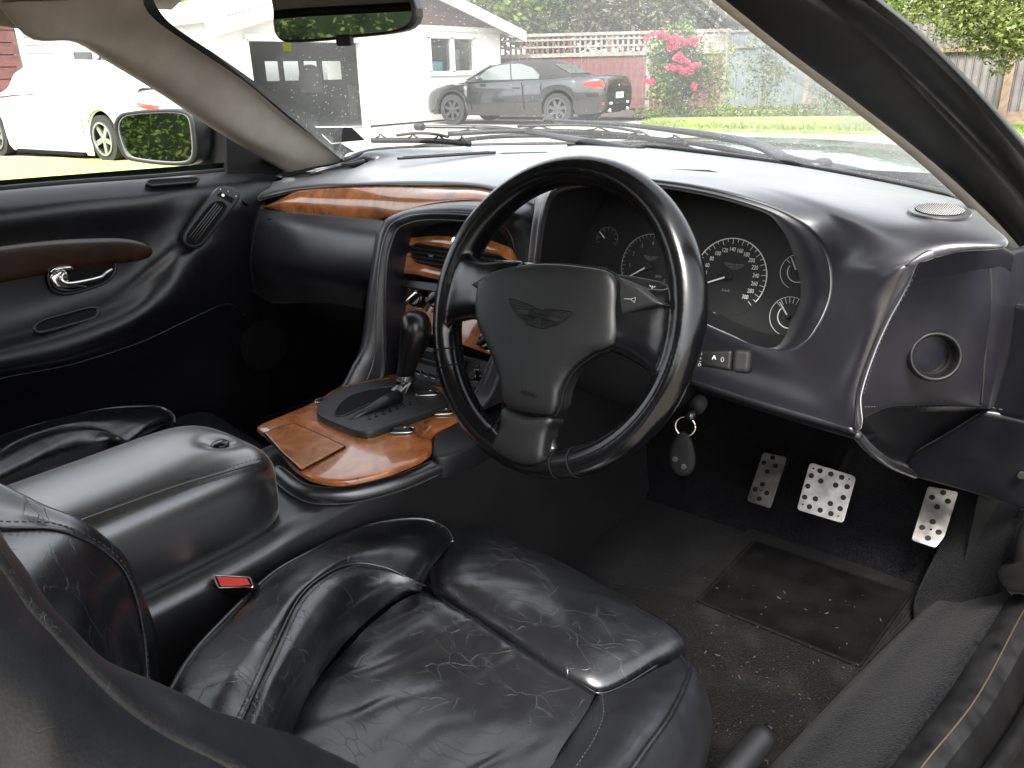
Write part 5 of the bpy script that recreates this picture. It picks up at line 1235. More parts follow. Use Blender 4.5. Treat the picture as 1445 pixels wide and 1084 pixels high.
# ================================================================== passenger door
dr_ = thing('passenger_door', 'black leather passenger door panel with a chrome pull and a dark walnut inlay', 'car door', (-.68, -.3, .3))
A = XS((-120, 282, -.70), (0, 269, -.70), (100, 260, -.70), (210, 252, -.70), (280, 246, -.70), (325, 242, -.70), (370, 243, -.69), (400, 250, -.68))
B = XS((-120, 300, -.66), (0, 288, -.66), (100, 278, -.66), (205, 270, -.66), (275, 264, -.66), (320, 260, -.66), (355, 257, -.655), (385, 258, -.65))
C = XS((-120, 322, -.645), (0, 312, -.645), (100, 300, -.645), (205, 290, -.645), (260, 284, -.65), (330, 290, -.64), (350, 292, -.64), (365, 296, -.64))
D = XS((-120, 370, -.655), (0, 352, -.655), (100, 345, -.655), (190, 335, -.655), (230, 322, -.65), (265, 310, -.645), (310, 308, -.64), (355, 322, -.645))
E = XS((-120, 450, -.655), (0, 430, -.655), (100, 412, -.655), (180, 390, -.652), (224, 362, -.645), (258, 340, -.638), (305, 330, -.635), (353, 345, -.645))
Fw = XS((-120, 498, -.64), (0, 474, -.638), (95, 448, -.635), (175, 420, -.63), (222, 390, -.622), (258, 364, -.618), (303, 350, -.628), (352, 368, -.648))
Gw = XS((-120, 520, -.60), (0, 497, -.60), (97, 475, -.597), (178, 446, -.596), (228, 415, -.600), (265, 388, -.608), (305, 374, -.627), (352, 390, -.65))
Hw = XS((-120, 548, -.595), (0, 519, -.595), (100, 500, -.592), (184, 466, -.592), (238, 436, -.598), (276, 412, -.610), (312, 400, -.631), (354, 412, -.652))
Iw = XS((-120, 565, -.62), (0, 535, -.62), (100, 515, -.62), (195, 485, -.62), (260, 455, -.622), (320, 430, -.635), (345, 445, -.645), (362, 445, -.66))
Jw = XS((-120, 620, -.665), (0, 600, -.665), (100, 575, -.665), (190, 540, -.665), (260, 520, -.665), (320, 500, -.665), (350, 500, -.67), (380, 500, -.67))
Kw = [V(x_[0], x_[1]-.05, .24) for x_ in Jw]
surf('door_panel', [[p+V(-.03, 0, -.02) for p in A], A, B, C, D, E, Fw, Gw, Hw, Iw, Jw, Kw], M_['door'], dr_, nu=110, nv=8)
yR_ = A[0][1]+.004
surf('door_rear_panel', [[V(-.702, yR_, .915), V(-.70, -1.3, .92)], [V(-.664, yR_, .885), V(-.66, -1.3, .89)], [V(-.668, yR_, .62), V(-.66, -1.3, .62)], [V(-.668, yR_, .25), V(-.66, -1.3, .25)]], M_['door'], dr_, nu=8, nv=4)
surf('door_skin', [[V(-.74, .35, .90), V(-.74, -.5, .92), V(-.74, -1.4, .93)], [V(-.88, .35, .7), V(-.88, -.5, .7), V(-.88, -1.4, .7)], [V(-.84, .35, .25), V(-.84, -.5, .25), V(-.84, -1.4, .25)]], M_['paint'], dr_, nu=20, nv=6)
tube('window_seal', [p+V(-.012, 0, .001) for p in A], .006, M_['rubber'], dr_, smoothpath=60)
# window glass
wgl = [[p+V(-.018, 0, -.02) for p in XS((-120, 282, -.70), (0, 269, -.70), (210, 252, -.70), (322, 242, -.70))], [V(-.685, -.9, 1.02), V(-.68, -.35, 1.03), V(-.68, 0, 1.01), V(-.70, .20, .95)], [V(-.63, -.9, 1.14), V(-.62, -.35, 1.15), V(-.62, -.03, 1.10), V(-.655, .12, 1.01)]]
surf('door_glass', wgl, M_['clear'], dr_, nu=24, nv=6)
# mirror triangle
tri = XS((320, 185, -.695), (397, 242, -.67), (322, 243, -.70)); tf = Frame(tri[0], tri[2]-tri[0], (1, -.1, .1))
fo3 = [tuple(tf.L(*p)) for p in ((318, 182), (399, 240), (398, 246), (320, 246))]
prism('mirror_triangle', tf, fo3, -.01, .002, M_['matt'], dr_, bev=.001)
# inlay, pull, pocket, slot, vent
def onframe(P, n): return Frame(np.mean(P, axis=0), P[1]-P[0], n)
wfm = Frame(W(90, 365, x=-.654), (0, 1, 0), (1, 0, .05))
wi = [wfm.L(*p) for p in ((-100, 358), (0, 345), (60, 339), (120, 336), (170, 336), (200, 342), (215, 352), (214, 362), (190, 369), (150, 374), (80, 384), (0, 399), (-100, 420))]
dome('walnut_inlay', [wfm.P(a, b, 0) for a, b in curve([(a, b, 0) for a, b in wi], 80, True)[:, :2]], wfm.n, .006, M_['wooddark'], dr_, p=4, skirt=.012, nu=100, smooth_outline=False)
hf = Frame(W(112, 390, x=-.655), (0, 1, 0), (1, 0, .05))
ho_ = [hf.L(*p) for p in ((66, 392), (72, 378), (95, 371), (140, 364), (157, 368), (161, 380), (152, 395), (130, 405), (95, 414), (74, 410))]
ho_ = curve([(a, b, 0) for a, b in ho_], 60, True)[:, :2]
dome('handle_cup', [hf.P(a, b, .004) for a, b in ho_], hf.n, .002, M_['matt'], dr_, p=6, nu=60, skirt=.01, smooth_outline=False)
tube('cup_rim', [hf.P(a, b, .005) for a, b in ho_], .0028, M_['door'], dr_, closed=True, sides=8)
def hp_(px, py, h): return hf.hit(px, py, h)
dome('handle_escutcheon', [hf.P(a, b, .007) for a, b in curve([(*hf.L(*p), 0) for p in ((68, 392), (75, 383), (88, 380), (92, 388), (90, 398), (105, 404), (122, 404), (95, 411), (76, 407))], 40, True)[:, :2]], hf.n, .006, M_['chrome'], dr_, p=3, nu=50, skirt=.004, smooth_outline=False)
tube('door_pull', [hp_(90, 385, .012), hp_(86, 393, .018), hp_(94, 400, .020), hp_(118, 397, .020), hp_(142, 391, .018), hp_(150, 386, .018), hp_(153, 381, .012)], [.005, .0055, .005, .0045, .004, .004, .003], M_['chrome'], dr_, sides=10) if False else tube('door_pull', curve([hp_(90, 385, .012), hp_(86, 393, .018), hp_(94, 400, .020), hp_(118, 397, .020), hp_(142, 391, .018), hp_(150, 385, .018), hp_(158, 380, .012)], 40), .0035, M_['chrome'], dr_, sides=10)
tube('lock_pull', curve([hp_(72, 385, .010), hp_(80, 380, .016), (hp_(98, 378, .018)), hp_(102, 381, .010)], 20), .0035, M_['chrome'], dr_, sides=8)
pf = Frame(W(92, 453, x=-.628), (0, 1, .0), (1, 0, .7)); po_ = curve([(*pf.L(*p), 0) for p in ((48, 463), (60, 454), (95, 444), (128, 436), (137, 440), (132, 450), (100, 460), (62, 470), (50, 470))], 50, True)[:, :2]
prism('pocket_slot', pf, [tuple(q) for q in po_], -.004, .006, M_['matt'], dr_); tube('pocket_rim', [pf.P(a, b, .006) for a, b in po_], .003, M_['door'], dr_, closed=True, sides=8)
vf = Frame(W(244, 260, x=-.665), (0, 1, 0), (.7, 0, .7)); vo_ = [vf.L(*p) for p in ((205, 261), (210, 257), (275, 253), (280, 256), (274, 260), (212, 265))]
prism('demister_slot', vf, vo_, -.004, .006, M_['matt'], dr_); tube('slot_rim', [vf.P(a, b, .006) for a, b in resample([(a, b, 0) for a, b in vo_], 40, True)[:, :2]], .0022, M_['door'], dr_, closed=True, sides=8)
# oblique air vent
af = Frame(W(297, 308, x=-.612), (0, .66, .75), (1, -.12, .12))
ao_ = curve([(*af.L(*p), 0) for p in ((257, 337), (262, 325), (285, 292), (305, 267), (318, 262), (330, 265), (337, 275), (332, 288), (305, 322), (285, 347), (272, 352), (260, 346))], 70, True)[:, :2]
sv = dome('air_vent', [af.P(a, b, .0) for a, b in ao_], af.n, .008, M_['plastic'], dr_, p=8, skirt=.012, nu=80, smooth_outline=False)
gi = curve([(*af.L(*p, .008), 0) for p in ((262, 336), (266, 326), (288, 297), (300, 286), (311, 284), (319, 289), (318, 298), (296, 328), (281, 345), (270, 347), (263, 343))], 60, True)[:, :2]
prism('vent_opening', af, [tuple(q) for q in gi], .0075, .0086, M_['matt'], sv); tube('vent_rim', [af.P(a, b, .009) for a, b in gi], .0016, M_['plastic'], sv, closed=True, sides=6)
for s in (.2, .4, .6, .8):
    a_ = af.hit(264+s*14, 333+s*12, .012)+V(0, 0, .0); b_ = af.hit(302+s*14, 285+s*9, .012)
    tube('vent_slat', [a_, (a_+b_)/2, b_], .0014, simple('vent_slat_grey', (.05, .05, .05), .4), sv, sides=6)
vs_ = [af.L(*p, .009) for p in ((307, 275), (312, 271), (331, 281), (327, 287))]; prism('vent_wheel_slot', af, vs_, .0085, .0095, M_['matt'], sv)
prism('vent_wheel', af, circ(.004, 14, af.L(314, 276, .01)), .009, .013, M_['chrome'], sv, bev=.001)
for q in ((311, 267), (322, 270), (333, 277)): prism('vent_mark', af, circ(.0013, 8, af.L(*q, .009)), .0088, .0094, M_['print'], sv)
# door speaker
spf = Frame(W(373, 488, x=-.655), (0, 1, 0), (1, -.1, .05)); rr = abs(spf.L(340, 488)[0]-spf.L(408, 488)[0])/2
prism('door_speaker', spf, circ(rr*1.02, 48), -.004, .004, M_['matt'], dr_, bev=.002); 
for a0_, a1_ in ((100, 150), (-60, -20)): ringmesh('speaker_trim', spf, rr*.985, rr, .0045, M_['chrome'], dr_, a0=radians(a0_), a1=radians(a1_), n=16)
tube('door_seam', [p+V(.001, 0, .001) for p in Iw[:7]], .0016, M_['door'], dr_, smoothpath=60, sides=6)

# passenger door mirror
mmc = W(222, 196, x=-.86)
dm = thing('door_mirror', 'dark door mirror outside the passenger window reflecting a green hedge', 'mirror', mmc)
mn2 = V(.30, -.95, .02); mf3 = Frame(mmc, (1, .3, 0), mn2)
mo2 = curve([(*mf3.L(*p), 0) for p in ((161, 178), (168, 163), (185, 158), (225, 155), (256, 156), (270, 164), (275, 190), (276, 218), (268, 231), (240, 233), (200, 229), (178, 223), (167, 205))], 70, True)[:, :2]
cm_ = mo2.mean(0)
G = []
for k, (h, s) in enumerate(((-.10, .25), (-.095, .55), (-.075, .85), (-.04, 1.0), (-.006, 1.03), (.0, 1.0), (.001, .93), (-.004, .90))): G.append([mf3.P(*(cm_+(q-cm_)*s), h) for q in mo2])
grid_mesh('mirror_housing', gridrows(G, 3), M_['plastic'], dm, closed_u=True)
prism('mirror_glass', mf3, [tuple(cm_+(q-cm_)*.90) for q in mo2], -.006, -.0035, M_['mirror'], dm)
tube('glass_edge', [mf3.P(*(cm_+(q-cm_)*.9), -.002) for q in mo2], .0016, M_['printdim'], dm, closed=True, sides=6)
armr = [[W(268, 160, x=-.86), W(272, 195, x=-.86), W(266, 232, x=-.86)], [W(290, 165, x=-.82)+V(0, .01, 0), W(296, 200, x=-.80), W(290, 235, x=-.80)], [W(312, 180, x=-.76), W(316, 205, x=-.75), W(312, 238, x=-.75)], [W(330, 195, x=-.72), W(330, 215, x=-.71), W(330, 243, x=-.71)]]
surf('mirror_arm', armr, M_['blackpaint'], dm, nu=16, nv=6, thick=.05)
# ================================================================== outside
def matnoise(name, stops, scale, rough=.9, detail=6., bmp=.3, bd=.02, spec=.2, bscale=None):
    m, nt, b = newmat(name); co = coords(nt); b.inputs['Roughness'].default_value = rough; b.inputs['Specular IOR Level'].default_value = spec
    t = N(nt, 'ShaderNodeTexNoise', Scale=scale, Detail=detail); nt.links.new(co, t.inputs[0])
    nt.links.new(ramp(nt, t.outputs[0], stops), b.inputs['Base Color'])
    t2 = N(nt, 'ShaderNodeTexNoise', Scale=bscale or scale*6, Detail=3.); nt.links.new(co, t2.inputs[0]); bump(nt, b, t2.outputs[0], bmp, bd)
    return m
M_['grass'] = matnoise('lawn_grass', [(.3, (.13, .16, .05)), (.55, (.20, .23, .075)), (.75, (.26, .28, .11))], 3., bmp=.6)
M_['blade'] = matnoise('grass_blades', [(.3, (.08, .13, .02)), (.7, (.20, .26, .05))], 2.)
M_['gravel'] = matnoise('drive_gravel', [(.3, (.26, .24, .20)), (.6, (.42, .39, .33)), (.75, (.50, .47, .41))], 14., bmp=.8, bd=.03)
M_['white'] = matnoise('white_paint', [(.3, (.74, .74, .71)), (.7, (.80, .80, .78))], 2., rough=.6, bmp=.1)
M_['redwood'] = matnoise('maroon_boards', [(.3, (.10, .048, .045)), (.7, (.15, .072, .066))], 5., rough=.7)
M_['oldwood'] = matnoise('weathered_timber', [(.3, (.15, .135, .115)), (.7, (.27, .25, .215))], 9., rough=.9)
M_['greyfence'] = matnoise('blue_grey_fence', [(.3, (.115, .14, .142)), (.7, (.17, .20, .20))], 4., rough=.6)
M_['steelfence'] = matnoise('grey_steel_fence', [(.3, (.14, .13, .125)), (.7, (.19, .18, .172))], 4., rough=.55)
M_['rail'] = matnoise('brown_rail', [(.3, (.17, .12, .085)), (.7, (.26, .2, .15))], 8.)
M_['soil'] = matnoise('garden_soil', [(.3, (.045, .035, .028)), (.7, (.09, .075, .06))], 9., bmp=.8)
M_['roofing'] = matnoise('roof_sheet', [(.3, (.10, .09, .09)), (.7, (.16, .15, .15))], 4., rough=.6)
M_['dark'] = simple('garage_painted_shade', (.012, .011, .010), .9)  # near-black colour stands in for the shade inside the garage
M_['carblack'] = simple('black_car_paint', (.010, .011, .012), .22, coat=1.)
M_['carwhite'] = simple('white_car_paint', (.78, .78, .77), .3, coat=1.)
M_['softtop'] = simple('black_canvas', (.018, .018, .018), .9, bmp=.3, bscale=300)
M_['tyre'] = simple('tyre_rubber', (.018, .018, .018), .8)
M_['alloy'] = simple('alloy_wheel', (.40, .40, .41), .3, metal=.8)
M_['darkalloy'] = simple('dark_alloy_wheel', (.10, .10, .105), .35, metal=.7)
M_['tail'] = simple('tail_lamp_red', (.50, .03, .02), .2, coat=1.)
M_['lampclear'] = simple('lamp_white', (.7, .7, .7), .2, coat=1.)
M_['carglass'] = simple('car_window', (.10, .115, .11), .06, spec=.9)
M_['glareglass'] = simple('painted_reflection_glass', (.42, .45, .45), .08, spec=1.)  # pale base colour paints the overexposed reflection into the windows
def leafmat(name, c):
    m, nt, b = newmat(name); nt.nodes.remove(b); co = coords(nt)
    t = N(nt, 'ShaderNodeTexNoise', Scale=1.2, Detail=3.); nt.links.new(co, t.inputs[0])
    cs_ = ramp(nt, t.outputs[0], [(.3, tuple(x*.6 for x in c)), (.7, tuple(min(1, x*1.4) for x in c))])
    d = nt.nodes.new('ShaderNodeBsdfDiffuse'); tl = nt.nodes.new('ShaderNodeBsdfTranslucent'); mx = nt.nodes.new('ShaderNodeMixShader'); mx.inputs[0].default_value = .35
    nt.links.new(cs_, d.inputs[0]); nt.links.new(cs_, tl.inputs[0]); nt.links.new(d.outputs[0], mx.inputs[1]); nt.links.new(tl.outputs[0], mx.inputs[2]); nt.links.new(mx.outputs[0], nt.nodes['Material Output'].inputs[0])
    return m
LG = [leafmat('leaf_light', (.17, .23, .05)), leafmat('leaf_mid', (.085, .13, .035)), leafmat('leaf_dark', (.04, .065, .02))]
LB = [leafmat('leaf_olive', (.10, .12, .055)), leafmat('leaf_brown', (.11, .085, .06)), leafmat('leaf_greyish', (.15, .15, .11))]
LY = [leafmat('leaf_yellow_green', (.26, .32, .06)), leafmat('leaf_fresh', (.17, .23, .045)), leafmat('leaf_deep', (.06, .09, .02))]
PINK = [leafmat('rose_pink', (.62, .07, .16)), leafmat('rose_light', (.75, .22, .32)), leafmat('rose_deep', (.45, .03, .09))]
def leaves(name, blobs, n, size, mats, parent=None, kind='stuff', seed=1, flat=0.):
    """leaf-sized faces scattered through lumps (centre, radii)"""
    rg = np.random.RandomState(seed); w_ = np.array([b_[1][0]*b_[1][1]*b_[1][2] for b_ in blobs])**.67; w_ /= w_.sum()
    idx = rg.choice(len(blobs), n, p=w_); C_ = np.array([b_[0] for b_ in blobs])[idx]; R2 = np.array([b_[1] for b_ in blobs])[idx]
    d = rg.normal(size=(n, 3)); d /= np.linalg.norm(d, axis=1, keepdims=True); r = rg.uniform(.35, 1, (n, 1))**.5*(1+.18*np.sin(d[:, :1]*9+d[:, 2:]*7))
    P = C_+d*R2*r
    a = rg.normal(size=(n, 3)); a[:, 2] *= .6; a /= np.linalg.norm(a, axis=1, keepdims=True); b_ = np.cross(a, rg.normal(size=(n, 3))); b_ /= np.linalg.norm(b_, axis=1, keepdims=True)
    s = size*rg.uniform(.55, 1.3, (n, 1)); Q = np.stack([P-a*s, P-b_*s*.45, P+a*s, P+b_*s*.45], 1).reshape(-1, 3)
    me = bpy.data.meshes.new(name); me.vertices.add(4*n); me.vertices.foreach_set('co', Q.ravel())
    me.loops.add(4*n); me.loops.foreach_set('vertex_index', np.arange(4*n)); me.polygons.add(n); me.polygons.foreach_set('loop_start', np.arange(0, 4*n, 4)); me.polygons.foreach_set('loop_total', np.full(n, 4))
    for m in mats: me.materials.append(m)
    me.polygons.foreach_set('material_index', rg.choice(len(mats), n, p=[.4, .4, .2] if len(mats) == 3 else None)); me.update(); me.validate()
    return link(name, me, None, parent, kind)
def structure(o): o['kind'] = 'structure'; return o
def sheet(name, pts, z, mat, n=1):
    return structure(mesh(name, [V(a, b, z) for a, b in pts], [tuple(range(len(pts)))], mat, None, False))
sheet('ground', [(-140, -140), (140, -140), (140, 160), (-140, 160)], -.02, M_['grass'])
gp1 = [W(a, b, z=0)[:2] for a, b in ((930, 181), (1010, 184), (1120, 187), (1250, 188), (1445, 190))]
sheet('gravel_drive', [(-9, 6.5), (-9.5, 2.0), (-30, 1.0), (-30, 30), (-12, 30), (-9.5, 20), tuple(gp1[0])]+[tuple(p) for p in gp1[1:]]+[(25, 12), (25, -30), (2.5, -30), (-3, -6), (-4.5, 3.0), (-7, 6.0)], -.012, M_['gravel'])
lw_ = [tuple(W(a, b, z=0)[:2]) for a, b in ((905, 176), (940, 183), (1010, 185.5), (1120, 188), (1250, 190), (1445, 192), (1700, 190))]
lwb = [tuple(W(a, b, z=0)[:2]) for a, b in ((1750, 140), (1445, 152), (1245, 153), (1180, 155), (1030, 157), (940, 162))]
structure(prism('lawn', Frame((0, 0, 0), (1, 0, 0), (0, 0, 1)), lw_+lwb, -.05, .05, M_['grass']))
sb_ = [tuple(W(a, b, z=0)[:2]) for a, b in ((905, 170), (960, 164), (1030, 159), (1180, 156), (1250, 154), (1250, 144), (1030, 140), (900, 145), (700, 148), (700, 168))]
sheet('garden_bed', sb_, .055, M_['soil'])
lw2 = [(-4.2, 3.0), (-7.5, 6.2), (-9.7, 6.6), (-10.3, 4.55), (-24, 3.2), (-24, -14), (-3.2, -14)]
structure(prism('verge', Frame((0, 0, 0), (1, 0, 0), (0, 0, 1)), [tuple(W(a, b, z=0)[:2]) for a, b in ((360, 250), (345, 229), (180, 226), (-60, 222), (-400, 222))]+[(-26, -16), (-2.6, -16)], -.05, .03, simple('yellow_green_verge_grass', (.33, .37, .13), .9, spec=.1, nscale=2, namp=.2, bmp=.5, bscale=60, bdist=.02)))  # verge grass in a pale, lightly mottled yellow-green
# tufts along the lawn edge
rg = np.random.RandomState(5); mb = MB()
for i in range(1500):
    k = rg.randint(0, len(lw_)-2); t_ = rg.rand(); p = V(*lw_[k], 0)*(1-t_)+V(*lw_[k+1], 0)*t_+V(rg.normal()*.08, abs(rg.normal())*.5, .05); s = rg.uniform(.03, .09)
    b_ = len(mb.v); mb.v += [p+V(-.012, 0, 0), p+V(.012, 0, 0), p+V(rg.normal()*.03, rg.normal()*.03, s)]; mb.f.append((b_, b_+1, b_+2))
tag(mb.build('grass_tufts', M_['blade'], None, False, kind='stuff'), 'loose grass tufts along the lawn edge by the gravel', 'grass')

# ------------------------------------------------------------------ garage
GX = -13.8
gar = thing('garage', 'white garage with a wide dark doorway, a two-pane window and maroon gable boards', 'garage', (GX, 13, 0))
def gy(px, py=150): return W(px, py, x=GX)
yL, yD0, yD1, yR = gy(305)[1], gy(356)[1], gy(514)[1], gy(708)[1]
zD = gy(514, 61)[2]; zE = gy(706, 46)[2]
xp0, xp1 = gy(604, 53), gy(668, 101); wy0, wy1, wz0_, wz1_ = xp0[1], xp1[1], gy(636, 102)[2], gy(636, 53)[2]
Dp = 7.
def wallbox(name, y0, y1, z0_, z1_, mat=None, x=GX, th=.12, par=gar): return box(name, (x-th/2, (y0+y1)/2, (z0_+z1_)/2), (th, y1-y0, z1_-z0_), mat or M_['white'], par)
wallbox('wall', yL, yD0, 0, zE); wallbox('wall', yD0, yD1, zD, zE); wallbox('wall', yD1, wy0, 0, zE); wallbox('wall', wy0, wy1, 0, wz0_); wallbox('wall', wy0, wy1, wz1_, zE); wallbox('wall', wy1, yR, 0, zE)
box('wall', (GX-Dp/2-.12, yR-.06, zE/2), (Dp, .12, zE), M_['white'], gar); box('wall', (GX-Dp/2-.12, yL+.06, zE/2), (Dp, .12, zE), M_['white'], gar)
yM = (yL+yR)/2+.3; zP = zE+(yR-yM)*.26
# gable
prism('gable_backing', Frame((GX-.05, 0, 0), (0, 1, 0), (1, 0, 0)), [(yL, zE), (yR, zE), (yM, zP)], -.06, .0, M_['redwood'], gar)
nb = 8
for k in range(nb):
    z0_ = zE+(zP-zE)*k/nb; z1_ = z0_+(zP-zE)/nb*.96; s0 = (z0_-zE)/(zP-zE); ya, yb = yL+(yM-yL)*s0, yR-(yR-yM)*s0; s1 = (z1_-zE)/(zP-zE); yc, yd = yL+(yM-yL)*s1, yR-(yR-yM)*s1
    prism('gable_board', Frame((GX-.045, 0, 0), (0, 1, 0), (1, 0, 0)), [(ya, z0_), (yb, z0_), (yd, z1_), (yc, z1_)], 0, .02+.01*(k % 2), M_['redwood'], gar)
for sgn, ye in ((1, yR+.55), (-1, yL-.25)):
    yy0, zz0 = yM, zP+.16; yy1 = ye; zz1 = zP+.16-abs(ye-yM)*.26
    prism('barge_board', Frame((GX+.45, 0, 0), (0, 1, 0), (1, 0, 0)), [(yy0, zz0), (yy1, zz1), (yy1, zz1-.26), (yy0, zz0-.26)], -.03, .03, M_['white'], gar)
    vs = [V(GX+.44, yy0, zz0+.02), V(GX+.44, yy1, zz1+.02), V(GX-Dp-.3, yy1, zz1+.02), V(GX-Dp-.3, yy0, zz0+.02)]
    mod_solid(mesh('roof_slope', vs, [(0, 1, 2, 3)], M_['white'], gar, False), .06)
box('floor_slab', (GX-Dp/2, (yD0+yD1)/2, .01), (Dp, yR-yL-.3, .06), simple('concrete', (.25, .24, .22), .9), gar)
# inside: near-black panels that paint the inner shade, rear wall with windows
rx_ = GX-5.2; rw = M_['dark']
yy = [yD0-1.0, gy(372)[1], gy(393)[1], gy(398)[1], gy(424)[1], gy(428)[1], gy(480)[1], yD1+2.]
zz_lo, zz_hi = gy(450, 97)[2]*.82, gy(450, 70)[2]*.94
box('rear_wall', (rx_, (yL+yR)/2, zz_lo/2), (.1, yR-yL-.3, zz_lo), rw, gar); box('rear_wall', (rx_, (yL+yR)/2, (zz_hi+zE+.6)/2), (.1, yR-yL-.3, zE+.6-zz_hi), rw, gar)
ry0, ry1 = yL+.15, yR-.15; wins = [(13.2-.0, 0)]
cuts = [W(a, 80, x=rx_)[1] for a in (371, 392, 397, 421, 426, 447, 452, 481)]
segs = [(ry0, cuts[0]), (cuts[1], cuts[2]), (cuts[3], cuts[4]), (cuts[5], cuts[6]), (cuts[7], ry1)]
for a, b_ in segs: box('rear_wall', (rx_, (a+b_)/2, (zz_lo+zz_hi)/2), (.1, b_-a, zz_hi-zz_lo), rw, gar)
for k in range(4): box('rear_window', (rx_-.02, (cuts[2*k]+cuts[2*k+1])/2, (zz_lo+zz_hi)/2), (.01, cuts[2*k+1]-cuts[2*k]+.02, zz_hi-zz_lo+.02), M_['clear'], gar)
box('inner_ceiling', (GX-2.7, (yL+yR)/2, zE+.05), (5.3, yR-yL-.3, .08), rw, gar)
for y_ in (yL+.2, yR-.2): box('inner_shade_panel', (GX-2.7, y_, zE/2), (5.2, .05, zE), rw, gar)
box('inner_shade_panel', (GX-.19, (yD1+yR)/2, zE/2), (.03, 0.02, zE), rw, gar)
for y_ in (yD0, yD1): box('door_jamb', (GX+.02, y_, zD/2), (.16, .09, zD+.05), M_['white'], gar)
box('door_head', (GX+.02, (yD0+yD1)/2, zD+.06), (.16, yD1-yD0, .12), M_['white'], gar)
fascia = wallbox('eave_board', yL-.1, yR+.1, zE-.02, zE+.10, M_['white'], x=GX+.05, th=.05)
# front window
wf_ = None
wm = (wy0+wy1)/2
fr_ = MB()
for a, b_, c_, d_ in ((wy0-.05, wy1+.05, wz1_-.03, wz1_+.06), (wy0-.05, wy1+.05, wz0_-.08, wz0_+.03), (wy0-.05, wy0+.03, wz0_, wz1_), (wy1-.03, wy1+.05, wz0_, wz1_), (wm-.06, wm+.06, wz0_, wz1_)):
    fr_.box((GX+.01, (a+b_)/2, (c_+d_)/2), (.10, b_-a, d_-c_))
wob = fr_.build('window', M_['white'], gar)
for a, b_ in ((wy0, wm-.05), (wm+.05, wy1)):
    box('pane', (GX-.02, (a+b_)/2, (wz0_+wz1_)/2), (.012, b_-a, wz1_-wz0_), M_['clear'], wob)
box('inner_shelf', (GX-.5, wm, wz0_-.02), (.5, wy1-wy0+.2, .04), M_['oldwood'], gar)
# things inside the garage
tb_ = simple('pale_blue_plastic', (.14, .42, .48), .5)
cbx = thing('storage_tub', 'pale blue plastic tub on the sill inside the garage window', 'tub', (GX-.45, wy0+.45, wz0_))
box('tub_body', (GX-.45, wy0+.42, wz0_+.13), (.35, .75, .22), tb_, cbx, bev=.03); box('tub_lid', (GX-.45, wy0+.42, wz0_+.25), (.38, .8, .03), tb_, cbx, bev=.01)
pt = tag(tube('paint_tin', [V(GX-.4, wy1-.25, wz0_), V(GX-.4, wy1-.25, wz0_+.55)], .12, M_['oldwood'], None, sides=20), 'pale canister standing at the right of the garage window', 'canister')
mw = W(438, 110, x=GX-3)
th_ = thing('work_stool', 'shrouded machine on a stand in the dark garage doorway', 'machine', (mw[0], mw[1], 0))
dome('machine_cover', [mw+V(.3*cos(a), .3*sin(a), -.1) for a in np.linspace(0, 2*pi, 16, endpoint=False)], (0, 0, 1), .42, simple('grey_shroud', (.16, .15, .14), .8), th_, skirt=.25, nu=30)
tube('machine_post', [V(mw[0], mw[1], 0), V(mw[0], mw[1], mw[2]-.2)], .12, M_['dark'], th_)
th_.name = 'shrouded_machine'
wbh = W(470, 130, x=GX-3.5)
wb_ = thing('workbench', 'cluttered workbench at the back of the dark garage', 'workbench', (GX-4.6, (yD0+yD1)/2, 0))
box('bench_top', (GX-4.6, (yD0+yD1)/2, .9), (.7, yD1-yD0+.6, .06), simple('bench_timber', (.12, .08, .05), .8), wb_)
for y_ in (yD0, (yD0+yD1)/2, yD1): box('leg', (GX-4.6, y_, .44), (.08, .08, .88), M_['dark'], wb_)
box('cupboard', (GX-4.6, yD1-.5, .45), (.5, .6, .8), M_['dark'], wb_)
cn = tag(prism('cardboard_panel', Frame(W(497, 150, x=GX-2.5), (0, 1, 0), (1, 0, 0)), [(-.12, -.5), (.10, -.5), (.16, .5), (-.10, .55)], 0, .05, simple('faded_board', (.28, .26, .24), .8)), 'pale upright board leaning in the right of the garage doorway', 'board')

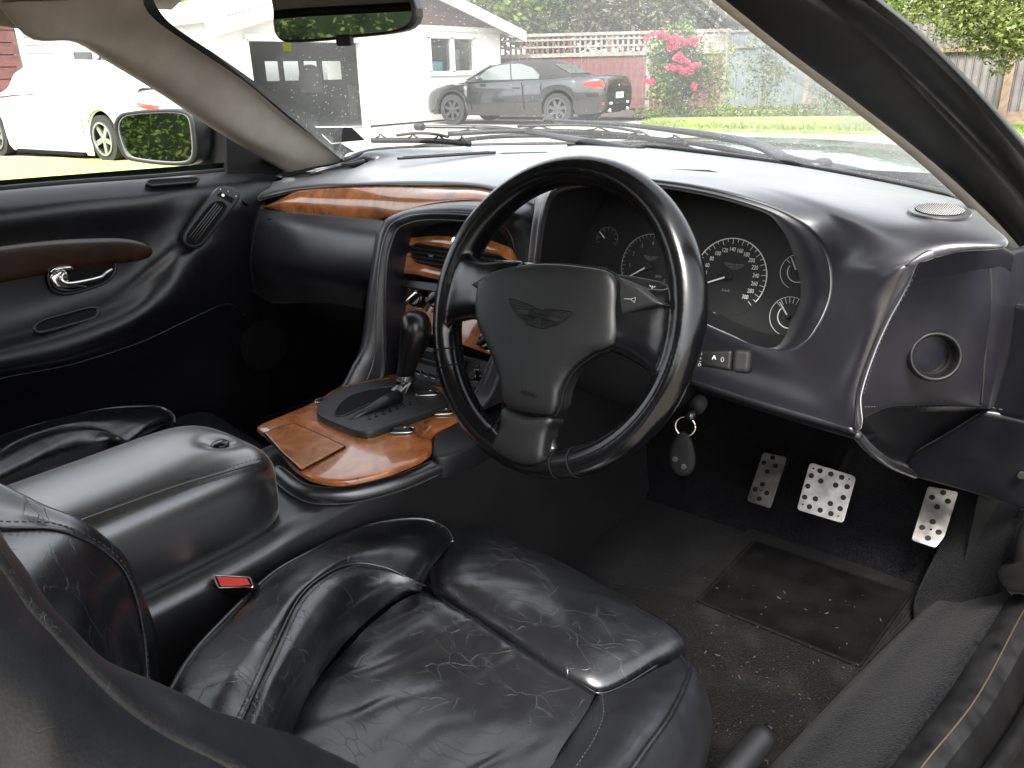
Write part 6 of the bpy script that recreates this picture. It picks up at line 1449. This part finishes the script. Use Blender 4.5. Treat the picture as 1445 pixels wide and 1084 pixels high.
# ------------------------------------------------------------------ cars
def make_car(name, label, stn, wb0, paint, wheelr, tyre_w, halfw, roof, rim, spokes=5, soft=None, group=None):
    """stn: (x, z_low, z_belt, z_centre, halfwidth) along the length, nose at +x"""
    t = thing(name, label, 'car', (0, 0, 0))
    xs = np.array([s[0] for s in stn]); fx = np.unique(np.r_[np.linspace(xs[0], xs[-1], 70), [w_+wheelr*1.16*c for w_ in wb0 for c in (-1, -.97, -.9, -.8, -.6, -.3, 0, .3, .6, .8, .9, .97, 1)]])
    P = np.array(cr(np.array(stn, float), 8)); P = P[np.argsort(P[:, 0])]
    ip = lambda x, k: np.interp(x, P[:, 0], P[:, k])
    G = []
    for x in fx:
        zl, zb, zc, hw = (ip(x, k) for k in (1, 2, 3, 4)); arch = 0.
        for w_ in wb0:
            rr = wheelr*1.16
            if abs(x-w_) < rr: zl = max(zl, wheelr+sqrt(rr*rr-(x-w_)**2)); arch = 1
        zm = zl+(zb-zl)*.55; fl = .02
        row = []
        prof = [(hw*.93, zl), (hw*.985, zl+(zb-zl)*.10), (hw*1.0, zl+(zb-zl)*.35), (hw*1.0, zm), (hw*.985, zl+(zb-zl)*.80), (hw*.95, zb-.015), (hw*.90, zb), (hw*.6, zb+(zc-zb)*.75), (hw*.25, zc), (0, zc)]
        for a, b_ in prof: row.append(V(x, a, b_))
        for a, b_ in prof[::-1][1:]: row.append(V(x, -a, b_))
        G.append(row)
    grid_mesh('body', np.array(G), paint, t, flip=True)
    for e, rv in ((0, 1), (-1, -1)):
        r_ = G[e]; n_ = len(r_); mesh('end_panel', r_, [tuple(range(n_))], paint, t, False)
    box('underbody', ((xs[0]+xs[-1])/2, 0, .33), (xs[-1]-xs[0]-.5, halfw*1.5, .22), M_['matt'], t)
    # roof / greenhouse
    gh = []
    for x, zb, zt, hb, ht in roof:
        gh.append([V(x, hb, zb), V(x, hb*.985, zb+(zt-zb)*.30), V(x, (hb+ht)/2, zb+(zt-zb)*.66), V(x, ht, zb+(zt-zb)*.90), V(x, ht*.75, zt-.01), V(x, 0, zt), V(x, -ht*.75, zt-.01), V(x, -ht, zb+(zt-zb)*.90), V(x, -(hb+ht)/2, zb+(zt-zb)*.66), V(x, -hb*.985, zb+(zt-zb)*.30), V(x, -hb, zb)])
    surf('roof', gh, soft or paint, t, nu=44, nv=6)
    for w_ in wb0:
        for s in (1, -1):
            yc = s*(halfw-.12); fw_ = Frame((w_, yc, wheelr), (1, 0, 0), (0, s, 0))
            wh = mesh('wheel', *prism_data(fw_, circ(wheelr, 32), -.11, .02), M_['tyre'], t, False)
            ringmesh('tyre', fw_, wheelr*.70, wheelr, .02, M_['tyre'], wh, t=.07, n=32)
            ringmesh('rim', fw_, wheelr*.64, wheelr*.72, .09, rim, wh, t=.02, n=32)
            prism('rim_dish', fw_, circ(wheelr*.66, 28), .02, .04, M_['matt'], wh)
            sm_ = MB()
            for k in range(spokes):
                a = 2*pi*k/spokes+pi/2; o_ = [(wheelr*.10*cos(a+1.3), wheelr*.10*sin(a+1.3)), (wheelr*.66*cos(a+.16), wheelr*.66*sin(a+.16)), (wheelr*.66*cos(a-.16), wheelr*.66*sin(a-.16)), (wheelr*.10*cos(a-1.3), wheelr*.10*sin(a-1.3))]
                sm_.add(*prism_data(fw_, o_[::-1], .05, .085))
            sm_.build('spokes', rim, wh); prism('hub_cap', fw_, circ(wheelr*.13, 16), .05, .095, rim, wh, bev=.01)
            ag = [V(w_+wheelr*1.2*cos(a), s*(halfw-.30), wheelr+wheelr*1.2*sin(a)) for a in np.linspace(-.2, pi+.2, 24)]
            mesh('wheel_well', ag+[p+V(0, s*.27, 0) for p in ag]+[V(w_, s*(halfw-.30), wheelr)], [(i, i+1, 25+i, 24+i) for i in range(23)]+[(i, i+1, 48) for i in range(23)], M_['matt'], t)
    return t, ip
def carpoly(t, name, pts, mat, th=.012, bev=0, parent=None):
    """thin plate through 3D points lying on the body"""
    P = [V(*p) for p in pts]; o = mesh(name, P, [tuple(range(len(P)))], mat, parent or t, False); mod_solid(o, th, 0); return o
def place(t, origin, heading):
    t.location = Vector([float(c) for c in origin]); t.rotation_euler = (0, 0, heading)
# black convertible
stn = [(-1.98, .42, .80, .86, .70), (-1.92, .30, .94, .985, .80), (-1.7, .24, .985, 1.02, .87), (-1.3, .22, .985, 1.02, .905), (-.7, .20, .965, 1.0, .925), (0, .20, .94, .98, .925), (.8, .20, .915, .96, .925), (1.5, .20, .89, .95, .925), (2.2, .22, .85, .91, .90), (2.5, .24, .78, .83, .84), (2.72, .26, .68, .72, .72), (2.84, .32, .56, .60, .55)]
stn = [(a, b_, c_, d_, e_) for a, b_, c_, d_, e_ in stn]
roofc = [(-1.15, .96, .99, .66, .60), (-.95, .97, 1.09, .70, .60), (-.6, .96, 1.25, .73, .60), (-.15, .95, 1.355, .745, .59), (.35, .94, 1.37, .75, .59), (.75, .93, 1.33, .75, .60), (1.0, .93, 1.26, .74, .62), (1.35, .93, 1.08, .74, .66), (1.62, .93, .97, .72, .68)]
bc_, ip = make_car('parked_convertible', 'black two-door convertible with its canvas roof up, parked before the garage', stn, (-.88+.0, 1.90), M_['carblack'], .335, .25, .925, roofc, M_['darkalloy'], 7, soft=M_['softtop'])
for s in (1, -1):
    yb = lambda q: s*(q+.012)
    carpoly(bc_, 'side_window', [(1.30, yb(.742), .965), (1.02, yb(.700), 1.19), (.75, yb(.672), 1.27), (.42, yb(.664), 1.30), (.36, yb(.748), .965)], M_['carglass'])
    carpoly(bc_, 'side_window', [(.33, yb(.748), .965), (.39, yb(.664), 1.30), (.12, yb(.664), 1.29), (-.18, yb(.690), 1.20), (-.38, yb(.735), 1.05), (-.36, yb(.745), .97)], M_['carglass'])
    carpoly(bc_, 'door_seam', [(1.38, s*.932, .90), (1.40, s*.932, .90), (1.34, s*.932, .35), (1.32, s*.932, .35)], M_['matt'], .004); carpoly(bc_, 'door_seam', [(-.02, s*.932, .90), (.0, s*.932, .90), (-.06, s*.932, .35), (-.08, s*.932, .35)], M_['matt'], .004)
    h_ = box('door_handle', (.15, s*.945, .80), (.2, .03, .03), M_['carblack'], bc_, bev=.01)
    carpoly(bc_, 'tail_lamp', [(-1.93, s*.66, .90), (-1.86, s*.835, .92), (-1.55, s*.915, .88), (-1.50, s*.92, .83), (-1.72, s*.90, .76), (-1.93, s*.76, .75)], M_['tail'], .05)
    m__ = thing('x', 'x', 'x') if False else None
    dome('wing_mirror', [V(1.12+.09*cos(a), s*(.93+.0), 1.0+.06*sin(a)) for a in np.linspace(0, 2*pi, 14, endpoint=False)], (0, s, 0), .12, M_['carblack'], bc_, skirt=.03, nu=24)
    carpoly(bc_, 'rear_reflector', [(-1.95, s*.62, .47), (-1.91, s*.80, .47), (-1.91, s*.80, .42), (-1.95, s*.62, .42)], M_['tail'], .05)
    carpoly(bc_, 'reversing_lamp', [(-1.975, s*.42, .47), (-1.965, s*.54, .47), (-1.965, s*.54, .42), (-1.975, s*.42, .42)], M_['lampclear'], .04)
carpoly(bc_, 'rear_window', [(-1.02, -.48, 1.065), (-1.02, .48, 1.065), (-.62, .42, 1.265), (-.62, -.42, 1.265)], M_['carglass'], .015)
carpoly(bc_, 'windscreen', [(1.62, -.68, .99), (1.62, .68, .99), (1.02, .60, 1.28), (1.02, -.60, 1.28)], M_['carglass'], .03)
carpoly(bc_, 'boot_lid_seam', [(-1.97, -.62, .77), (-1.97, .62, .77), (-1.97, .62, .76), (-1.97, -.62, .76)], M_['matt'], .03)
pl_ = box('number_plate', (-1.99, 0, .60), (.02, .36, .125), simple('plate_white', (.75, .75, .72), .5), bc_, bev=.003)
pfm = Frame((-2.003, 0, .60), (0, -1, 0), (-1, 0, 0)); text('plate_print', 'BKL 3', pfm, (0, 0), .09, M_['matt'], pl_, h=0)
prism('boot_emblem', Frame((-1.99, 0, .80), (0, -1, 0), (-1, 0, .1)), circ(.04, 20), -.02, .006, M_['chrome'], bc_)
for y_ in (-.5, .5): tube('exhaust_pipe', [V(-1.9, y_, .30), V(-2.0, y_, .30)], .04, M_['chrome'], bc_, sides=16)
pos = W(786, 177, z=0); hd_ = radians(188)
rw_ = V(-.88, -.8, 0)
place(bc_, V(pos[0], pos[1], 0)-V(cos(hd_)*-.88-sin(hd_)*.9, sin(hd_)*-.88+cos(hd_)*.9, 0), hd_)
# white car on the left, seen through the passenger window
stn = [(-2.5, .42, .66, .72, .66), (-2.4, .30, .80, .86, .78), (-2.1, .24, .90, .97, .86), (-1.6, .12, .94, 1.02, .90), (-.8, .08, .96, 1.04, .915), (0, .08, .97, 1.0, .92), (.8, .08, .94, .98, .92), (1.7, .10, .90, .97, .91), (2.6, .18, .82, .88, .88), (2.95, .3, .62, .68, .74)]
roofw = [(-1.9, .96, 1.02, .70, .62), (-1.4, .98, 1.10, .72, .60), (-.8, .98, 1.22, .74, .59), (-.2, .98, 1.36, .75, .59), (.4, .97, 1.44, .76, .59), (1.0, .96, 1.45, .76, .6), (1.5, .95, 1.30, .75, .64), (2.0, .93, 1.0, .73, .68)]
wc_, ip = make_car('parked_white_car', 'white saloon car cut off by the left edge, seen through the passenger window', stn, (-1.15, 2.05), M_['carwhite'], .33, .22, .92, roofw, M_['alloy'], 5)
for s in (1, -1):
    yb = lambda q: s*(q+.012)
    carpoly(wc_, 'side_window', [(1.5, yb(.752), .99), (1.2, yb(.69), 1.26), (.9, yb(.672), 1.36), (.42, yb(.668), 1.36), (.38, yb(.752), 1.0)], M_['glareglass'])
    carpoly(wc_, 'side_window', [(.34, yb(.752), 1.0), (.37, yb(.672), 1.36), (-.1, yb(.682), 1.28), (-.6, yb(.71), 1.14), (-.8, yb(.735), 1.04)], M_['glareglass'])
    carpoly(wc_, 'tail_lamp', [(-2.42, s*.66, .78), (-2.36, s*.80, .80), (-2.12, s*.862, .84), (-2.14, s*.868, .78), (-2.40, s*.76, .70)], M_['tail'], .05)
    carpoly(wc_, 'door_seam', [(-.75, s*.922, .95), (-.735, s*.922, .95), (-.70, s*.922, .35), (-.715, s*.922, .35)], M_['matt'], .004)
    box('sill_trim', (.4, s*.90, .10), (2.0, .06, .05), M_['matt'], wc_)
pos = W(156, 229, z=0); hd_ = radians(184)
place(wc_, V(pos[0], pos[1], 0)-V(cos(hd_)*-1.15-sin(hd_)*.85, sin(hd_)*-1.15+cos(hd_)*.85, 0), hd_)

# ------------------------------------------------------------------ fences
def seg(A, B): A = V(*A, 0) if len(A) == 2 else V(*A); B = V(*B, 0) if len(B) == 2 else V(*B); d = B-A; L = hypot(d[0], d[1]); return A, d/L, L
def onray(px, dist):
    d = raydir(px, 120); d[2] = 0; d /= hypot(d[0], d[1]); return (CAM[0]+d[0]*dist, CAM[1]+d[1]*dist)
def at_px(px, py, dist):
    p = onray(px, dist); d_ = raydir(px, py); k = dist/hypot(d_[0], d_[1]); return V(p[0], p[1], CAM[2]+d_[2]*k)
A_, B_ = onray(696, 24.2), onray(1024, 24.6)
fa = thing('trellis_fence', 'maroon board fence topped with a pale weathered trellis behind the black car', 'fence', (*A_, 0))
A, d, L = seg(A_, B_); zt = at_px(860, 76, 24.3)[2]; zt2 = at_px(860, 47, 24.3)[2]
nrm_ = V(-d[1], d[0], 0); Fm = Frame(A, d, -nrm_)
nbd = 34
bd_me = None
for k in range(nbd):
    x = L*k/nbd; 
    if bd_me is None:
        o = prism('board', Fm, [(0, .1), (L/nbd*.97, .1), (L/nbd*.97, zt-.05), (0, zt-.05)], 0, .03, M_['redwood'], fa); bd_me = o
    else:
        o = bd_me.copy(); COL.objects.link(o); v = d*x; o.matrix_parent_inverse = Matrix.Translation(Vector((float(v[0]), float(v[1]), .012*(k % 3-1)))-fa.location)
for x in np.linspace(0, L, 7): prism('post', Fm, [(x-.06, 0), (x+.06, 0), (x+.06, zt2+.02), (x-.06, zt2+.02)], -.08, .05, M_['redwood'] if x < L*.55 else M_['oldwood'], fa)
for z_, h_ in ((zt-.06, .10), (zt2-.05, .08)): prism('rail', Fm, [(0, z_), (L, z_), (L, z_+h_), (0, z_+h_)], .03, .08, M_['oldwood'], fa)
n_ = 44; tl0 = None
for k in range(n_):
    x = L*(k+.5)/n_; prism('trellis_slat', Fm, [(x-.03, zt), (x+.03, zt), (x+.03, zt2), (x-.03, zt2)], .035, .05, M_['oldwood'] if k > 14 else M_['redwood'], fa)
for z_ in (.18, .36): prism('trellis_rail', Fm, [(0, zt+z_), (L, zt+z_), (L, zt+z_+.05), (0, zt+z_+.05)], .05, .065, M_['oldwood'], fa)
C_ = onray(1300, 22.0)
fb = thing('blue_grey_fence', 'pale blue-grey vertical board fence right of the roses', 'fence', (*B_, 0))
A, d, L = seg(B_, C_); nrm_ = V(-d[1], d[0], 0); Fm = Frame(A, d, -nrm_)
nbd = 30
for k in range(nbd):
    x = L*k/nbd; prism('board', Fm, [(x, .12), (x+L/nbd*.96, .12), (x+L/nbd*.96, 1.60+.01*(k % 2)), (x, 1.60)], .0, .02+.012*(k % 2), M_['greyfence'], fb)
for k in range(nbd): x = L*k/nbd; prism('upper_board', Fm, [(x, 1.66), (x+L/nbd*.9, 1.66), (x+L/nbd*.9, 2.02), (x, 2.02)], .0, .02, M_['greyfence'], fb)
prism('rail', Fm, [(0, 1.60), (L, 1.60), (L, 1.67), (0, 1.67)], .03, .07, M_['oldwood'], fb); prism('rail', Fm, [(0, 2.0), (L, 2.0), (L, 2.06), (0, 2.06)], .0, .06, M_['oldwood'], fb)
for x in (0, L*.47, L*.97): prism('post', Fm, [(x-.07, 0), (x+.07, 0), (x+.07, 2.08), (x-.07, 2.08)], .02, .12, M_['oldwood'], fb)
prism('plinth_board', Fm, [(0, .0), (L, .0), (L, .14), (0, .14)], .02, .06, M_['rail'], fb)
A_, B_ = onray(1235, 18.4), onray(1700, 18.2)
fc = thing('steel_fence', 'grey ribbed steel fence with a brown timber rail beyond the right pillar', 'fence', (*A_, 0))
A, d, L = seg(A_, B_); nrm_ = V(-d[1], d[0], 0); Fm = Frame(A, d, -nrm_)
# ribbed sheets, each a panel of its own
npn = 12
for k in range(npn):
    x0_ = L*k/npn; wd_ = L/npn; prof = []
    for j in range(3):
        b0 = x0_+wd_*j/3; prof += [(b0, 0), (b0+wd_*.20, 0), (b0+wd_*.215, .03), (b0+wd_*.24, .03), (b0+wd_*.255, 0), (b0+wd_*.275, 0), (b0+wd_*.29, .03), (b0+wd_*.315, .03), (b0+wd_*.33, 0)]
    vs = [Fm.P(a, .16, h) for a, h in prof]+[Fm.P(a, 1.98, h) for a, h in prof]; m_ = len(prof)
    o = mesh('steel_sheet', vs, [(i, i+1, m_+i+1, m_+i) for i in range(m_-1)], M_['steelfence'], fc, False); mod_solid(o, .004)
for z_, h_, nm_ in ((1.28, .09, 'rail'), (.02, .20, 'plinth_board')): prism(nm_, Fm, [(0, z_), (L, z_), (L, z_+h_), (0, z_+h_)], .035, .09, M_['rail'], fc)
for x in np.linspace(L*.18, L*.98, 4): prism('post', Fm, [(x-.07, 0), (x+.07, 0), (x+.07, 1.42), (x-.07, 1.42)], .06, .18, M_['rail'], fc)
prism('top_cap', Fm, [(0, 1.96), (L, 1.96), (L, 2.02), (0, 2.02)], -.03, .05, M_['steelfence'], fc)
prism('leaning_brick', Frame(W(1144, 158, z=.1), (1, .3, 0), (.3, -1, 0)), [(-.16, -.05), (.16, -.05), (.16, .28), (-.16, .28)], 0, .1, M_['rail'], fb)

# ------------------------------------------------------------------ plants
rb_ = thing('rose_bush', 'climbing rose bush with clusters of pink blooms against the fence', 'bush', (*onray(950, 20), 0))
bl = [(at_px(a, b_, 20.4), V(r_, r_*.7, r_)) for a, b_, r_ in ((935, 70, .45), (955, 60, .5), (940, 95, .5), (965, 95, .55), (950, 120, .45), (935, 125, .4), (958, 140, .35), (980, 110, .35), (985, 90, .3))]
leaves('foliage', bl, 5200, .055, LG, rb_, seed=3)
for k in range(7):
    p = at_px(945+random.uniform(-12, 25), 150, 20.4); tube('stem', [V(p[0], p[1], 0), p*.5+bl[k % 9][0]*.5, bl[k % 9][0]], .02, M_['rail'], rb_, smoothpath=8, sides=5)
rp = [(918, 49), (927, 50), (936, 52), (946, 58), (957, 57), (975, 56), (944, 68), (949, 66), (952, 82), (963, 83), (968, 88), (978, 93), (959, 98), (966, 101), (943, 95), (921, 116), (980, 120), (930, 48), (950, 51), (972, 59), (984, 92)]
base_rose = None
def rose_mesh():
    vs = []; fs = []; rr_ = random.Random(4)
    for ring, (rad_, hh, nn) in enumerate(((.02, .05, 4), (.05, .04, 6), (.085, .015, 8), (.10, -.02, 9))):
        for k in range(nn):
            a = 2*pi*k/nn+ring*.4; c_ = V(cos(a), sin(a), 0); s_ = V(-sin(a), cos(a), 0); w__ = rad_*.65+.012; b_ = len(vs)
            vs += [c_*rad_*.4+V(0, 0, hh-.05), c_*rad_*.8+s_*w__+V(0, 0, hh), c_*rad_*1.15+V(0, 0, hh+.03), c_*rad_*.8-s_*w__+V(0, 0, hh)]; fs.append((b_, b_+1, b_+2, b_+3))
    me = bpy.data.meshes.new('rose'); me.from_pydata([tuple(v) for v in vs], [], fs); me.materials.append(PINK[0]); me.materials.append(PINK[1])
    for i, p_ in enumerate(me.polygons): p_.material_index = i % 2
    return me
rme = rose_mesh()
rp += [(a+random.uniform(-9, 9), b_+random.uniform(-6, 6)) for a, b_ in rp[:17]]
for i, (a, b_) in enumerate(rp):
    o = bpy.data.objects.new('rose', rme); COL.objects.link(o); o.parent = rb_; o.matrix_parent_inverse = Matrix.Translation(-rb_.location)
    o.location = Vector([float(c) for c in at_px(a, b_, 19.85)]); o.rotation_euler = (radians(60)+random.uniform(-.5, .5), random.uniform(-.5, .5), radians(30)+random.uniform(-.8, .8)); s_ = random.uniform(.55, 1.0); o.scale = (s_, s_, s_)
def tree(label, px, dist, h, blobs, n, size, mats, seed, trunk=.16, name='garden_tree'):
    b0 = onray(px, dist); t = thing(name, label, 'tree', (*b0, 0))
    bl = [(at_px(a, b_, dist+dd), V(r_, r_, r_*.8)) for a, b_, r_, dd in blobs]
    top = bl[0][0]
    P = [V(*b0, 0), V(b0[0]+.1, b0[1], top[2]*.4), V(top[0], top[1], top[2])]; tube('trunk', curve(P, 12), np.linspace(trunk, trunk*.35, 12), M_['rail'], t, sides=8)
    for c_, r_ in bl[1:7]: tube('limb', curve([P[1], (P[1]+c_)/2+V(0, 0, .15), c_], 8), np.linspace(trunk*.45, .02, 8), M_['rail'], t, sides=6)
    leaves('crown', bl, n, size, mats, t, seed=seed)
    return t
tree('bright green tree rising behind the left end of the garage roof', 262, 24, 6, [(262, 10, 1.3, 0), (235, 20, 1.1, 0), (290, 8, 1.3, .5), (250, -30, 1.5, 0), (300, -25, 1.4, .4), (240, 45, .8, 0), (340, -20, 1.4, 1)], 12000, .085, LY, 11)
tree('mid green tree behind the right slope of the garage roof', 640, 30, 7, [(650, -10, 2.0, 0), (600, -25, 2.0, 0), (700, 0, 1.9, .5), (740, 15, 1.5, 0), (690, -50, 2.2, 1), (760, -20, 1.9, 1), (670, 20, 1.2, 1)], 13000, .11, LG, 12)
tree('loose olive green tree behind the trellis fence above the black car', 790, 27, 6, [(790, 15, 1.5, 0), (750, 25, 1.1, 0), (830, 20, 1.4, 0), (800, -20, 1.7, 0), (850, -10, 1.5, 0), (770, 50, .8, 0), (870, 25, 1.2, 0), (740, 0, 1.2, 0)], 9000, .12, LG, 13)
tree('brownish feathery shrub tree behind the middle of the trellis fence', 880, 25.5, 5, [(880, 15, 1.2, 0), (845, 25, .9, 0), (915, 20, 1.1, 0), (890, -15, 1.3, 0), (935, 25, .9, 0), (860, -5, 1.2, 0), (950, 5, .9, 0)], 7000, .10, LB, 14)
tree('dull grey-green tree behind the roses', 965, 27, 5, [(965, 15, 1.0, 0), (940, -10, 1.3, 0), (985, 5, .9, 0), (990, -25, 1.0, 0), (920, -30, 1.5, 0), (1000, 30, .5, 0)], 8000, .08, LB, 15)
tree('yellow-green tree overhanging the grey steel fence at the right', 1540, 15.5, 5, [(1400, -20, 1.0, 0), (1340, 0, .8, 0), (1385, 20, .7, 0), (1425, 25, .7, 0), (1300, -15, .8, 0), (1410, 70, .33, 0), (1450, 0, 1.1, 0), (1424, 55, .35, 0), (1260, -10, .6, 0), (1410, 95, .16, 0), (1360, 40, .45, 0), (1440, 45, .4, 0)], 15000, .04, [leafmat('pale_leaf', (.22, .27, .09)), leafmat('soft_leaf', (.15, .19, .06)), leafmat('dark_green_leaf', (.07, .10, .03))], 16)  # crown mixes pale, soft and darker leaf greens at random
for i, (a, b_, r_, nn, lb) in enumerate(((1080, 100, .45, 900, 'sparse climber on the middle of the blue-grey fence'), (1185, 115, .5, 1200, 'green climber on the blue-grey fence beside the right pillar'), (1005, 110, .45, 900, 'thin yellowish climber between the roses and the blue-grey fence'))):
    p = onray(a, 20.6 if i else 20.9); t = thing('climber', lb, 'plant', (*p, 0))
    bb = [(at_px(a+dx, b_+dy, 20.6), V(r_, r_*.3, r_)) for dx, dy in ((0, 0), (-14, -25), (16, -20), (8, 22), (-10, 15))]
    leaves('foliage', bb, nn, .05, LY if i == 2 else LG, t, seed=30+i)
    for dx in (-8, 0, 9): tube('stem', [V(p[0]+dx*.01, p[1], 0), at_px(a+dx*.4, b_+20, 20.7), at_px(a+dx, b_-20, 20.7)], .014, M_['rail'], t, smoothpath=8, sides=5)
tree('tall green tree far behind the blue-grey fence', 1120, 31, 8, [(1110, -60, 2.4, 0), (1060, -20, 1.9, 0), (1160, -10, 2.1, 0), (1210, -70, 2.6, 0), (1070, -110, 2.6, 0), (1150, -130, 2.4, 0), (1000, -70, 2.0, 0)], 12000, .13, LG, 17, trunk=.25)
tree('tall dark green tree far behind the steel fence', 1330, 30, 8, [(1330, -80, 2.6, 0), (1270, -30, 2.0, 0), (1400, -40, 2.3, 0), (1450, -90, 2.6, 0), (1360, -150, 2.6, 0), (1500, -20, 2.2, 0)], 12000, .13, LG, 18, trunk=.25)
tree('unseen broad green tree added right of the view to darken the bonnet reflection', 1680, 29, 8, [(1680, -80, 2.8, 0), (1610, -20, 2.2, 0), (1760, -30, 2.6, 0), (1700, -170, 2.8, 0), (1850, -60, 2.8, 0), (1600, -130, 2.6, 0)], 9000, .15, LG, 19, trunk=.25)  # out of view, added so the bonnet mirrors green instead of bright sky
# low plants of the bed
bb = [(at_px(a, 152, 20.2)*V(1, 1, 0)+V(0, 0, .15), V(.35, .3, .16)) for a in range(915, 1240, 22)]
tag(leaves('bed_plants', bb, 3500, .04, LG, None, seed=44), 'low leafy ground cover along the foot of the fences', 'plants')
# far neighbour house and background mass
nh = thing('neighbour_house', 'pale neighbouring house with a dark roof showing above the fence', 'house', (*onray(1040, 34), 0))
hA, hB = onray(1000, 34), onray(1110, 33); A, d, L = seg(hA, hB); nrm_ = V(-d[1], d[0], 0); Fm = Frame(A, d, -nrm_)
zc_ = at_px(1010, 34, 34)[2]
prism('wall', Fm, [(0, 0), (L, 0), (L, zc_), (0, zc_)], -4, 0, M_['white'], nh); prism('roof', Fm, [(.3, zc_-.1), (L+.5, zc_-.1), (L+.5, zc_+1.4), (L*.55, zc_+1.1), (.5, zc_+.05)], -4, .4, M_['roofing'], nh)
prism('window', Fm, [(L*.2, 1.0), (L*.5, 1.0), (L*.5, 2.0), (L*.2, 2.0)], -.02, .03, M_['carglass'], nh)
# left background: red building and white wall beyond the white car
rbld = thing('maroon_shed', 'maroon clad shed at the far left beyond the white car', 'shed', (-16, 6, 0))
p0_, p1_ = W(-60, 100, x=-15.5), W(31, 100, x=-15.5)
for k in range(16): box('board', (-15.5, (p0_[1]+p1_[1])/2-.3, .1+k*.2), (.04+.01*(k % 2), p1_[1]-p0_[1]+.6, .185), M_['redwood'], rbld)
box('shed_core', (-16.6, (p0_[1]+p1_[1])/2-.3, 1.6), (2.1, p1_[1]-p0_[1]+.5, 3.2), M_['redwood'], rbld)
tube('downpipe', [V(-15.42, p1_[1]+.06, 0), V(-15.42, p1_[1]+.06, 3.2)], .05, M_['white'], rbld, sides=10)
p2_ = W(128, 100, x=-17); p1b = W(34, 100, x=-17)
shw = thing('white_outbuilding', 'pale clad outbuilding between the maroon shed and the dark windscreen pillar', 'building', (-17, (p1b[1]+p2_[1])/2, 0))
ztop = W(80, 44, x=-17)[2]
for k in range(14): box('board', (-17, (p1b[1]+p2_[1])/2, .1+k*ztop/14), (.05+.012*(k % 2), p2_[1]-p1b[1], ztop/14*.95), M_['white'], shw)
box('core', (-18.1, (p1b[1]+p2_[1])/2, ztop/2), (2.1, p2_[1]-p1b[1]-.05, ztop), M_['white'], shw)
prism('roof', Frame((-17.9, (p1b[1]+p2_[1])/2, ztop), (0, 1, 0), (1, 0, 0)), [(-(p2_[1]-p1b[1])/2-.3, 0), ((p2_[1]-p1b[1])/2+.3, 0), (.2, .8)], -1.4, 1.1, M_['roofing'], shw)
box('window', (-16.95, W(124, 85, x=-17)[1]-.1, W(124, 85, x=-17)[2]), (.06, .35, .3), M_['carglass'], shw)
rdw = thing('maroon_wall', 'low maroon boarded wall behind the rear of the white car', 'wall', (-16.5, 9, 0))
q0_, q1_ = W(132, 100, x=-16.2)[1], W(215, 120, x=-16.2)[1]; zt_ = W(150, 86, x=-16.2)[2]
for k in range(9): box('board', (-16.2, (q0_+q1_)/2, zt_*(k+.5)/9), (.05+.012*(k % 2), q1_-q0_, zt_/9*.95), M_['redwood'], rdw)
tree('dense green shrub between the maroon wall and the garage', 205, 20, 3, [(205, 95, .7, 0), (180, 100, .6, 0), (235, 90, .6, 0)], 3500, .06, LG, 21, trunk=.08, name='garden_shrub')
# hedge behind the car, seen in the mirrors
hg = thing('tall_hedge', 'tall green hedge beyond the drive behind the car, seen in the door mirror', 'hedge', (-8, -12, 0))
bb = []
for k in range(26):
    x = -18+k*1.1+random.uniform(-.4, .4); y = -12.5+random.uniform(-1, 1)
    for z_ in (.8, 1.9, 2.7+random.uniform(-.9, .5)): bb.append((V(x, y, z_), V(.95, 1.0, .8)))
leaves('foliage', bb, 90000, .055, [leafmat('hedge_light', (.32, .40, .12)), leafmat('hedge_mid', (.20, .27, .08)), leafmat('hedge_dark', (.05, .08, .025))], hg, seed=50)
for k in range(12): tube('stem', [V(-23+k*2.9, -12.5, 0), V(-23+k*2.9+.2, -12.4, 1.5), V(-23+k*2.9, -12.5, 2.6)], [.1, .08, .04], M_['rail'], hg, sides=6)
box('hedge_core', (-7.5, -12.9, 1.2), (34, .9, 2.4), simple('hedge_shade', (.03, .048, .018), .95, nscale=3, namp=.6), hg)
